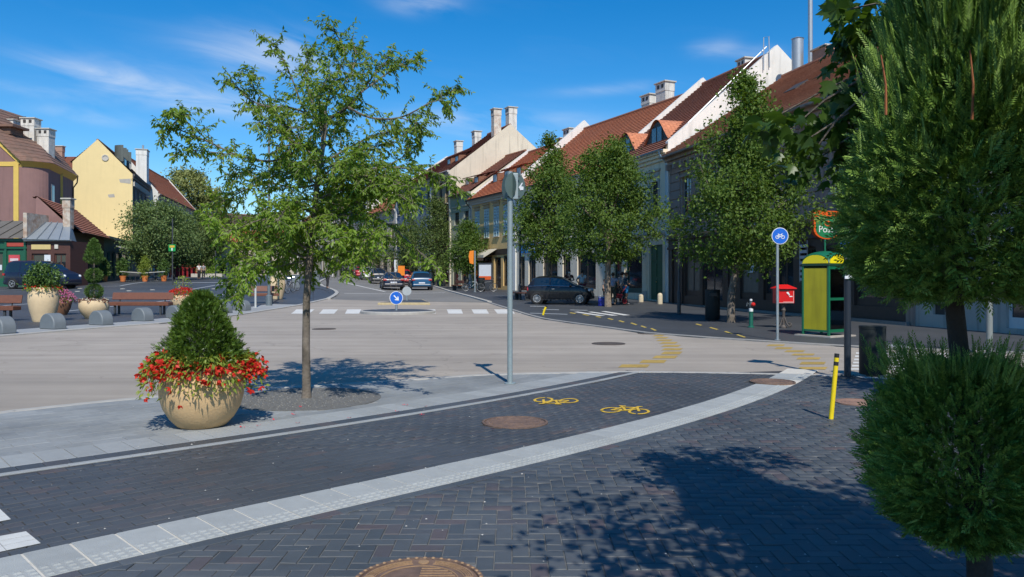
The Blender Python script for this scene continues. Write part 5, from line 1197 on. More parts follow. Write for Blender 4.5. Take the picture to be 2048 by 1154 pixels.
# the young tree on the light footway: limbs drawn from the photograph, each with its own depth
def main_tree():
    rr = random.Random(5); r = np.random.default_rng(5); Y0 = TREE.y
    t = empty('young_street_tree', (TREE.x, TREE.y, 0), 0, 'young open crowned tree standing in a round gravel pit behind the big planter', 'tree')
    def pw(px, py, dy=0.0): q = at(px, py, Y0+dy); return Vector((q.x-TREE.x, q.y-TREE.y, q.z))
    m = MB()
    trunk = [pw(613, 800), pw(613, 780), pw(612, 690), pw(613, 600), pw(619, 520), pw(626, 450), pw(634, 370), pw(645, 300), pw(649, 262)]
    m.tube(trunk, [.072, .058, .052, .048, .045, .041, .036, .031, .027], 10)
    limbs = [  # pixel paths with depth offset at the tip, thickness
        ([(649, 262), (664, 235), (696, 214), (722, 185), (748, 150), (768, 128), (778, 116)], .3, .024, 1.0),
        ([(649, 262), (652, 215), (668, 160), (690, 112), (676, 74), (658, 54)], -.2, .020, 1.0),
        ([(660, 200), (700, 150), (712, 105), (702, 88)], .6, .012, 1.0),
        ([(649, 262), (628, 240), (606, 215), (585, 160), (563, 112), (545, 88), (532, 76)], -.3, .018, .8),
        ([(617, 228), (580, 215), (530, 212), (495, 196), (470, 168), (455, 158)], -.6, .013, .9),
        ([(530, 212), (508, 175), (499, 150)], -.5, .007, .8),
        ([(645, 300), (600, 300), (545, 322), (480, 312), (420, 285), (365, 262), (340, 256), (326, 266)], -.9, .020, .75),
        ([(420, 285), (375, 245), (358, 232), (345, 225)], -1.0, .008, .7),
        ([(480, 312), (430, 305), (380, 300), (356, 304)], -.7, .008, .8),
        ([(722, 185), (770, 150), (810, 124), (838, 112)], .6, .011, .85),
        ([(696, 214), (740, 235), (800, 235), (860, 205), (895, 186), (918, 176)], .2, .016, .9),
        ([(800, 235), (840, 250), (842, 268)], .2, .008, 1.0),
        ([(860, 205), (885, 200), (892, 212)], .1, .006, .9),
        ([(640, 330), (690, 300), (750, 270), (800, 262), (838, 262)], .9, .015, 1.0),
        ([(634, 370), (700, 345), (770, 335), (840, 340), (885, 352), (912, 376)], -.2, .017, .95),
        ([(770, 335), (810, 310), (815, 295)], .3, .008, 1.0),
        ([(626, 450), (690, 430), (760, 440), (815, 480), (850, 515), (878, 538)], -.9, .013, .38),
        ([(626, 450), (680, 400), (740, 385), (800, 395), (835, 400)], .8, .014, 1.0),
        ([(619, 520), (680, 490), (740, 470), (775, 475)], .4, .012, .9),
        ([(619, 520), (650, 515), (680, 530), (690, 545)], -.8, .009, .6),
        ([(634, 370), (585, 375), (530, 365), (480, 385), (455, 400), (430, 402)], .3, .016, 1.0),
        ([(530, 365), (490, 345), (460, 350)], .5, .009, 1.0),
        ([(626, 450), (575, 440), (520, 440), (475, 458), (440, 470)], -.8, .014, 1.0),
        ([(475, 458), (440, 440), (420, 435), (418, 448)], -1.0, .007, .6),
        ([(619, 520), (565, 500), (515, 515), (490, 550), (480, 590)], -.6, .014, 1.05),
        ([(619, 520), (570, 530), (530, 540), (500, 545), (465, 560), (458, 575)], .3, .012, 1.05),
        ([(515, 515), (480, 505), (455, 515)], -.3, .009, 1.0),
        ([(645, 300), (640, 250), (620, 190), (610, 140), (620, 100)], .9, .015, 1.0),
        ([(640, 330), (590, 270), (560, 235), (540, 215)], .8, .013, 1.0),
        ([(634, 370), (660, 340), (700, 320), (720, 300)], -1.3, .014, .9),
        ([(630, 400), (600, 400), (570, 420), (555, 440)], -1.4, .014, .9),
        ([(626, 450), (640, 440), (660, 470), (675, 480)], -1.5, .013, .55),
        ([(630, 400), (650, 380), (690, 400), (720, 420)], 1.4, .014, 1.0),
        ([(634, 370), (610, 350), (580, 330), (560, 320)], 1.5, .014, 1.0),
        ([(645, 300), (670, 260), (680, 230), (700, 200)], 1.3, .013, 1.0),
        ([(626, 450), (600, 470), (580, 500), (560, 530)], 1.4, .012, 1.0),
        ([(626, 450), (680, 455), (720, 470), (740, 475)], 1.3, .012, .9),
        ([(649, 262), (640, 230), (640, 190), (655, 150)], -1.1, .012, 1.0),
        ([(642, 340), (692, 322), (743, 338), (786, 364)], 0.70, .013, 1.0),
        ([(628, 450), (597, 432), (567, 441), (540, 461)], -0.30, .013, 1.0),
        ([(630, 430), (595, 412), (559, 410), (528, 419)], -0.85, .013, 1.0),
        ([(638, 370), (700, 352), (763, 356), (816, 371)], -0.89, .013, 1.0),
        ([(646, 310), (601, 292), (556, 262), (517, 243)], -0.86, .013, 1.0),
        ([(642, 340), (628, 322), (615, 323), (603, 335)], -0.77, .013, 1.0),
        ([(630, 430), (637, 412), (644, 417), (650, 432)], 0.92, .013, 1.0),
        ([(638, 370), (704, 352), (770, 375), (827, 409)], -0.98, .013, 1.0),
        ([(634, 400), (672, 382), (710, 379), (742, 386)], -0.28, .013, 1.0),
        ([(621, 500), (616, 482), (611, 510), (607, 548)], 0.27, .013, 1.0),
        ([(619, 520), (667, 502), (715, 483), (757, 475)], -1.22, .013, 1.0),
        ([(619, 520), (622, 502), (625, 537), (628, 582)], 0.66, .013, 1.0),
        ([(628, 450), (668, 432), (708, 428), (742, 434)], -0.54, .013, 1.0),
        ([(619, 520), (681, 502), (743, 525), (796, 558)], -0.35, .013, 1.0),
        ([(621, 500), (570, 482), (519, 489), (475, 506)], 0.40, .013, 1.0),
        ([(646, 310), (616, 292), (586, 288), (560, 295)], -0.66, .013, 1.0),
        ([(638, 370), (599, 352), (561, 344), (528, 346)], -0.20, .013, 1.0),
        ([(630, 430), (696, 412), (763, 382), (819, 362)], -0.63, .013, 1.0),
        ([(621, 500), (574, 482), (526, 471), (485, 471)], 0.48, .013, 1.0),
        ([(634, 400), (680, 382), (727, 372), (766, 372)], -0.30, .013, 1.0),
        ([(628, 450), (577, 432), (526, 433), (483, 445)], 0.34, .013, 1.0),
        ([(642, 340), (688, 322), (735, 298), (775, 284)], 0.40, .013, 1.0),
        ([(625, 470), (609, 452), (594, 446), (581, 450)], -1.00, .013, 1.0),
        ([(625, 470), (660, 452), (696, 485), (726, 528)], -0.96, .013, 1.0),
        ([(638, 370), (690, 352), (743, 354), (788, 366)], 0.25, .013, 1.0),
        ([(621, 500), (573, 482), (525, 516), (484, 560)], -1.01, .013, 1.0),
    ]
    P = []; D = []; N = []; S = []; Y = []
    def spray(p0, d0, L, nl, young, droop):
        """a twig with two ranks of leaves"""
        pts = [p0]; d = d0.normalized(); k = 6
        for i in range(k):
            d = (d+Vector((rr.gauss(0, .12), rr.gauss(0, .12), rr.gauss(0, .10)-droop))).normalized(); pts.append(pts[-1]+d*L/k)
        m.tube(pts, list(np.linspace(.0045, .0015, len(pts))), 3, cap=False)
        for i in range(nl):
            f = (i+.6)/nl*k; j = min(k-1, int(f)); q = pts[j]+(pts[j+1]-pts[j])*(f-j); ax = (pts[j+1]-pts[j]).normalized()
            sd = ax.cross(Vector((0, 0, 1)));  sd = sd.normalized() if sd.length > .05 else Vector((1, 0, 0))
            sgn = 1 if i % 2 else -1
            dv = ax*.5+sd*sgn*.6+Vector((rr.gauss(0, .4), rr.gauss(0, .4), rr.gauss(-.55, .45)))
            P.append(q); D.append(dv); N.append(Vector((rr.gauss(0, .8), rr.gauss(-.25, .8), .75)));  S.append(rr.uniform(.046, .082)); Y.append(young)
    for path, dy, th, dens in limbs:
        n = len(path); W3 = [pw(x, y, dy*(i/(n-1))**.8) for i, (x, y) in enumerate(path)]
        # smooth the path
        pts = []
        for i in range(n-1):
            p0, p1, p2, p3 = W3[max(0, i-1)], W3[i], W3[i+1], W3[min(n-1, i+2)]
            for f in (0, .25, .5, .75):
                pts.append(.5*((2*p1)+(-p0+p2)*f+(2*p0-5*p1+4*p2-p3)*f*f+(-p0+3*p1-3*p2+p3)*f**3))
        pts.append(W3[-1])
        m.tube(pts, list(np.linspace(th, .004, len(pts))), 6, cap=False)
        L = sum((b-a).length for a, b in zip(pts, pts[1:])); nt_ = int(L*27*dens)+4
        for k in range(nt_):
            f = (.16+.84*(k+rr.random())/nt_); i = min(len(pts)-2, int(f*(len(pts)-1))); q = pts[i]+(pts[i+1]-pts[i])*rr.random(); ax = (pts[i+1]-pts[i]).normalized()
            dv = ax*.6+Vector((rr.gauss(0, .7), rr.gauss(0, .7), rr.gauss(.15, .75)))
            ln = rr.uniform(.16, .44)*(1.0-.45*f) if dens < .95 else rr.uniform(.2, .5)*(1-.35*f)
            tipyoung = (dy < -.75 and f > .55 and rr.random() < .75 and path[0][1] > 400) or (rr.random() < .012)
            spray(q, dv, ln, int(ln*46)+5, tipyoung, .05)
        spray(pts[-2], pts[-1]-pts[-3], .22, 12, dy < -.75 and path[0][1] > 400, .08)
    P = np.array([tuple(p) for p in P]); D = np.array([tuple(p) for p in D]); N = np.array([tuple(p) for p in N]); S = np.array(S); Y = np.array(Y)
    lx = CX+(P[:, 0]+TREE.x)/(P[:, 1]+Y0)*F; ly = HZ-(P[:, 2]-CH)/(P[:, 1]+Y0)*F
    drop = ((lx > 700) & (ly > 520) & ~Y) | ((lx > 640) & (ly > 548)) & ~Y | ((lx > 575) & (ly > 575)); P, D, N, S, Y = P[~drop], D[~drop], N[~drop], S[~drop], Y[~drop]
    for sel, nm, mt in ((~Y, 'crown', LF_MAIN), (Y, 'young_shoots', LF_YOUNG)):
        V, T = leaves(P[sel], D[sel], N[sel], S[sel], S[sel]*.40, .12, .18); npmesh(nm, V, T, mt, t)
    m.build('trunk', M_BARK, t, smooth=True)
    print('main tree leaves', len(P))
main_tree()

def fronds(P, D, U, ln, k=9, w=.07, spread=.55, lf=.46):
    """flat conifer sprays: a stem of slim leaflets fanned either side, as diamonds"""
    n = len(P); D = unit(D); S = unit(np.cross(D, U)); V = []; T = []
    ln = np.broadcast_to(ln, (n,))[:, None]
    for i in range(k):
        f = i/(k-1); sg = 0 if i == k-1 else (1 if i % 2 else -1)
        b = P+D*ln*f*.72; ax = unit(D*(1-spread*abs(sg)*.75)+S*sg*spread*(1.05-.4*f)); L = ln*lf*(1-.35*f)
        sd = unit(np.cross(ax, U)); tip = b+ax*L; md = b+ax*L*.5
        q = np.stack([b, md+sd*ln*w, tip, md-sd*ln*w], 1); V.append(q)
    V = np.stack(V, 1).reshape(-1, 3); m_ = n*k; b = np.arange(m_)[:, None]*4
    T = np.concatenate([b+np.array([[0, 1, 2]]), b+np.array([[0, 2, 3]])], 1).reshape(-1, 3)
    return V, T
def conifer_body(r, n, Rf, z0, z1, inner, ln, outw=.8, upw=.6, k=9, lump=.1, w=.07, jit=.35, dens=None, lf=.46):
    u = r.random(n); 
    if dens is not None: u = dens(r, n)
    th = r.uniform(0, 2*np.pi, n); Rm = np.array([Rf(x) for x in u])*(1+lump*np.sin(4*th+6*u)+lump*.7*np.sin(7*th-11*u)+r.normal(0, lump*.35, n))
    rad = Rm*(inner+(1-inner)*r.random(n)**.45)
    P = np.stack([rad*np.cos(th), rad*np.sin(th), z0+(z1-z0)*u], 1); out = np.stack([np.cos(th), np.sin(th), np.zeros(n)], 1)
    upk = upw(u)[:, None] if callable(upw) else upw
    D = unit(out*outw+np.array([0, 0, 1.])*upk+r.normal(size=(n, 3))*jit); U = unit(r.normal(size=(n, 3)))
    return fronds(P, D, U, ln*r.uniform(.6, 1.3, n), k=k, w=w, lf=lf)
# foreground topiary conifer at the right
def thuja():
    r = np.random.default_rng(21); y = 3.7; x = (1962-CX)/F*y
    t = empty('topiary_conifer', (x, y, 0), 0, 'big dark topiary conifer with two foliage tiers on a trunk at the right edge', 'conifer')
    s = F/y; off = lambda px: (px-1962)/s
    # lower ball
    V, T = conifer_body(r, 12000, lambda u: .39*max(.0, 1-(2*u-1)**2)**.45+.02, .36, 1.17, .25, .085, 1.0, lambda u: -.1+1.1*u, k=11, lump=.05, w=.040, lf=.32)
    V[:, 0] += off(1930); npmesh('lower_tier', V, T, LF_THUJA, t)
    V, T = conifer_body(r, 420, lambda u: .36, 1.10, 1.19, .1, .15, .35, 1.0, k=21, lump=.1, w=.018, jit=.22, lf=.16); V[:, 0] += off(1915); npmesh('upright_shoots', V, T, LF_THUJA, t)
    def Ru(u): return float(np.interp(u, [0, .03, .09, .18, .27, .37, .5, .63, 1], [.26, .46, .54, .59, .57, .49, .37, .31, .16]))
    V, T = conifer_body(r, 22000, Ru, 1.50, 3.35, .2, .095, .8, lambda u: -.15+1.6*u, k=11, lump=.07, w=.040, lf=.32, dens=lambda r, n: r.beta(1.0, 1.5, n))
    V[:, 0] += off(1950); npmesh('upper_tier', V, T, LF_THUJA, t)
    V, T = conifer_body(r, 4200, lambda u: .46*(1-.35*u), 2.05, 3.1, .35, .21, .28, 1.1, k=25, lump=.12, w=.016, jit=.2, lf=.15); V[:, 0] += off(1945); npmesh('upright_shoots', V, T, LF_THUJA, t)
    m = MB(); m.tube([(0, 0, -.05), (0, 0, .1), (off(1955), 0, .45), (off(1925), .02, 1.2), (off(1912), .02, 1.5), (off(1925), 0, 2.2), (off(1935), 0, 3.0)], [.075, .058, .050, .042, .040, .030, .012], 12); m.build('trunk', M_BARKD, t, smooth=True)
    for px0, py0, px1, py1, dy in ((1772, 230, 1762, 110, -.35), (1944, 240, 1940, 100, -.45), (2030, 300, 2045, 90, -.3)):
        m = MB(); a, c = at(px0, py0, y+dy), at(px1, py1, y+dy); m.tube([(a.x-x, dy, a.z), ((a.x+c.x)/2-x+.01, dy, (a.z+c.z)/2), (c.x-x, dy, c.z)], [.006, .005, .003], 6)
        m.build('leader', mat('leader_bark', (.30, .10, .035), .8, .3, 20), t)
thuja()
# maple leaf shape: seven-pointed lobed outline, as a fan
def maple_leaves(P, D, N, s):
    n = len(P); D = unit(D); S = unit(np.cross(D, N)); N2 = unit(np.cross(S, D)); s = s[:, None]
    out = [(0, -.02), (.28, .05), (.55, .30), (.30, .42), (.42, .78), (.16, .66), (0, 1.05), (-.16, .66), (-.42, .78), (-.30, .42), (-.55, .30), (-.28, .05)]
    c = P+D*s*.38
    V = [c]+[P+S*s*a+D*s*b-N2*s*(abs(a)*.28+max(0, b-.5)*.25) for a, b in out]
    V = np.stack(V, 1); k = len(out)+1; T = []
    for i in range(1, k): T.append((0, i, i+1 if i+1 < k else 1))
    T = np.array(T); b = np.arange(n)[:, None, None]*k
    return V.reshape(-1, 3), (b+T[None]).reshape(-1, 3)
def maple(name, loc, label, H, z0, Rm, seed, extra=(), n=2600, ls=.15, shade_clumps=()):
    r = np.random.default_rng(seed); rr = random.Random(seed)
    t = empty(name, loc, 0, label, 'tree')
    nc = 120; u = r.beta(1.2, 1.3, nc); th = r.uniform(0, 6.283, nc); rad = Rm*np.sqrt(np.maximum(.05, 1-(2*u-1)**2))*(.3+.7*np.sqrt(r.random(nc)))
    C = np.stack([rad*np.cos(th), rad*np.sin(th), z0+(H-z0)*u], 1)
    nshade = sum(a_[3] for a_ in shade_clumps)
    for e_ in list(shade_clumps)+list(extra):
        C = np.concatenate([C, np.array([[e_[0], e_[1], e_[2]]]*e_[3])+r.normal(size=(e_[3], 3))*e_[4]])
    per = np.where(np.arange(len(C)) < 120+nshade, max(1, n//(120+nshade)), 9); idx = np.repeat(np.arange(len(C)), per); k = len(idx)
    isx = (idx >= 120+nshade)[:, None]; P = C[idx]+r.normal(size=(k, 3))*np.where(isx, .055, .24)*np.array([1, 1, .8])
    out = unit(P-np.array([0, 0, (z0+H)/2])); N = unit(out*.4+np.array([0, 0, .8])+r.normal(size=(k, 3))*.45); D = unit(out*.6+r.normal(size=(k, 3))*.6+np.array([0, 0, -.45]))
    wx_, wy_, wz_ = P[:, 0]+loc[0], P[:, 1]+loc[1], P[:, 2]; yy_ = np.maximum(.2, wy_); seen = (wy_ > .2) & (wy_ < 3.95) & (CX+wx_/yy_*F > -60) & (CX+wx_/yy_*F < 2130) & (HZ-(wz_-CH)/yy_*F > -60); seen |= (wy_ > 3.9) & (wy_ < 6) & (CX+wx_/yy_*F < 1650) & (HZ-(wz_-CH)/yy_*F < 190); P, D, N = P[~seen], D[~seen], N[~seen]; k = len(P)
    V, T = maple_leaves(P, D, N, ls*r.uniform(.6, 1.2, k)); npmesh('crown', V, T, LF_MAPLE, t)
    m = MB(); m.tube([(0, 0, -.05), (.02, 0, z0*.6), (0, .03, z0+.4), (.05, 0, (z0+H)/2), (0, 0, H*.9)], [.16, .12, .10, .06, .015], 10)
    limb_tubes(m, lambda tp: (0, 0, z0+max(0, tp[2]-z0)*.4), [tuple(C[i]) for i in rr.sample(range(120), 24)], .03, .006, rr=rr)
    if extra:                                         # one long bough feeds the twigs that hang into the picture
        hub = (-.9, 2.3, 2.75); limb_tubes(m, (0, 0, 2.2), [hub], .035, .018, rr=rr); limb_tubes(m, hub, [e_[:3] for e_ in extra], .012, .004, rr=rr)
    m.build('trunk', M_BARK, t, smooth=True)
q = Vector((3.3, 1.5, 0)); ex = []
for px, py, y, k, sp in ((1570, 268, 4.25, 3, .05), (1605, 285, 4.2, 4, .06), (1645, 312, 4.2, 4, .07), (1540, 240, 4.3, 1, .04), (1695, 300, 4.3, 7, .09), (1700, 180, 4.35, 10, .12), (1720, 70, 4.3, 12, .12), (1690, 20, 4.3, 9, .10), (1770, 140, 4.4, 12, .14), (1810, 260, 4.5, 10, .14), (1850, 60, 4.4, 14, .14), (1960, 40, 4.4, 14, .14), (2030, 140, 4.5, 12, .14), (1690, 235, 4.3, 6, .07), (1725, 380, 4.4, 3, .08), (1600, 340, 4.2, 1, .05)):
    p = at(px, py, y); ex.append((p.x-q.x, p.y-q.y, p.z, k, sp))
maple('maple_tree', q, 'dark maple whose lobed leaves hang behind the topiary conifer top right', 4.2, 2.1, 1.35, 51, ex, 9500, .088, shade_clumps=[(-1.7, .35, 3.0, 22, .42), (-1.1, .3, 2.7, 14, .35), (-.9, .5, 2.2, 12, .3), (-.95, .1, 2.95, 16, .3), (-.6, .1, 2.8, 14, .35), (-.7, .6, 1.8, 8, .25)])  # the last list is unseen leaf clumps added to shade the conifer and paving
maple('maple_tree', (6.6, 8.4, 0), 'small maple beyond the right edge shading the foot of the dark post', 4.5, 2.7, 1.05, 52, [], 2600, .11)
# ================================================================ STREET FURNITURE
M_TERRA = mat('planter_clay', (.62, .42, .215), .8, .08, 5, .18, 45, streak=.10)
M_TERRA2 = mat('planter_cream', (.66, .50, .30), .8, .12, 5, .3, 40)
M_POTOR = mat('pot_orange', (.62, .19, .05), .75, .1, 6)
M_BENCH = mat('bench_wood', (.165, .062, .034), .5, .25, 7, .15, 60)
M_STEELD = mat('dark_steel', (.045, .05, .055), .5, .15, 8)
M_STEELG = mat('galvanised', (.36, .40, .41), .45, .15, 6, metal=.55)
M_BOLL = mat('bollard_grey', (.155, .175, .185), .55, .12, 6, .1, 60)
M_SOIL = mat('soil', (.05, .035, .025), .95, .4, 20)
def petals(P, r, s, nrm=None):
    """four small drooping petals at every point"""
    V = []; T = []
    n = len(P); ax = unit(r.normal(size=(n, 3))*.6+np.array([0, 0, -.5])); a = unit(np.cross(ax, r.normal(size=(n, 3)))); b = np.cross(ax, a)
    for k in range(4):
        th = k*np.pi/2; d = a*math.cos(th)+b*math.sin(th); v, t_ = leaves(P, d*.8+ax*.7, -ax+d*.3, s*r.uniform(.8, 1.2, n), s*.75, .1, .1); T.append(t_+len(np.concatenate(V)) if V else t_); V.append(v)
    return np.concatenate(V), np.concatenate(T)
# big planter in the foreground
def big_planter():
    p = G(404, 851); r = np.random.default_rng(61)
    t = empty('flower_planter', (p.x, p.y, 0), 0, 'large round clay planter with a conical yew and trailing red begonias', 'planter')
    prof = [(0, .0), (.235, .0), (.255, .015), (.325, .09), (.390, .20), (.425, .32), (.432, .42), (.418, .52), (.388, .60), (.365, .635), (.33, .635), (.33, .57), (0, .57)]
    MB().lathe(prof, 72).build('pot', M_TERRA, t, smooth=True)
    MB().lathe([(.335, .575), (0, .60)], 24).build('soil', M_SOIL, t)
    # yew: short needled shoots over a lumpy cone
    def Ry(u): return .43*(1-u)**.62*(min(1, (u+.06)/.16))**.5+.02
    V, T = conifer_body(r, 9500, Ry, .62, 1.42, .35, .055, .7, lambda u: .25+.9*u, k=9, lump=.17, w=.07, dens=lambda r, n: r.beta(1.0, 1.35, n))
    npmesh('yew', V, T, LF_YEW, t)
    MB().tube([(0, 0, .58), (0, 0, 1.2)], [.03, .01], 6).build('stem', M_BARK, t)
    n = 1700; th = r.uniform(0, 6.283, n); f = r.random(n); rad = .30+.27*f; z = .66+.10*np.sin(f*3.1)-.20*f**2.2*r.uniform(.3, 1.6, n)+r.normal(0, .03, n)
    lop = 1+.10*np.sin(th*2+.6)+.07*np.sin(5*th); P = np.stack([rad*lop*np.cos(th), rad*lop*np.sin(th), z], 1); out = np.stack([np.cos(th), np.sin(th), np.zeros(n)], 1)
    V, T = leaves(P, out*.7+r.normal(size=(n, 3))*.5+np.array([0, 0, -.35]), np.array([0, 0, 1.])+r.normal(size=(n, 3))*.5, r.uniform(.04, .095, n), r.uniform(.018, .036, n)); tag(npmesh('begonia_leaves', V, T, LF_BEG, t), kind='stuff')
    n = 900; th = r.uniform(0, 6.283, n); kp = r.random(n) < .35+.65*np.clip(np.sin(th*3+1.0)+.8*np.sin(th*7+2), 0, 1); th = th[kp]; n = len(th); f = r.beta(2, 1.3, n); rad = (.31+.29*f)*(1+.10*np.sin(th*2+.6)+.07*np.sin(5*th)); z = .71-.20*f**2*r.uniform(.2, 1.6, n)+r.normal(0, .04, n)
    P = np.stack([rad*np.cos(th), rad*np.sin(th), z], 1); V, T = petals(P, r, .046); tag(npmesh('begonia_flowers', V, T, FL_RED, t), kind='stuff')
    m = MB()
    for k in range(46):
        a = r.uniform(0, 6.283); l = r.uniform(.08, .26); R0 = .41; m.tube([(.33*math.cos(a), .33*math.sin(a), .64), ((R0+.06)*math.cos(a), (R0+.06)*math.sin(a), .66), ((R0+.09)*math.cos(a), (R0+.09)*math.sin(a), .60), ((R0+.08)*math.cos(a), (R0+.08)*math.sin(a), .62-l)], [.004, .003, .003, .002], 4, cap=False)
    m.build('trailing_stems', mat('stem_green', (.16, .16, .04), .7), t)
    n = 200; a = r.uniform(0, 6.283, n); l = r.random(n); P = np.stack([.49*np.cos(a), .49*np.sin(a), .62-.24*l], 1)
    V, T = leaves(P, r.normal(size=(n, 3))*.6+np.array([0, 0, -.6]), r.normal(size=(n, 3)), .055, .02); npmesh('trailing_leaves', V, T, LF_BEG, t)
big_planter()
# planters of the square
def planter(px, py, prof, label, plants, material=M_TERRA2, seed=1, name='planter'):
    p = G(px, py); r = np.random.default_rng(seed); t = empty(name, p, 0, label, 'planter')
    MB().lathe(prof, 32).build('pot', material, t, smooth=True)
    zt = max(z for _, z in prof); rt = prof[-1][0]
    for k in plants:
        if k[0] == 'ball':
            _, zc, rad, hh, n = k; V, T = conifer_body(r, n, lambda u: rad*max(.02, 1-(2*u-1)**2)**.5, zc-hh, zc+hh, .45, .07, .9, lambda u: -.6+1.6*u, k=7, lump=.05, w=.09); npmesh('foliage_ball', V, T, LF_BOX, t)
        elif k[0] == 'cone':
            _, z0, z1, rad, n = k; V, T = conifer_body(r, n, lambda u: rad*(1-u)**.6*min(1, (u+.1)/.3), z0, z1, .3, .09, .5, .9, k=7, lump=.08, w=.09); npmesh('foliage_cone', V, T, LF_BOX, t)
        elif k[0] == 'stem': MB().tube([(0, 0, zt-.1), (0, 0, k[1])], .03, 6).build('stem', M_BARK, t)
        elif k[0] == 'bush':
            _, z0, z1, rad, n, mt = k; V, T, C = crown_leaves(r, lambda u: rad*max(.05, 1-(2*u-1)**2)**.5, z0, z1, n, 22, .10, .10, inner=.3); npmesh('shrub', V, T, mt, t)
        elif k[0] == 'flowers':
            _, z0, rad, n, mt, sp = k; th = r.uniform(0, 6.283, n); f = np.sqrt(r.random(n)); P = np.stack([rad*f*np.cos(th), rad*f*np.sin(th), z0+sp*(1-f**2)-sp*.8*f**3*r.random(n)+r.normal(0, .03, n)], 1); V, T = petals(P, r, .05); tag(npmesh('flowers', V, T, mt, t), kind='stuff')
        elif k[0] == 'greens':
            _, z0, rad, n, mt, sp = k; th = r.uniform(0, 6.283, n); f = np.sqrt(r.random(n)); P = np.stack([rad*f*np.cos(th), rad*f*np.sin(th), z0+sp*(1-f**2)-sp*f**3*r.random(n)], 1); V, T = leaves(P, r.normal(size=(n, 3))+np.array([0, 0, -.2]), r.normal(size=(n, 3))*.5+np.array([0, 0, 1.]), .11, .05); tag(npmesh('greenery', V, T, mt, t), kind='stuff')
    return t
URN = [(0, 0), (.33, 0), (.35, .05), (.36, .12), (.44, .40), (.49, .70), (.48, .95), (.42, 1.12), (.40, 1.2), (.34, 1.2), (.34, 1.1), (0, 1.1)]
BOWL = [(0, 0), (.28, 0), (.32, .05), (.45, .22), (.53, .42), (.52, .58), (.47, .68), (.41, .68), (.41, .6), (0, .6)]
planter(87, 643, URN, 'tall cream urn with bushy shrub between bench end and bollards', [('bush', 1.15, 1.98, .52, 90, LF_BOX), ('greens', 1.18, .62, 260, LF_BEG, .1), ('flowers', 1.2, .62, 70, FL_RED, .1)], seed=71)
planter(188, 637, BOWL, 'cream bowl planter with three tier topiary beside the long bench', [('flowers', .70, .5, 120, FL_WHITE, .06), ('greens', .68, .54, 260, FL_MAROON, .08), ('ball', 1.02, .30, .25, 1800), ('stem', 2.6), ('ball', 1.62, .29, .24, 1800), ('cone', 2.02, 2.95, .40, 2400)], seed=72)
planter(120, 630, [(0, 0), (.25, 0), (.4, .3), (.45, .6), (.4, .7), (.36, .7), (.36, .62), (0, .62)], 'brown pot overflowing with pink petunias behind the tall urn', [('flowers', .72, .62, 420, FL_PINK, .34), ('greens', .70, .58, 300, LF_BOX, .3)], mat('pot_brown', (.22, .11, .06), .8, .15, 5), seed=73)
planter(366, 622, [(r_, z*1.05) for r_, z in BOWL], 'cream planter with spilling red flowers at the right end of the long bench', [('flowers', .76, .72, 420, FL_RED, .28), ('greens', .72, .62, 260, LF_BEG, .2), ('stem', 1.5), ('greens', 1.2, .4, 120, LF_BEG, .35)], seed=74)
planter(553, 598, [(r_*1.05, z*1.1) for r_, z in URN], 'cream urn behind the far bench near the parked bicycles', [('flowers', 1.35, .5, 80, FL_WHITE, .2), ('greens', 1.3, .5, 160, LF_BOX, .15)], seed=75)
# orange pots with clipped evergreens across the square
for k, (px, y, h) in enumerate(((209, 68, 1.35), (246, 67, 1.5), (290, 67.5, 1.7), (328, 69, 1.4))):
    p = gp(px, y); r = np.random.default_rng(80+k); t = empty('potted_evergreen', p, 0, 'clipped evergreen in an orange pot, %s of four across the square' % ('leftmost', 'second from left', 'third from left', 'rightmost')[k], 'potted plant', 'orange pots across the square')
    MB().lathe([(0, 0), (.2, 0), (.27, .42), (.29, .42), (.29, .48), (.24, .48), (.24, .42), (0, .42)], 18).build('pot', M_POTOR, t, smooth=True)
    V, T, C = crown_leaves(r, lambda u: .40*max(.08, 1-abs(2*u-.8)**2.2)**.6, .45, .45+h, 60, 26, .10, .12, inner=.2); npmesh('foliage', V, T, LF_BOX if k != 2 else LF_BEG, t)
for k, (px, y) in enumerate(((258, 69), (268, 69), (277, 69), (305, 69), (313, 69))):
    p = gp(px, y); t = empty('cafe_chair', p, rng.uniform(0, 6), 'dark cafe chair, %s of the row between the orange pots' % ('first', 'second', 'third', 'fourth', 'fifth')[k], 'chair', 'cafe chairs between the pots')
    m = MB().box(-.22, .22, -.22, .22, .43, .47); m.build('seat', M_STEELD, t); MB().box(-.22, .22, .19, .22, .5, .88).build('backrest', M_STEELD, t)
    for sx in (-1, 1):
        for sy in (-1, 1): MB().tube([(sx*.2, sy*.2, 0), (sx*.2, sy*.2, .44)], .016, 5).build('leg', M_STEELD, t)
p0_, p1_ = gp(240, 66.5), gp(330, 68); m = MB(); m.tube([(p0_.x, p0_.y, p0_.z+.85), ((p0_.x+p1_.x)/2, (p0_.y+p1_.y)/2, p0_.z+.72), (p1_.x, p1_.y, p1_.z+.85)], .025, 5); tag(m.build('barrier_rope', mat('rope_white', (.6, .58, .52), .8), None), 'pale rope slung between the orange pots', 'rope')
# shrub with low box by the far left pavement
p = gp(413, 112); t = empty('hedge_box', p, 0, 'bright green hedge in a pale trough far across the square', 'hedge'); MB().box(-2, 2.4, -.5, .5, 0, .5).build('trough', M_STONE, t)
V, T, C = crown_leaves(np.random.default_rng(9), lambda u: 1.5*max(.1, 1-(2*u-1)**2)**.5, .4, 2.2, 60, 26, .3, .28); V[:, 1] *= .5; npmesh('foliage', V, T, LF_YOUNG, t)
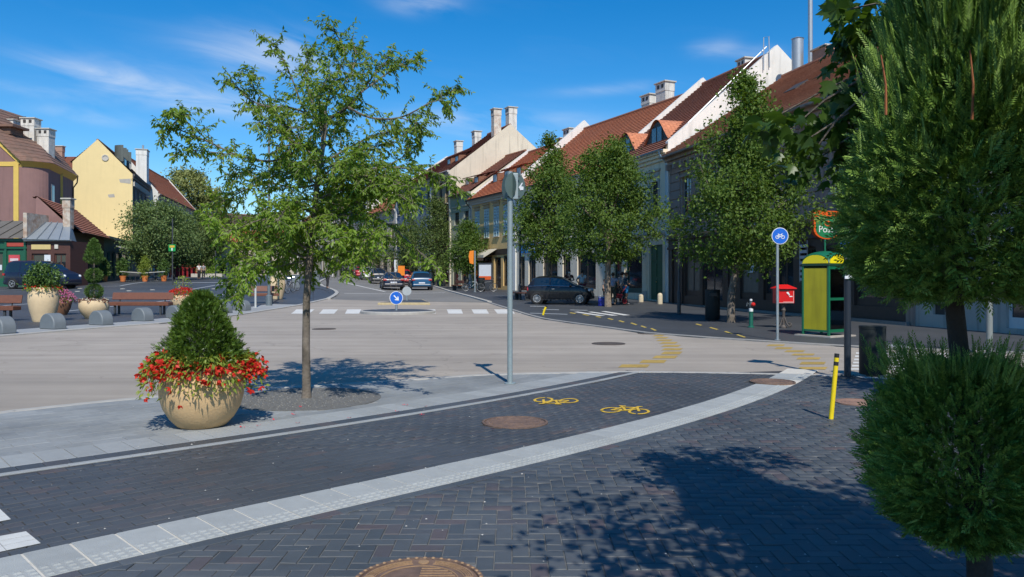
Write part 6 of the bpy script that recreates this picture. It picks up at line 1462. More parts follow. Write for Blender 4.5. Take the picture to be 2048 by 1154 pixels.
# benches: timber planks on steel legs
def bench(px0, px1, py, label, flip=1):
    a, c = G(px0, py), G(px1, py); mid = (a+c)/2; L = (c-a).length; t = empty('bench', mid, math.atan2((c-a).y, (c-a).x), label, 'bench', 'benches on the square')
    MB().box(-L/2, L/2, -.46, .02, .38, .52).build('seat', M_BENCH, t, bevel=.015)
    for k in range(3): MB().box(-L/2+.08, L/2-.08, -.44+k*.15, -.31+k*.15, .52, .535).build('slat', M_BENCH, t, bevel=.004)
    m = MB(); m.M = Matrix.Translation((0, .02, .62)) @ Matrix.Rotation(R(-14), 4, 'X'); m.box(-L/2+.04, L/2, -.02, .03, 0, .30); m.build('backrest', M_BENCH, t, bevel=.012)
    for x_ in (-L/2+.35, L/2-.35):
        MB().box(x_-.04, x_+.04, -.40, -.34, 0, .38).build('leg', M_STEELD, t); MB().box(x_-.04, x_+.04, -.06, 0.0, 0, .38).build('leg', M_STEELD, t)
        MB().tube([(x_, .04, .5), (x_, .1, .9)], .03, 4).build('bracket', M_STEELD, t)
bench(222, 346, 629, 'long brown timber bench between the bowl planter and the red flowers')
bench(-75, 42, 641, 'brown timber bench cut off by the left edge')
bench(497, 556, 606, 'far brown timber bench partly hidden by the tree foliage')
def small_bench(px, y, label, rz=0):
    p = gp(px, y); t = empty('bench', p, rz, label, 'bench'); MB().box(-.85, .85, -.22, .22, .4, .47).build('seat', M_BENCH, t, bevel=.01); MB().box(-.85, .85, .2, .25, .58, .85).build('backrest', M_BENCH, t, bevel=.01)
    for x_ in (-.6, .6): MB().box(x_-.04, x_+.04, -.18, .18, 0, .4).build('leg', M_STEELD, t)
small_bench(914, 66, 'dark bench on the right pavement under the small tree', R(-65)); small_bench(1045, 47.5, 'brown bench beside the rear of the small black car', R(-60))
# half-round bollards along the square's kerb
def bollard(px, py, k, lab):
    p = G(px, py); q = G(px+12, py-1.2); t = empty('half_round_bollard', p, R(58)+R(0), lab, 'bollard', 'half-round bollards along the kerb')
    pr = [(-.36, 0)]+[(.36*math.cos(a), .14+.34*math.sin(a)) for a in np.linspace(math.pi, 0, 17)]+[(.36, 0)]
    MB().prism([(x, -.2, z) for x, z in pr], (0, .4, 0)).build('body', M_BOLL, t, smooth=True, bevel=.03)
    t.rotation_euler = (0, 0, R(-28) if k < 5 else R(-22))
for k, (px, py, lab) in enumerate(((4, 668, 'grey half-round bollard cut by the left edge'), (106, 659, 'grey half-round bollard in front of the tall urn'), (202, 651, 'grey half-round bollard in front of the bowl planter'), (285, 643, 'grey half-round bollard before the middle of the long bench'), (352, 637, 'grey half-round bollard just behind the top of the yew'), (446, 627, 'grey half-round bollard left of the drooping branch'), (484, 622, 'grey half-round bollard under the drooping branch tip'))): bollard(px, py-1, k, lab)
# sign posts
def post(name, px, py, top_py, label, cat='sign post', r=.03, material=M_STEELG):
    p = G(px, py); h = (py-top_py)/F*p.y; t = empty(name, p, 0, label, cat)
    MB().tube([(0, 0, -.05), (0, 0, h)], r, 14).build('pole', material, t, smooth=True); MB().lathe([(r*2.2, 0), (r*2.2, .012), (r*1.05, .02)], 14).build('base_plate', material, t)
    MB().lathe([(r*1.03, h), (r*.8, h+.012), (0, h+.016)], 12).build('cap', material, t)
    return t, h, p.y
def disc(parent, r, mat_, loc, name, tilt=0, rz=0, th=.004):
    o = MB().lathe([(0, 0), (r, 0), (r, th), (0, th)], 40).build(name, mat_, parent); o.location = loc; o.rotation_euler = (R(90)+tilt, 0, rz); return o
M_SBLUE = mat('sign_blue', (.008, .12, .55), .35, .06, 4); M_SWHITE = mat('sign_white_film', (.75, .76, .76), .4, .04, 4); M_SBACK = mat('sign_back', (.095, .14, .132), .55, .12, 5)
# central post with the back of two round signs
t, h, y = post('sign_post', 1020, 767, 345, 'grey steel post carrying round sign backs in the middle of the picture', r=.040, material=mat('post_paint', (.30, .36, .37), .45, .12, 5, metal=.3))
for rz, ox, nm in ((R(42), .10, 'sign_back'), (R(-58), -.02, 'sign_back')):
    o = disc(t, .205, M_SBACK, (ox*.75, -.012 if rz > 0 else .04, h-.20), nm, rz=rz)
MB().box(.045, .12, -.06, .0, h-.40, h-.02).build('sign_channel', mat('channel_grey', (.33, .38, .38), .5, metal=.4), t, bevel=.006)
m = MB()
for zz in (h-.06, h-.36): m.lathe([(.047, zz-.014), (.047, zz+.014)], 14); m.box(.04, .15, -.035, -.02, zz-.012, zz+.012)
m.build('clamp', M_STEELD, t)
st_ = MB(); st_.M = Matrix.Translation((.165, .055, h-.2)) @ Matrix.Rotation(R(42), 4, 'Z'); st_.prism([(-.05, 0, -.02), (.02, 0, .06), (.035, 0, .05), (.0, 0, -.0), (.05, 0, .0), (.045, 0, -.05), (-.02, 0, -.06), (-.03, 0, -.035)], (0, -.002, 0)); st_.build('torn_sticker', M_SWHITE, t)
# cycle-route sign
def cycle_icon(parent, s, y, loc):
    m = MB(); w = .07
    def ring(cx, cz, r_):
        n = 22
        for k in range(n):
            a, b_ = 2*math.pi*k/n, 2*math.pi*(k+1)/n; m.prism([((cx+(r_-w)*math.cos(a))*s, 0, (cz+(r_-w)*math.sin(a))*s), ((cx+(r_)*math.cos(a))*s, 0, (cz+r_*math.sin(a))*s), ((cx+r_*math.cos(b_))*s, 0, (cz+r_*math.sin(b_))*s), ((cx+(r_-w)*math.cos(b_))*s, 0, (cz+(r_-w)*math.sin(b_))*s)], (0, -.003, 0))
    def seg(a, b_, k):
        a, b_ = Vector((a[0], 0, a[1]))*s, Vector((b_[0], 0, b_[1]))*s; d = (b_-a).normalized(); n = Vector((-d.z, 0, d.x))*w*.5*s; o_ = Vector((0, -.0004*k-.001, 0)); m.prism([a+n+o_, a-n+o_, b_-n+o_, b_+n+o_], (0, -.003, 0))
    ring(-.38, -.16, .25); ring(.38, -.16, .25)
    for k, (a, b_) in enumerate((((-.38, -.16), (-.2, .16)), ((-.2, .16), (.2, .18)), ((.2, .18), (0, -.16)), ((0, -.16), (-.38, -.16)), ((-.2, .16), (0, -.16)), ((.38, -.16), (.17, .28)), ((.17, .28), (.32, .3)), ((-.22, .16), (-.24, .25)), ((-.34, .26), (-.14, .26)))): seg(a, b_, k)
    o = m.build('cycle_icon', M_SWHITE, parent); o.location = loc
t, h, y = post('cycle_sign_post', 1555, 680, 472, 'tall grey post with round blue cycle sign beside the red mailbox', 'road sign', r=.034)
rs = 15.5/F*y*1.0
disc(t, rs*1.08, M_SWHITE, (.05, -.036, h), 'sign_rim'); disc(t, rs, M_SBLUE, (.05, -.0405, h), 'sign_face'); cycle_icon(t, rs*.95, 0, (.05, -.0455, h))
# keep-right sign on the island
t, h, y = post('arrow_sign_post', 793, 625.5, 598, 'short post with blue round white arrow sign on the traffic island', 'road sign', r=.05)
rs = 12.8/F*y; disc(t, rs*1.05, M_SWHITE, (0, -.06, h+.05), 'sign_rim'); disc(t, rs*.96, M_SBLUE, (0, -.065, h+.05), 'sign_face')
m = MB(); m.M = Matrix.Translation((0, -.071, h+.05)) @ Matrix.Rotation(R(45), 4, 'Y'); k = rs
m.prism([(-.55*k, 0, -.09*k), (.15*k, 0, -.09*k), (-.05*k, 0, -.36*k), (.14*k, 0, -.36*k), (.58*k, 0, 0), (.14*k, 0, .36*k), (-.05*k, 0, .36*k), (.15*k, 0, .09*k), (-.55*k, 0, .09*k)], (0, -.004, 0)); m.build('arrow', M_SWHITE, t)
t, h, y = post('sign_post', 814, 603, 582, 'small post with the grey back of a round sign behind the arrow sign', 'road sign', r=.05)
disc(t, 9/F*y, mat('sign_back_pale', (.40, .43, .43), .5, .1), (0, -.06, h), 'sign_back')
# orange bus flag, green sign, more posts
t, h, y = post('bus_stop_post', 950, 584, 502, 'thin post with orange rounded flag beside the parked bicycles', 'sign', r=.06)
m = MB(); m.prism([(-.12, 0, -.55), (-.42, 0, -.45), (-.5, 0, .1), (-.42, 0, .5), (-.1, 0, .55)], (0, .05, 0)); m.build('flag', mat('flag_orange', (.80, .22, .01), .5, .06), t, loc=(0, 0, h-.5))
t, h, y = post('bus_stop_post', 790, 569, 520, 'white far post with small orange flag behind the parked cars', 'sign', r=.09, material=M_SWHITE)
m = MB(); m.box(.3, 1.0, 0, .06, h-1.6, h-.6); m.build('flag', mat('flag_orange', (.8, .22, .01)), t)
p = gp(345, 64); t = empty('green_sign_post', p, 0, 'slim dark post with small green sign in front of the crimson shop', 'sign'); MB().tube([(0, 0, 0), (0, 0, 5.2)], .055, 8).build('pole', M_STEELD, t); MB().box(-.28, .28, -.09, -.06, 2.55, 3.1).build('sign_face', mat('sign_green', (.01, .28, .06), .5), t)
MB().box(-.2, .2, -.1, -.091, 2.85, 3.02).build('sign_band', A_YELLB, t); MB().box(-.05, .05, -.1, -.091, 2.6, 2.82).build('sign_mark', M_SWHITE, t)
p = gp(431, 82); t = empty('bollard_post', p, 0, 'slim dark post alone on the far square', 'post'); MB().tube([(0, 0, 0), (0, 0, 3.0)], .06, 8).build('pole', M_STEELD, t)
# street lamps
def lamp(px, py, top, arm, label, r=.07):
    p = G(px, py); h = (py-top)/F*p.y; t = empty('street_lamp', p, 0, label, 'street lamp')
    MB().tube([(0, 0, 0), (0, 0, h*.5), (0, 0, h)], [r*1.2, r, r*.8], 12).build('pole', mat('lamp_grey', (.17, .20, .21), .45, .1, 5, metal=.3), t, smooth=True)
    MB().tube([(0, 0, h-.05), (arm, 0, h-.02)], .03, 8).build('arm', mat('lamp_grey', (.17, .20, .21)), t); o = MB().box(arm*.68, arm*1.25, -.14, .14, h-.09, h+.0).build('head', mat('lamp_grey', (.17, .20, .21)), t, bevel=.03)
    MB().box(arm*.72, arm*1.2, -.1, .1, h-.1, h-.092).build('lens', M_SWHITE, o); MB().lathe([(.16, 0), (.16, .5), (.1, .55)], 12).build('base_sleeve', mat('lamp_grey', (.17, .20, .21)), t)
lamp(538, 611, 253, 1.5, 'tall grey street lamp with one arm rising behind the young tree')
t, h, y = post('thin_post', 511, 615, 500, 'pale thin post beside the far bench', 'post', r=.05, material=mat('post_pale', (.5, .51, .48), .6, .1, 4))
# dark post with the sign whose shadow falls on the road
t, h, y = post('dark_sign_post', 1695, 755, 352, 'thick dark post by the litter bin, its top hidden in the conifer', 'sign post', r=.052, material=mat('post_black', (.016, .022, .032), .45, .15, 5))
disc(t, .26, M_SBACK, (-.03, -.06, h-.25), 'sign_back', rz=R(20)); MB().tube([(0, 0, h*.5), (0, 0, h-.01)], .0535, 12).build('grey_sleeve', mat('sleeve_grey', (.30, .32, .32), .6, .2, 4), t)
MB().box(-.07, .06, -.075, -.053, h*.49, h*.505).build('paper_tag', M_SWHITE, t); MB().box(-.14, .05, -.08, -.06, 2.02, 2.13).build('blue_plate', M_SBLUE, t)
m = MB()
for a in (0, 1.57, 3.14, 4.71): m.sphere((.12*math.cos(a+.4), .12*math.sin(a+.4), .02), .02, 8, 5)
m.box(-.16, .16, -.16, .16, .0, .012); m.build('foot_plate', M_STEELD, t)
t, h, y = post('sign_post', 1979, 707, 330, 'grey pole seen behind the conifer trunk', 'post', r=.06, material=mat('pole_green_grey', (.20, .22, .21), .6, .15, 5))
p = gp(1358, 33); t = empty('dark_lamp_post', p, 0, 'dark slim post left of the stout street tree', 'post'); MB().tube([(0, 0, 0), (0, 0, 3.6)], .05, 8).build('pole', M_STEELD, t); MB().lathe([(.08, 0), (.08, .9), (.05, 1.0)], 10).build('sleeve', M_STEELD, t)
p = G(1040, 600); t = empty('dark_lamp_post', (p.x, p.y, p.z), 0, 'dark slim post by the brown bench left of the black car', 'post'); MB().tube([(0, 0, 0), (0, 0, 4.2)], .06, 8).build('pole', M_STEELD, t); MB().lathe([(.09, 0), (.09, .9), (.06, 1.0)], 10).build('sleeve', M_STEELD, t)
# yellow marker post, leaning
p = G(1662, 838); t = empty('marker_post', p, 0, 'leaning yellow marker post with black bands on the footway', 'marker post'); t.rotation_euler = (R(0), R(5.2), 0)
M_PY = mat('post_yellow', (.80, .60, .008), .45, .10, 8); M_PB = mat('post_blackband', (.02, .02, .018), .5)
MB().tube([(0, 0, 0), (0, 0, .60)], .026, 16).build('shaft', M_PY, t, smooth=True)
for z0, z1, mt, nm in ((.60, .645, M_PB, 'black_band'), (.645, .69, M_PY, 'yellow_band'), (.69, .735, M_PB, 'black_cap')): MB().tube([(0, 0, z0), (0, 0, z1)], .0262, 16).build(nm, mt, t, smooth=True)
p = G(1089, 630); t = empty('marker_post', p, 0, 'small bent yellow post on the far pavement by the car', 'marker post'); MB().tube([(-.06, 0, 0), (-.01, 0, .18), (.06, 0, .33)], .045, 10).build('shaft', M_PY, t, smooth=True); MB().tube([(.06, 0, .33), (.08, 0, .38)], .047, 10).build('black_cap', M_PB, t)
# litter bins
def bin_(px, py, w, h, label, slot=True):
    p = G(px, py); t = empty('litter_bin', p, R(-8), label, 'litter bin'); m_ = mat('bin_dark', (.016, .021, .021), .6, .15, 6, spec=.25)
    MB().lathe([(0, .03), (w/2*.95, .03), (w/2, .05), (w/2, h-.03), (w/2*.97, h), (0, h)], 32).build('drum', m_, t, smooth=True)
    MB().lathe([(w/2*.5, 0), (w/2*.5, .04)], 14).build('foot', M_STEELD, t); MB().lathe([(w/2*1.02, h-.03), (w/2*1.02, h+.012), (w/2*.7, h+.012), (w/2*.68, h+.002)], 32).build('rim', m_, t, smooth=True)
    if slot: MB().box(-w*.25, w*.25, -w/2-.012, -w/2*.8, h*.8, h*.9).build('slot', M_PB, t)
bin_(1745, 752, .40, .79, 'big dark drum litter bin beside the conifer', False); bin_(1425, 641, .52, 1.1, 'dark litter bin in the tree shade before the shopfronts'); bin_(963, 583, .55, 1.1, 'dark litter bin between the parked bicycles')
# phone booth
def booth():
    p = G(1650, 671.5); t = empty('phone_booth', p, R(-12), 'green and yellow domed telephone booth with glass side', 'phone booth'); w = .39; Hh = 1.86
    MG = mat('booth_green', (.008, .13, .06), .4, .1, 6); MY = mat('booth_yellow', (.44, .385, .012), .5, .14, 3, streak=.22); MYB = mat('booth_yellow_bright', (.85, .72, .01), .4, .05, 4)
    t.rotation_euler = (0, 0, R(33))
    MB().box(-.55, .55, -.55, .55, -.05, .035).build('slab', mat('booth_slab', (.42, .38, .33), .85, .15, 5), t)
    # corners: camera sees the -y side (right, glass) and the -x side (left, yellow)
    for sx in (-1, 1):
        for sy in (-1, 1): MB().box(sx*w-.03, sx*w+.03, sy*w-.03, sy*w+.03, .03, Hh).build('corner_post', MG, t, bevel=.01)
    MB().box(-w-.015, -w+.01, -w+.031, w-.031, .18, Hh-.05).build('yellow_panel', MY, t)
    MB().box(w-.01, w+.015, -w+.031, w-.031, .18, Hh-.05).build('yellow_panel', MY, t)
    MB().box(-w+.031, w-.031, -w-.004, -w+.004, .18, Hh-.05).build('glass_pane', glass_mat('booth_glass'), t)
    MB().box(-w+.031, w-.031, w-.004, w+.004, .18, Hh-.05).build('glass_pane', MATS['booth_glass'], t)
    m = MB()
    for sy in (-1, 1):
        m.box(-w+.031, w-.031, sy*w-.022, sy*w+.022, .12, .20); m.box(-w+.031, w-.031, sy*w-.022, sy*w+.022, .96, 1.03); m.box(-w+.031, w-.031, sy*w-.022, sy*w+.022, Hh-.08, Hh)
        m.box(sy*w-.022, sy*w+.022, -w+.031, w-.031, .13, .18)
    m.build('rail', MG, t)
    MB().box(-w-.04, w+.04, -w-.04, w+.04, Hh+.002, Hh+.07).build('cornice', mat('booth_darkgreen', (.01, .05, .025), .5), t, bevel=.012)
    # vaulted roof: four arched gables under one dome
    n = 16; wr = w+.03; zb = Hh+.07; hh = .30; V = []; Fq = []
    def zf(x, y): return zb+hh*(1-max(abs(x), abs(y))**2*0-1)+0
    N_ = 20
    for i in range(N_+1):
        for j in range(N_+1):
            x = -wr+2*wr*i/N_; y = -wr+2*wr*j/N_; a = math.sqrt(max(0, 1-(x/wr)**2)); c = math.sqrt(max(0, 1-(y/wr)**2))
            V.append((x, y, zb+hh*max(a, c)*.78+hh*.34*a*c+.0))
    for i in range(N_):
        for j in range(N_): k = i*(N_+1)+j; Fq.append((k, k+1, k+N_+2, k+N_+1))
    MB().add(V, Fq).build('dome', MG, t, smooth=True)
    arch = [(wr*.90*math.cos(a), hh*.74*math.sin(a)) for a in np.linspace(0, math.pi, 18)]
    MB().prism([(x, -wr-.012, zb+.005+z) for x, z in arch], (0, .03, 0)).build('arched_sign', MYB, t); MB().prism([(x, wr-.012, zb+.005+z) for x, z in arch], (0, .03, 0)).build('arched_sign', MYB, t)
    MB().prism([(-wr-.012, x, zb+.005+z) for x, z in arch], (.03, 0, 0)).build('arched_sign', MYB, t); MB().prism([(wr-.012, x, zb+.005+z) for x, z in arch], (.03, 0, 0)).build('arched_sign', MYB, t)
    MB().tube([(0, 0, zb+hh), (0, 0, zb+hh+.35)], .025, 8).build('finial', MG, t)
    o = MB().box(-.15, .18, w-.16, w-.02, 1.0, 1.55).build('telephone', mat('phone_grey', (.12, .13, .14), .5), t, bevel=.02); m = MB()
    for k in range(4): m.cbox((-.1+k*.09, w-.165, 1.1), (.04, .01, .04))
    m.build('keys', M_SWHITE, o)
booth()
# red mailbox on a scrolled cast foot
def mailbox():
    p = G(1567, 656); t = empty('mailbox', p, R(8), 'red letter box with pitched lid on a scrolled iron foot', 'mailbox'); MR = mat('mailbox_red', (.62, .012, .012), .35, .08, 6); MI = mat('iron_grey', (.10, .085, .075), .6, .3, 8)
    MB().box(-.27, .27, -.17, .17, .76, 1.20).build('box', MR, t, bevel=.012)
    m = MB(); m.add([(-.33, -.22, 1.20), (.33, -.22, 1.20), (.33, .22, 1.20), (-.33, .22, 1.20), (-.33, -.22, 1.23), (.33, -.22, 1.23), (.33, .22, 1.23), (-.33, .22, 1.23), (-.14, 0, 1.34), (.14, 0, 1.34)], [(3, 2, 1, 0), (0, 1, 5, 4), (1, 2, 6, 5), (2, 3, 7, 6), (3, 0, 4, 7), (4, 5, 9, 8), (6, 7, 8, 9), (5, 6, 9), (7, 4, 8)]); m.build('lid', MR, t, bevel=.008)
    m = MB(); m.box(-.10, .22, -.178, -.1705, .80, .815); m.box(.23, .245, -.178, -.1705, .79, 1.14); m.box(-.25, .245, -.178, -.1705, .775, .79); m.build('white_edge', mat('mail_edge', (.7, .45, .42), .5), t)
    hrn = MB(); hrn.prism([(.0, -.176, 1.10), (.09, -.176, 1.0), (.12, -.176, 1.03), (.06, -.176, 1.12)], (0, .004, 0)); hrn.prism([(.10, -.176, .96), (.2, -.176, .96), (.2, -.176, .99), (.10, -.176, .99)], (0, .004, 0)); hrn.lathe([(.02, 0), (.035, 0), (.035, .004), (.02, .004)], 14, (.05, -.174, 1.05)); hrn.build('horn_emblem', M_SWHITE, t)
    MB().box(-.2, .1, -.19, -.171, 1.145, 1.165).build('letter_slot', M_PB, t)
    MB().lathe([(.10, 0), (.10, .04), (.05, .1), (.045, .5), (.07, .55), (.05, .6), (.06, .72), (.12, .755), (0, .755)], 16).build('column', MI, t, smooth=True)
    for k in range(4):
        a = k*math.pi/2+.4; c, s_ = math.cos(a), math.sin(a); pts = [(.05, .32), (.09, .22), (.14, .12), (.22, .05), (.29, .06), (.31, .12), (.27, .16), (.23, .13)]
        MB().tube([(x*c, x*s_, z) for x, z in pts], .017, 7).build('scroll_foot', MI, t, smooth=True)
mailbox()
# hydrant
p = G(1502, 655); t = empty('hydrant', p, 0, 'small green standpipe hydrant with white collar and red cap', 'hydrant'); MGN = mat('hydrant_green', (.01, .12, .08), .5, .15, 6)
MB().lathe([(.10, 0), (.10, .03), (.065, .05), (.062, .46), (.075, .47), (.075, .50), (0, .5)], 18).build('barrel', MGN, t, smooth=True); MB().lathe([(.066, .5), (.066, .60), (0, .6)], 18).build('white_collar', M_SWHITE, t, smooth=True)
MB().lathe([(.055, .6), (.075, .64), (.07, .74), (.045, .79), (.045, .82), (0, .83)], 18).build('head', mat('hydrant_iron', (.06, .07, .07), .5), t, smooth=True); MB().lathe([(.04, .83), (.04, .88), (0, .89)], 12).build('white_nut', M_SWHITE, t)
o = MB().lathe([(0, 0), (.06, 0), (.065, .06), (.03, .10), (0, .10)], 16).build('red_cap', mat('cap_red', (.6, .02, .015), .4), t, smooth=True, loc=(.04, -.05, .72)); o.rotation_euler = (R(90), R(20), 0)
MB().tube([(-.06, 0, .72), (-.12, 0, .78), (-.13, 0, .66)], .008, 6).build('chain', M_STEELG, t)
# post-office sign projecting from the pink house
p = B1.t.matrix_basis @ Vector((B1.x(1696), -.9, 0)); t = empty('post_office_sign', (p.x, p.y, p.z), B1.rz+R(90), 'green and orange hanging sign lettered Posta above the phone booth', 'shop sign')
MOR = mat('sign_orange', (.72, .11, .015), .45, .05); MGR = mat('sign_postgreen', (.015, .20, .08), .45, .06); zt = 3.95; sh_ = [(-.55, 0, zt), (-.55, 0, zt-.7)]+[(-.55+.55*(1-math.cos(a)), 0, zt-.7-.33*math.sin(a)) for a in np.linspace(.2, math.pi-.2, 9)]+[(.55, 0, zt-.7), (.55, 0, zt)]
MB().prism([(x, -.09, z) for x, y_, z in sh_], (0, .18, 0)).build('body', MOR, t)
inn = [(x*.86, 0, zt-.2+(z-zt+.2)*.95) if z < zt-.3 else (x*.86, 0, zt-.22) for x, y_, z in sh_]
for s_, nm in ((-1, 'face'),): 
    MB().prism([(x, -.098, z) for x, y_, z in inn], (0, .006, 0)).build('face', MGR, t)
    cv = bpy.data.curves.new('lettering', 'FONT'); cv.body = 'Posta'; cv.size = .34; cv.align_x = 'CENTER'; cv.extrude = .002
    tmp_ = bpy.data.objects.new('tmp', cv); COL.objects.link(tmp_); bpy.context.view_layer.update(); me_ = bpy.data.meshes.new_from_object(tmp_.evaluated_get(bpy.context.evaluated_depsgraph_get())); bpy.data.objects.remove(tmp_); me_.materials.clear(); me_.materials.append(M_SWHITE); o = link(bpy.data.objects.new('lettering', me_), t); o.location = (.0, -.103, zt-.78); o.rotation_euler = (R(90), 0, 0)
    mh = MB().lathe([(.11, 0), (.14, 0), (.14, .005), (.11, .005)], 20, a0=math.pi*.9, a1=math.pi*2.1); oh = mh.build('horn_emblem', MOR, t); oh.location = (0, -.103, zt-.42); oh.rotation_euler = (R(90), 0, 0)
    MB().prism([(-.1, -.104, zt-.44), (0, -.104, zt-.40), (.1, -.104, zt-.44), (.06, -.104, zt-.36), (-.06, -.104, zt-.36)], (0, .005, 0)).build('emblem_crown', MOR, t)
MB().tube([(.55, 0, zt-.2), (1.0, 0, zt-.2)], .03, 6).build('bracket', M_STEELD, t)
# stone guard posts by the green door
for px, py, h, k in ((1282, 604, .44, 0), (1320, 608, .60, 1)):
    p = G(px, py); o = MB().lathe([(.14, -.05), (.14, h*.72), (.125, h*.88), (.07, h*.98), (0, h)], 16).build('guard_stone', mat('guard_stone', (.58, .50, .36), .85, .15, 4), None, smooth=True); o.location = p
    tag(o, ('rounded cream guard stone left of the green door', 'rounded cream guard stone right of the green door')[k], 'guard stone', 'guard stones at the green door')
# advertising pillar screen, boxes on the square
p = gp(971, 66); t = empty('poster_stand', p, R(-25), 'freestanding poster case with red and white poster by the ochre shop', 'poster stand'); MB().box(-.65, .65, -.08, .08, .1, 2.3).build('case', M_STEELD, t); MB().box(-.56, .56, -.09, -.081, .9, 2.15).build('poster', mat('poster_white', (.62, .64, .66)), t); MB().box(-.56, .56, -.096, -.0905, .9, 1.2).build('red_band', MOR, t)
p = gp(592, 60); t = empty('info_box', p, R(10), 'dark grey cabinet standing on the square behind the tree trunk', 'cabinet'); MB().box(-.28, .28, -.25, .25, 0, .95).build('body', M_BOLL, t, bevel=.02); MB().box(-.3, .3, -.27, .27, .95, 1.0).build('lid', M_BOLL, t)
p = gp(634, 66); t = empty('info_box', p, R(10), 'slim grey box near the far corner of the square', 'cabinet'); MB().box(-.15, .2, -.2, .2, 0, 1.1).build('body', M_BOLL, t, bevel=.02); MB().box(-.2, .25, -.22, .22, 1.1, 1.16).build('lid', M_BOLL, t)
# ================================================================ VEHICLES
M_TYRE = mat('tyre', (.018, .018, .018), .85, .2, 10); M_RIM = mat('alloy', (.42, .43, .44), .35, .08, 6, metal=.5); M_CARGL = mat('car_glass', (.012, .016, .018), .04, .1, 2, spec=1.0)
M_CHROME = mat('chrome', (.7, .7, .7), .15, .03, 3, metal=1.0); M_TAIL = mat('tail_light', (.40, .01, .015), .25, .1, 5, coat=.6); M_HEAD = mat('head_light', (.6, .64, .68), .12, .1, 5, coat=.6); M_PLATE = mat('number_plate', (.66, .68, .72), .5, .05); M_PLASTIC = mat('black_plastic', (.02, .02, .021), .6)
def paint(name, col): return mat(name, col, .3, .05, 2, coat=.35, spec=.4)
def itp(x, K): return float(np.interp(x, [k[0] for k in K], [k[1] for k in K]))
def ring(m, c, R_, r_, n=24, k=6, axis='y'):
    """torus round a horizontal axle"""
    V = []; Fq = []
    for i in range(n):
        a = 2*math.pi*i/n
        for j in range(k):
            b_ = 2*math.pi*j/k; rr_ = R_+r_*math.cos(b_); V.append((c[0]+rr_*math.cos(a), c[1]+r_*math.sin(b_), c[2]+rr_*math.sin(a)))
    for i in range(n):
        for j in range(k): Fq.append((i*k+j, ((i+1) % n)*k+j, ((i+1) % n)*k+(j+1) % k, i*k+(j+1) % k))
    m.add(V, Fq)
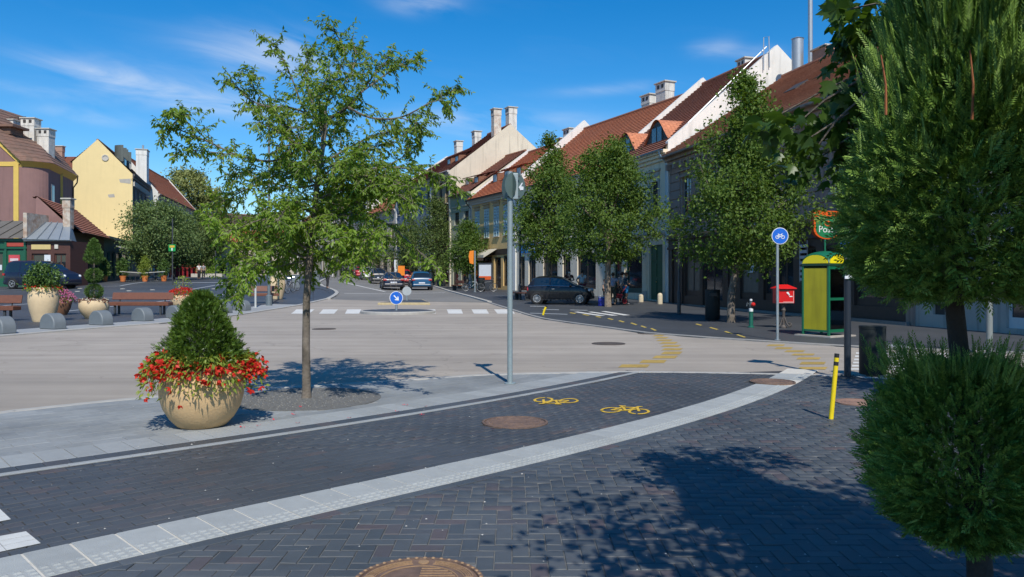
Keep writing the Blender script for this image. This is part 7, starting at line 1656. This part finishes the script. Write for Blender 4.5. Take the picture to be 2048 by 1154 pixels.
def car(name, label, loc, rz, L, W_, top, belt, color, wheels, wr=.31, side=(.12, .68), pill=((.40, .43),), wind=(.55, .75), rear=(.05, .15), roofw=.72, zb=.22, cat='car', group='parked and moving cars', spokes=10, tail='std', handles=(.36,), plate=True, rimm=None, lights=.72):
    t = empty(name, loc, rz, label, cat, group); NS = 56; half = []; w0 = W_/2
    xs = np.concatenate([np.linspace(0, .08, 9), np.linspace(.08, .92, 40)[1:-1], np.linspace(.92, 1, 9)]); NS = len(xs)
    secs = []
    for x in xs:
        T = itp(x, top); B = min(itp(x, belt), T-.05); zz = zb+.10*max(0, (abs(2*x-1)-.86)/.14)
        w = w0*(1-.20*abs(2*x-1)**7); g = min(1, max(0, (T-B-.06)/.3)); rw = w*(.93*(1-g)+roofw*g)
        s_ = [(0, zz), (w*.84, zz), (w*.96, zz+.09), (w*.995, zz+(B-zz)*.55), (w*.985, B-.06), (w*.955, B), (w*.955-(w*.955-rw)*.86, B+.82*(T-B)), (rw*.86, B+.965*(T-B)), (rw*.45, T+.012), (0, T+.018)]
        secs.append([((x-.5)*L, y, z) for y, z in s_]+[((x-.5)*L, -y, z) for y, z in s_[-2:0:-1]])
    m = len(secs[0]); V = [p for s_ in secs for p in s_]; body = []; glass = []
    def ing(x, rg): return rg[0] < x < rg[1]
    for i in range(NS-1):
        xm = (xs[i]+xs[i+1])/2
        for k in range(m):
            k2 = (k+1) % m; f = (i*m+k, i*m+k2, (i+1)*m+k2, (i+1)*m+k); kk = k if k < 9 else m-1-k
            isg = False
            if kk == 5 and side[0] < xm < side[1] and not any(ing(xm, p_) for p_ in pill): isg = True
            if kk in (7, 8) and (ing(xm, wind) or ing(xm, rear)): isg = True
            if kk == 6 and ing(xm, rear): isg = True
            (glass if isg else body).append(f)
    body.append(tuple(range(m-1, -1, -1))); body.append(tuple((NS-1)*m+k for k in range(m)))
    o = MB().add(V, body).build('body', color, t, smooth=True); MB().add(V, glass).build('window_glass', M_CARGL, t, smooth=True)
    for wx_ in wheels:
        X = (wx_-.5)*L
        for s_ in (-1, 1):
            a = MB(); yy = s_*w0*.985
            vs = [(X+1.16*wr*math.cos(q), yy+s_*dy, wr+1.16*wr*math.sin(q)) for dy in (-.1, .012) for q in np.linspace(0, 2*math.pi, 28, endpoint=False)]
            a.add(vs, [tuple(range(28)), tuple(range(28, 56))]+[(k, (k+1) % 28, 28+(k+1) % 28, 28+k) for k in range(28)]); a.build('wheel_arch', M_PLASTIC, t)
            tm = MB(); prof = [(wr*.62, -.09), (wr*.96, -.09), (wr, -.06), (wr, .05), (wr*.95, .075), (wr*.66, .07)]
            vs = []; n = 28
            for (r_, dy) in prof:
                for q in range(n): an = 2*math.pi*q/n; vs.append((r_*math.cos(an), s_*dy, r_*math.sin(an)))
            tm.add(vs, [(i*n+k, i*n+(k+1) % n, (i+1)*n+(k+1) % n, (i+1)*n+k) for i in range(len(prof)-1) for k in range(n)])
            wo_ = tm.build('wheel', M_TYRE, t, smooth=True); wo_.location = (X, yy-s_*.01+s_*.01, wr)
            rm = MB()
            ring(rm, (0, s_*.06, 0), wr*.63, .022, 28, 6)
            for q in range(spokes):
                an = 2*math.pi*q/spokes; c, sn = math.cos(an), math.sin(an); hw = .013
                rm.add([(-sn*hw, s_*.065, c*hw), (sn*hw, s_*.065, -c*hw), (wr*.62*c+sn*hw*.8, s_*.06, wr*.62*sn-c*hw*.8), (wr*.62*c-sn*hw*.8, s_*.06, wr*.62*sn+c*hw*.8)], [(0, 1, 2, 3)])
            ring(rm, (0, s_*.06, 0), .03, .03, 12, 6)
            rm.build('rim', rimm or M_RIM, wo_)
            MB().add([(wr*.6*math.cos(q), s_*.02, wr*.6*math.sin(q)) for q in np.linspace(0, 2*math.pi, 20, endpoint=False)], [tuple(range(20))]).build('brake_disc', M_PLASTIC, wo_)
    zt = itp(.03, belt)
    for s_ in (-1, 1):
        tl = MB(); x0 = -L/2
        if tail == 'small': tl.sphere((x0+.10, s_*w0*.80, zt-.14), .12, 10, 8, (.55, .5, 1.15))
        else: tl.box(x0-.012, x0+.16, s_*w0*.80-.16*s_*(1 if s_ < 0 else 1)-.0, s_*w0*.80+.12*s_, zt-.22, zt-.07) if s_ > 0 else tl.box(x0-.012, x0+.16, s_*w0*.80+.12*s_, s_*w0*.80-.16*s_, zt-.22, zt-.07)
        tl.build('tail_light', M_TAIL, t, bevel=.02 if tail != 'small' else 0, smooth=tail == 'small')
        hl = MB(); hl.sphere((L/2-.17, s_*w0*.76, lights), .13, 10, 8, (1.1, .75, .8)); hl.build('headlight', M_HEAD, t, smooth=True)
        mr = MB(); xm = (wind[1]-.06-.5)*L; mr.sphere((xm, s_*(w0+.06), itp(wind[1], belt)+.06), .10, 10, 8, (.7, 1, .65)); mr.build('wing_mirror', color, t, smooth=True)
        for h_ in handles: MB().box((h_-.5)*L, (h_-.5)*L+.15, s_*w0*.985-.02, s_*w0*.985+.03, itp(h_, belt)-.16, itp(h_, belt)-.13).build('door_handle', M_CHROME, t, bevel=.006)
        d = MB()
        for p_ in [q[0] for q in pill]+[wind[1]-.08]: d.box((p_-.5)*L, (p_-.5)*L+.012, s_*(w0*.985)-.012, s_*(w0*.985)+.006, zb+.16, itp(p_, belt)-.02)
        d.build('door_gap', M_PLASTIC, t)
        MB().box(-L/2+.9, L/2-1.0, s_*w0*.95-.03, s_*w0*.95+.02, zb+.0, zb+.07).build('sill', M_PLASTIC, t)
    b1 = MB(); b1.box(-L/2-.03, -L/2+.16, -w0*.84, w0*.84, zb+.10, zb+.30); b1.build('rear_bumper', color, t, bevel=.05); MB().box(-L/2-.034, -L/2+.1, -w0*.7, w0*.7, zb+.06, zb+.13).build('diffuser', M_PLASTIC, t)
    if plate: MB().box(-L/2-.045, -L/2-.031, -.26, .26, zb+.34 if tail != 'small' else zb+.18, zb+.45 if tail != 'small' else zb+.29).build('number_plate', M_PLATE, t)
    MB().box(L/2-.14, L/2+.012, -w0*.8, w0*.8, zb+.06, zb+.22).build('front_bumper', M_PLASTIC, t, bevel=.04)
    return t
BLACKP = paint('paint_black', (.012, .011, .013)); NAVY = paint('paint_navy', (.012, .016, .035)); BLUE = paint('paint_blue', (.012, .075, .16)); REDP = paint('paint_red', (.38, .012, .018)); WHT = paint('paint_white', (.62, .62, .60)); DARKB = paint('paint_darkgrey', (.02, .023, .03))
T500 = [(0, .56), (.010, .84), (.025, .98), (.055, 1.16), (.10, 1.37), (.17, 1.475), (.30, 1.515), (.44, 1.505), (.55, 1.42), (.65, 1.23), (.75, 1.03), (.84, .975), (.93, .87), (.98, .70), (1, .5)]
B500 = [(0, .9), (.1, .98), (.75, .94), (1, .9)]
# small black car, tail towards the left
a_, c_ = at(1060, 612, 43.6), at(1184, 612, 42.6)
cf = gp(1121, 43.0); cst = car('small_black_car', 'small rounded black car parked on the right pavement under the trees', cf, R(-12), 3.55, 1.63, T500, B500, BLACKP, (.175, .825), wr=.30, side=(.13, .69), pill=((.36, .385),), wind=(.545, .745), rear=(.035, .13), roofw=.80, tail='small', spokes=12, handles=(.40,), lights=.74)
m = MB(); m.tube([(-1.6, -.80, .96), (-.5, -.815, .985), (.9, -.80, .955)], .012, 6); m.build('chrome_strip', M_CHROME, cst)
TSED = [(0, .6), (.015, .9), (.05, 1.02), (.12, 1.06), (.2, 1.18), (.32, 1.40), (.45, 1.46), (.58, 1.38), (.72, 1.02), (.85, .95), (.95, .82), (1, .6)]; BSED = [(0, .98), (.15, .98), (.72, .96), (1, .9)]
THAT = [(0, .55), (.012, .95), (.03, 1.05), (.07, 1.32), (.12, 1.52), (.3, 1.60), (.5, 1.57), (.62, 1.38), (.75, 1.08), (.88, .98), (.96, .85), (1, .6)]; BHAT = [(0, 1.02), (.75, 1.0), (1, .9)]
def onroad(px, y): return gp(px, y, -.014)
# cars seen from behind, driving away along the street: forward points away from the camera
fw = lambda a: R(90)+R(a)
car('blue_car', 'metallic blue hatchback seen from behind, rightmost of the parked cars', onroad(840, 68.5), fw(11), 4.2, 1.80, THAT, BHAT, BLUE, (.19, .81), wr=.32, side=(.1, .72), wind=(.58, .76), rear=(.025, .10))
MB().box(-.25, .25, -.5, .5, 0, .18).build('roof_box', REDP, None) if False else None
car('dark_saloon', 'dark blue saloon seen from behind beside the blue hatchback', onroad(784, 68), fw(12), 4.6, 1.82, TSED, BSED, NAVY, (.19, .81), wr=.33, side=(.16, .70), wind=(.56, .74), rear=(.12, .30))
car('dark_hatchback', 'dark hatchback parked third from the right in the row', onroad(757, 82), fw(13), 4.2, 1.78, THAT, BHAT, DARKB, (.19, .81), wr=.32, side=(.1, .72), wind=(.58, .76), rear=(.025, .10))
car('white_car', 'white car half hidden behind the dark hatchback', onroad(737, 93), fw(14), 4.2, 1.78, THAT, BHAT, WHT, (.19, .81), wr=.32, side=(.1, .72), wind=(.58, .76), rear=(.025, .10))
car('red_car', 'red saloon left of the white car in the parked row', onroad(722, 102), fw(15), 4.4, 1.78, TSED, BSED, REDP, (.19, .81), wr=.32, side=(.16, .70), wind=(.56, .74), rear=(.12, .30))
car('small_red_car', 'bright red car mostly hidden between the saloon and the blue hatchback', onroad(806, 84), fw(12), 4.0, 1.7, THAT, BHAT, REDP, (.19, .81), wr=.31, side=(.1, .72), wind=(.58, .76), rear=(.025, .10))
car('far_grey_car', 'farthest grey car at the bend under the trees', onroad(700, 118), fw(18), 4.2, 1.78, THAT, BHAT, DARKB, (.19, .81), wr=.32, side=(.1, .72), wind=(.58, .76), rear=(.025, .10))
# dark people carrier on the square, nose to the right
TVAN = [(0, .6), (.01, 1.2), (.03, 1.62), (.06, 1.84), (.12, 1.92), (.4, 1.93), (.58, 1.88), (.68, 1.70), (.80, 1.28), (.88, 1.12), (.96, .98), (1, .62)]; BVAN = [(0, 1.12), (.8, 1.10), (1, 1.0)]
v = gp(86, 54.6); car('dark_van', 'dark navy people carrier parked before the green shop on the square', v, R(-10), 4.85, 1.9, TVAN, BVAN, NAVY, (.18, .80), wr=.34, side=(.05, .78), pill=((.27, .29), (.50, .52)), wind=(.60, .80), rear=(.012, .04), roofw=.8, cat='van', spokes=5, lights=.86)
# ---------------------------------------------------------------- bicycles
def bicycle(px, y, rz, label, col, group):
    p = gp(px, y); t = empty('bicycle', p, rz, label, 'bicycle', group); fm = mat('bike_'+str(col), col, .4, .1)
    for x_ in (-.52, .52):
        m = MB(); ring(m, (0, 0, 0), .33, .018, 28, 6); w_ = m.build('wheel', M_TYRE, t); w_.location = (x_, 0, .34)
        m = MB(); ring(m, (0, 0, 0), .305, .012, 28, 5)
        for k in range(16): a = 2*math.pi*k/16; m.tube([(.02*math.cos(a), 0, .02*math.sin(a)), (.3*math.cos(a), 0, .3*math.sin(a))], .003, 3, cap=False)
        m.build('rim', M_RIM, w_)
    m = MB()
    for a, b_ in (((-.52, 0, .34), (-.1, 0, .3)), ((-.1, 0, .3), (-.22, 0, .82)), ((-.52, 0, .34), (-.2, 0, .74)), ((-.2, 0, .74), (.34, 0, .80)), ((-.1, 0, .3), (.36, 0, .72)), ((.33, 0, .92), (.42, 0, .6)), ((.42, 0, .6), (.52, 0, .34))): m.tube([a, b_], .018, 6)
    m.build('frame', fm, t); MB().sphere((-.24, 0, .88), .1, 10, 6, (1.3, .7, .35)).build('saddle', M_PLASTIC, t); MB().tube([(.28, -.28, .98), (.36, -.15, .97), (.34, 0, .94), (.36, .15, .97), (.28, .28, .98)], .014, 6).build('handlebar', M_CHROME, t)
    m = MB(); ring(m, (-.1, .03, .3), .09, .012, 16, 4); m.tube([(-.1, .05, .3), (-.05, .05, .14)], .01, 4); m.tube([(-.1, -.05, .3), (-.15, -.05, .46)], .01, 4); m.build('crank', M_STEELD, t)
    return t
bicycle(944, 64, R(12), 'left bicycle of the pair parked by the orange flag', (.5, .5, .5), 'bicycles on the right pavement'); bicycle(974, 63, R(8), 'right bicycle of the pair parked by the dark bin', (.05, .05, .06), 'bicycles on the right pavement')
bicycle(566, 52, R(75), 'nearest silver bicycle in the rack behind the far bench', (.45, .46, .47), 'bicycles on the square'); bicycle(577, 54, R(70), 'middle bicycle in the rack behind the far bench', (.08, .08, .09), 'bicycles on the square'); bicycle(586, 56, R(72), 'hindmost bicycle in the rack behind the far bench', (.3, .3, .32), 'bicycles on the square')
# ================================================================ PEOPLE
M_SKIN = mat('skin', (.50, .29, .20), .6, .06, 8); M_HAIRD = mat('hair_dark', (.018, .012, .009), .6, .2, 20); M_HAIRB = mat('hair_brown', (.06, .032, .016), .6, .2, 20); M_SHOE = mat('shoe', (.06, .055, .05), .6)
def skin_mesh(name, V, E, Rd, material, parent, sub=1, root=0):
    me = bpy.data.meshes.new(name); me.from_pydata([tuple(v) for v in V], E, []); me.update(); me.materials.append(material)
    o = link(bpy.data.objects.new(name, me), parent); md = o.modifiers.new('skin', 'SKIN'); md.use_smooth_shade = True; md.branch_smoothing = .3
    sv = me.skin_vertices[0].data
    for i, r_ in enumerate(Rd):
        sv[i].radius = (r_, r_) if not hasattr(r_, '__len__') else r_; sv[i].use_root = (i == root)
    s_ = o.modifiers.new('subdivision', 'SUBSURF'); s_.levels = sub; s_.render_levels = 2
    return o
def person(px, y, rz, H, label, shirt, legs, hair=M_HAIRB, pose=None, shorts=False, long_hair=False, sleeve=.55, hat=None, mask=False, dz=0, lean=0, group='people by the black car', loc=None, shoe=M_SHOE):
    pose = pose or {}; k = H/1.75; p = loc or gp(px, y, dz); t = empty('person', p, rz, label, 'person', group); t.scale = (k, k, k)
    J = {'pel': (0, 0, .95), 'spi': (0, .01, 1.12), 'che': (0, .01, 1.32), 'neb': (0, .01, 1.46), 'nec': (0, 0, 1.53), 'hea': (0, -.012, 1.62), 'top': (0, -.01, 1.70),
         'shL': (.17, .01, 1.41), 'elL': (.22, .03, 1.14), 'wrL': (.24, -.05, .90), 'shR': (-.17, .01, 1.41), 'elR': (-.22, .03, 1.14), 'wrR': (-.24, -.05, .90),
         'hiL': (.09, 0, .90), 'knL': (.10, -.02, .50), 'anL': (.10, .03, .09), 'toL': (.11, -.13, .04), 'hiR': (-.09, 0, .90), 'knR': (-.10, -.02, .50), 'anR': (-.10, .03, .09), 'toR': (-.11, -.13, .04)}
    J.update(pose)
    if lean:
        for n_ in list(J):
            x, yy, z = J[n_]
            if z > .96 or n_[:2] in ('el', 'wr'): J[n_] = (x, yy-(z-.95)*math.sin(lean), .95+(z-.95)*math.cos(lean))
    RD = {'pel': .13, 'spi': .112, 'che': .128, 'neb': .07, 'nec': .052, 'hea': .088, 'top': .062, 'shL': .060, 'shR': .060, 'elL': .042, 'elR': .042, 'wrL': .028, 'wrR': .028, 'hiL': .092, 'hiR': .092, 'knL': .060, 'knR': .060, 'anL': .038, 'anR': .038, 'toL': .035, 'toR': .035}
    E = [('pel', 'spi'), ('spi', 'che'), ('che', 'neb'), ('neb', 'nec'), ('nec', 'hea'), ('hea', 'top'), ('che', 'shL'), ('shL', 'elL'), ('elL', 'wrL'), ('che', 'shR'), ('shR', 'elR'), ('elR', 'wrR'), ('pel', 'hiL'), ('hiL', 'knL'), ('knL', 'anL'), ('anL', 'toL'), ('pel', 'hiR'), ('hiR', 'knR'), ('knR', 'anR'), ('anR', 'toR')]
    V = {n_: Vector(v_) for n_, v_ in J.items()}
    names = list(V)
    for s_ in 'LR':                                   # palm and five fingers
        w = V['wr'+s_]; d = (w-V['el'+s_]).normalized(); sd = d.cross(Vector((0, 1, 0)));  sd = sd.normalized() if sd.length > .1 else Vector((1, 0, 0))
        V['pa'+s_] = w+d*.06; RD['pa'+s_] = .030; names.append('pa'+s_); E.append(('wr'+s_, 'pa'+s_))
        for f, (o_, l_) in enumerate(((-.033, .05), (-.02, .075), (-.004, .082), (.012, .078), (.027, .06))):
            q = 'f%d%s' % (f, s_); V[q] = V['pa'+s_]+sd*o_+d*(l_*.5 if f else .01); V[q+'t'] = V[q]+d*l_*.6+Vector((0, -.012, 0))+sd*(o_*.2 if f else -.02); RD[q] = .010; RD[q+'t'] = .008; names += [q, q+'t']; E += [('pa'+s_, q), (q, q+'t')]
    ix = {n_: i for i, n_ in enumerate(names)}
    skin_mesh('body', [V[n_] for n_ in names], [(ix[a], ix[b_]) for a, b_ in E], [RD[n_] for n_ in names], M_SKIN, t)
    # shirt
    def mixv(a, b_, f): return V[a]+(V[b_]-V[a])*f
    sv = [V['pel']+Vector((0, 0, -.02)), V['spi'], V['che'], V['neb']+Vector((0, 0, -.03)), V['shL'], mixv('shL', 'elL', sleeve), V['shR'], mixv('shR', 'elR', sleeve)]
    skin_mesh('shirt', sv, [(0, 1), (1, 2), (2, 3), (2, 4), (4, 5), (2, 6), (6, 7)], [(.152, .125), (.138, .12), (.152, .128), .080, .078, .064, .078, .064], shirt, t)
    lf = .55 if shorts else .92
    if shorts: lv = [V['pel']+Vector((0, 0, .02)), V['hiL'], mixv('hiL', 'knL', .8), V['hiR'], mixv('hiR', 'knR', .8)]; le = [(0, 1), (1, 2), (0, 3), (3, 4)]; lr = [.142, .115, .098, .115, .098]
    else: lv = [V['pel']+Vector((0, 0, .02)), V['hiL'], V['knL'], mixv('knL', 'anL', .94), V['hiR'], V['knR'], mixv('knR', 'anR', .94)]; le = [(0, 1), (1, 2), (2, 3), (0, 4), (4, 5), (5, 6)]; lr = [.142, .108, .080, .062, .108, .080, .062]
    skin_mesh('trousers' if not shorts else 'shorts', lv, le, lr, legs, t)
    h = V['hea']; hm = MB(); hm.sphere((h.x, h.y+.018, h.z+.028), .104, 14, 10, (.92, 1.0, 1.0)); 
    if long_hair: hm.sphere((h.x, h.y+.06, h.z-.06), .09, 12, 8, (.95, .6, 1.5))
    hm.build('hair', hair, t, smooth=True)
    fc = MB()
    for sx in (-1, 1): fc.sphere((h.x+sx*.033, h.y-.082, h.z+.005), .011, 8, 6)
    fc.build('eyes', M_HAIRD, t); fm = MB(); fm.sphere((h.x, h.y-.095, h.z-.02), .016, 8, 6, (.8, 1, 1.3)); fm.sphere((h.x-.09, h.y+.0, h.z-.01), .022, 8, 6, (.5, .8, 1.2)); fm.sphere((h.x+.09, h.y+.0, h.z-.01), .022, 8, 6, (.5, .8, 1.2)); fm.build('nose_and_ears', M_SKIN, t, smooth=True)
    MB().sphere((h.x, h.y-.083, h.z-.052), .024, 8, 6, (1, .35, .35)).build('mouth', mat('lips', (.35, .10, .08), .5), t)
    if mask: MB().sphere((h.x, h.y-.055, h.z-.045), .062, 12, 8, (.95, .7, .8)).build('face_mask', M_SWHITE, t, smooth=True)
    if hat: 
        ht = MB(); ht.sphere((h.x, h.y, h.z+.05), .112, 14, 8, (1, 1.05, .8)); ht.lathe([(.11, .05), (.17, .045), (.17, .05), (.1, .06)], 18, (h.x, h.y-.03, h.z)); ht.build('cap', hat, t, smooth=True)
    for s_ in 'LR': a = V['an'+s_]; MB().sphere((a.x, a.y-.07, .045), .07, 12, 8, (.7, 1.9, .68)).build('shoe', shoe, t, smooth=True)
    return t
C_WHITE = mat('cloth_white', (.72, .72, .71), .85, .08, 8); C_BROWN = mat('cloth_brown', (.10, .03, .02), .85, .15, 8); C_LBLUE = mat('cloth_lightblue', (.26, .33, .48), .85, .1, 8); C_NAVY = mat('cloth_teal', (.03, .08, .12), .85, .1, 8); C_OLIVE = mat('cloth_olive', (.07, .065, .045), .85, .15, 8); C_BLUE = mat('cloth_blue', (.03, .25, .55), .85, .1, 8); C_RED = mat('cloth_red', (.35, .03, .04), .85, .1, 8); C_GREY = mat('cloth_grey', (.25, .25, .26), .85, .1, 8); C_DARK = mat('cloth_dark', (.03, .03, .035), .85, .1, 8)
HIP = {'elR': (-.36, .08, 1.18), 'wrR': (-.21, -.02, 1.0)}
t = person(1164, 45.5, R(200), 1.84, 'person in white shirt with hand on hip behind the black car', C_WHITE, C_RED, M_HAIRD, pose={'elL': (.36, .08, 1.18), 'wrL': (.21, -.02, 1.0)})
person(1138, 46.2, R(10), 1.86, 'person in dark brown top with raised hand and white face mask behind the black car', C_BROWN, C_DARK, M_HAIRD, pose={'elR': (-.28, -.05, 1.16), 'wrR': (-.06, -.24, 1.26), 'elL': (.28, -.02, 1.16), 'wrL': (.10, -.2, 1.14)}, mask=True, long_hair=True)
person(1226, 41.4, R(165), 1.72, 'person in light blue shirt and olive trousers next to the tree trunk', C_LBLUE, C_OLIVE, M_HAIRD, pose={'elR': (-.26, -.04, 1.15), 'wrR': (-.24, -.2, 1.02), 'knL': (.12, -.06, .5), 'anL': (.13, .1, .1), 'toL': (.14, -.04, .05)})
person(1252, 42.0, R(95), 1.72, 'person in teal top and bright blue shorts pushing the red stroller', C_NAVY, C_BLUE, M_HAIRB, shorts=True, pose={'elR': (-.2, -.08, 1.14), 'wrR': (-.12, -.30, 1.06), 'elL': (.2, -.08, 1.14), 'wrL': (.12, -.30, 1.06)}, shoe=mat('shoe_pale', (.4, .38, .35), .7))
person(1244, 43.0, R(150), 1.74, 'person in dark cap half hidden behind the one in blue shorts', C_GREY, C_DARK, M_HAIRD, hat=C_DARK)
person(1209, 46.0, R(60), 1.30, 'child standing in the deep tree shade by the pale wall', C_GREY, C_DARK, M_HAIRD)
v = gp(118, 56.4); person(0, 0, R(75), 1.75, 'person in pale shirt leaning towards the bonnet of the dark van', mat('cloth_pale', (.50, .42, .40), .85), C_DARK, M_HAIRB, lean=.45, loc=v, group='people on the square', pose={'elL': (.2, -.28, 1.15), 'wrL': (.12, -.42, 1.02), 'elR': (-.2, -.28, 1.15), 'wrR': (-.12, -.42, 1.02)})
person(655, 62, R(120), 1.75, 'person in white shirt near the far corner of the square', C_WHITE, C_DARK, M_HAIRD, group='people on the square', pose={'elR': (-.2, -.06, 1.15), 'wrR': (-.1, -.26, 1.2)})
person(398, 88, R(40), 1.75, 'left distant person in white under the dark trees', C_WHITE, C_DARK, group='people on the square'); person(407, 89, R(200), 1.75, 'right distant person in dark clothes under the dark trees', C_GREY, C_DARK, group='people on the square')
person(984, 68, R(100), 1.74, 'person in pale blue by the ochre shop door', C_LBLUE, C_DARK, group='people on the far pavement')
# red stroller and blue cool box
p = gp(1238, 41.9); t = empty('stroller', p, R(-10), 'red stroller loaded with a black bag between two people', 'stroller')
for x_, y_, r_ in ((-.30, -.22, .17), (-.30, .22, .17), (.30, 0, .15)):
    m = MB(); ring(m, (0, 0, 0), r_, .03, 20, 6); w_ = m.build('wheel', M_TYRE, t); w_.location = (x_, y_, r_+.03); m = MB(); m.lathe([(0, 0), (r_*.8, 0), (r_*.8, .02), (0, .02)], 16); o = m.build('hub', M_RIM if x_ < 0 else C_RED, w_); o.rotation_euler = (R(90), 0, 0)
m = MB()
for y_ in (-.2, .2): m.tube([(-.32, y_, .2), (.05, y_, .5), (.42, y_, 1.0)], .016, 6); m.tube([(.3, y_*.2, .18), (.0, y_, .5), (-.3, y_, .75)], .016, 6)
m.tube([(.42, -.2, 1.0), (.42, .2, 1.0)], .02, 6); m.build('frame', C_RED, t)
MB().prism([(-.28, -.19, .42), (.12, -.19, .30), (.22, -.19, .55), (-.26, -.19, .62)], (0, .38, 0)).build('seat', C_RED, t, bevel=.04); MB().box(-.34, .18, -.2, .2, .56, .98).build('black_bag', C_DARK, t, bevel=.07)
p = gp(1207, 40.6); t = empty('cool_box', p, R(-6), 'deep blue cool box with pale lid on the ground by the tree trunk', 'cool box'); MB().box(-.27, .27, -.17, .17, .0, .40).build('body', mat('box_blue', (.012, .02, .28), .4, .08), t, bevel=.03); MB().box(-.28, .28, -.18, .18, .405, .47).build('lid', mat('box_lid', (.16, .22, .50), .5), t, bevel=.02); MB().tube([(-.27, -.19, .36), (-.27, -.2, .52), (.27, -.2, .52), (.27, -.19, .36)], .012, 6).build('handle', M_SWHITE, t)
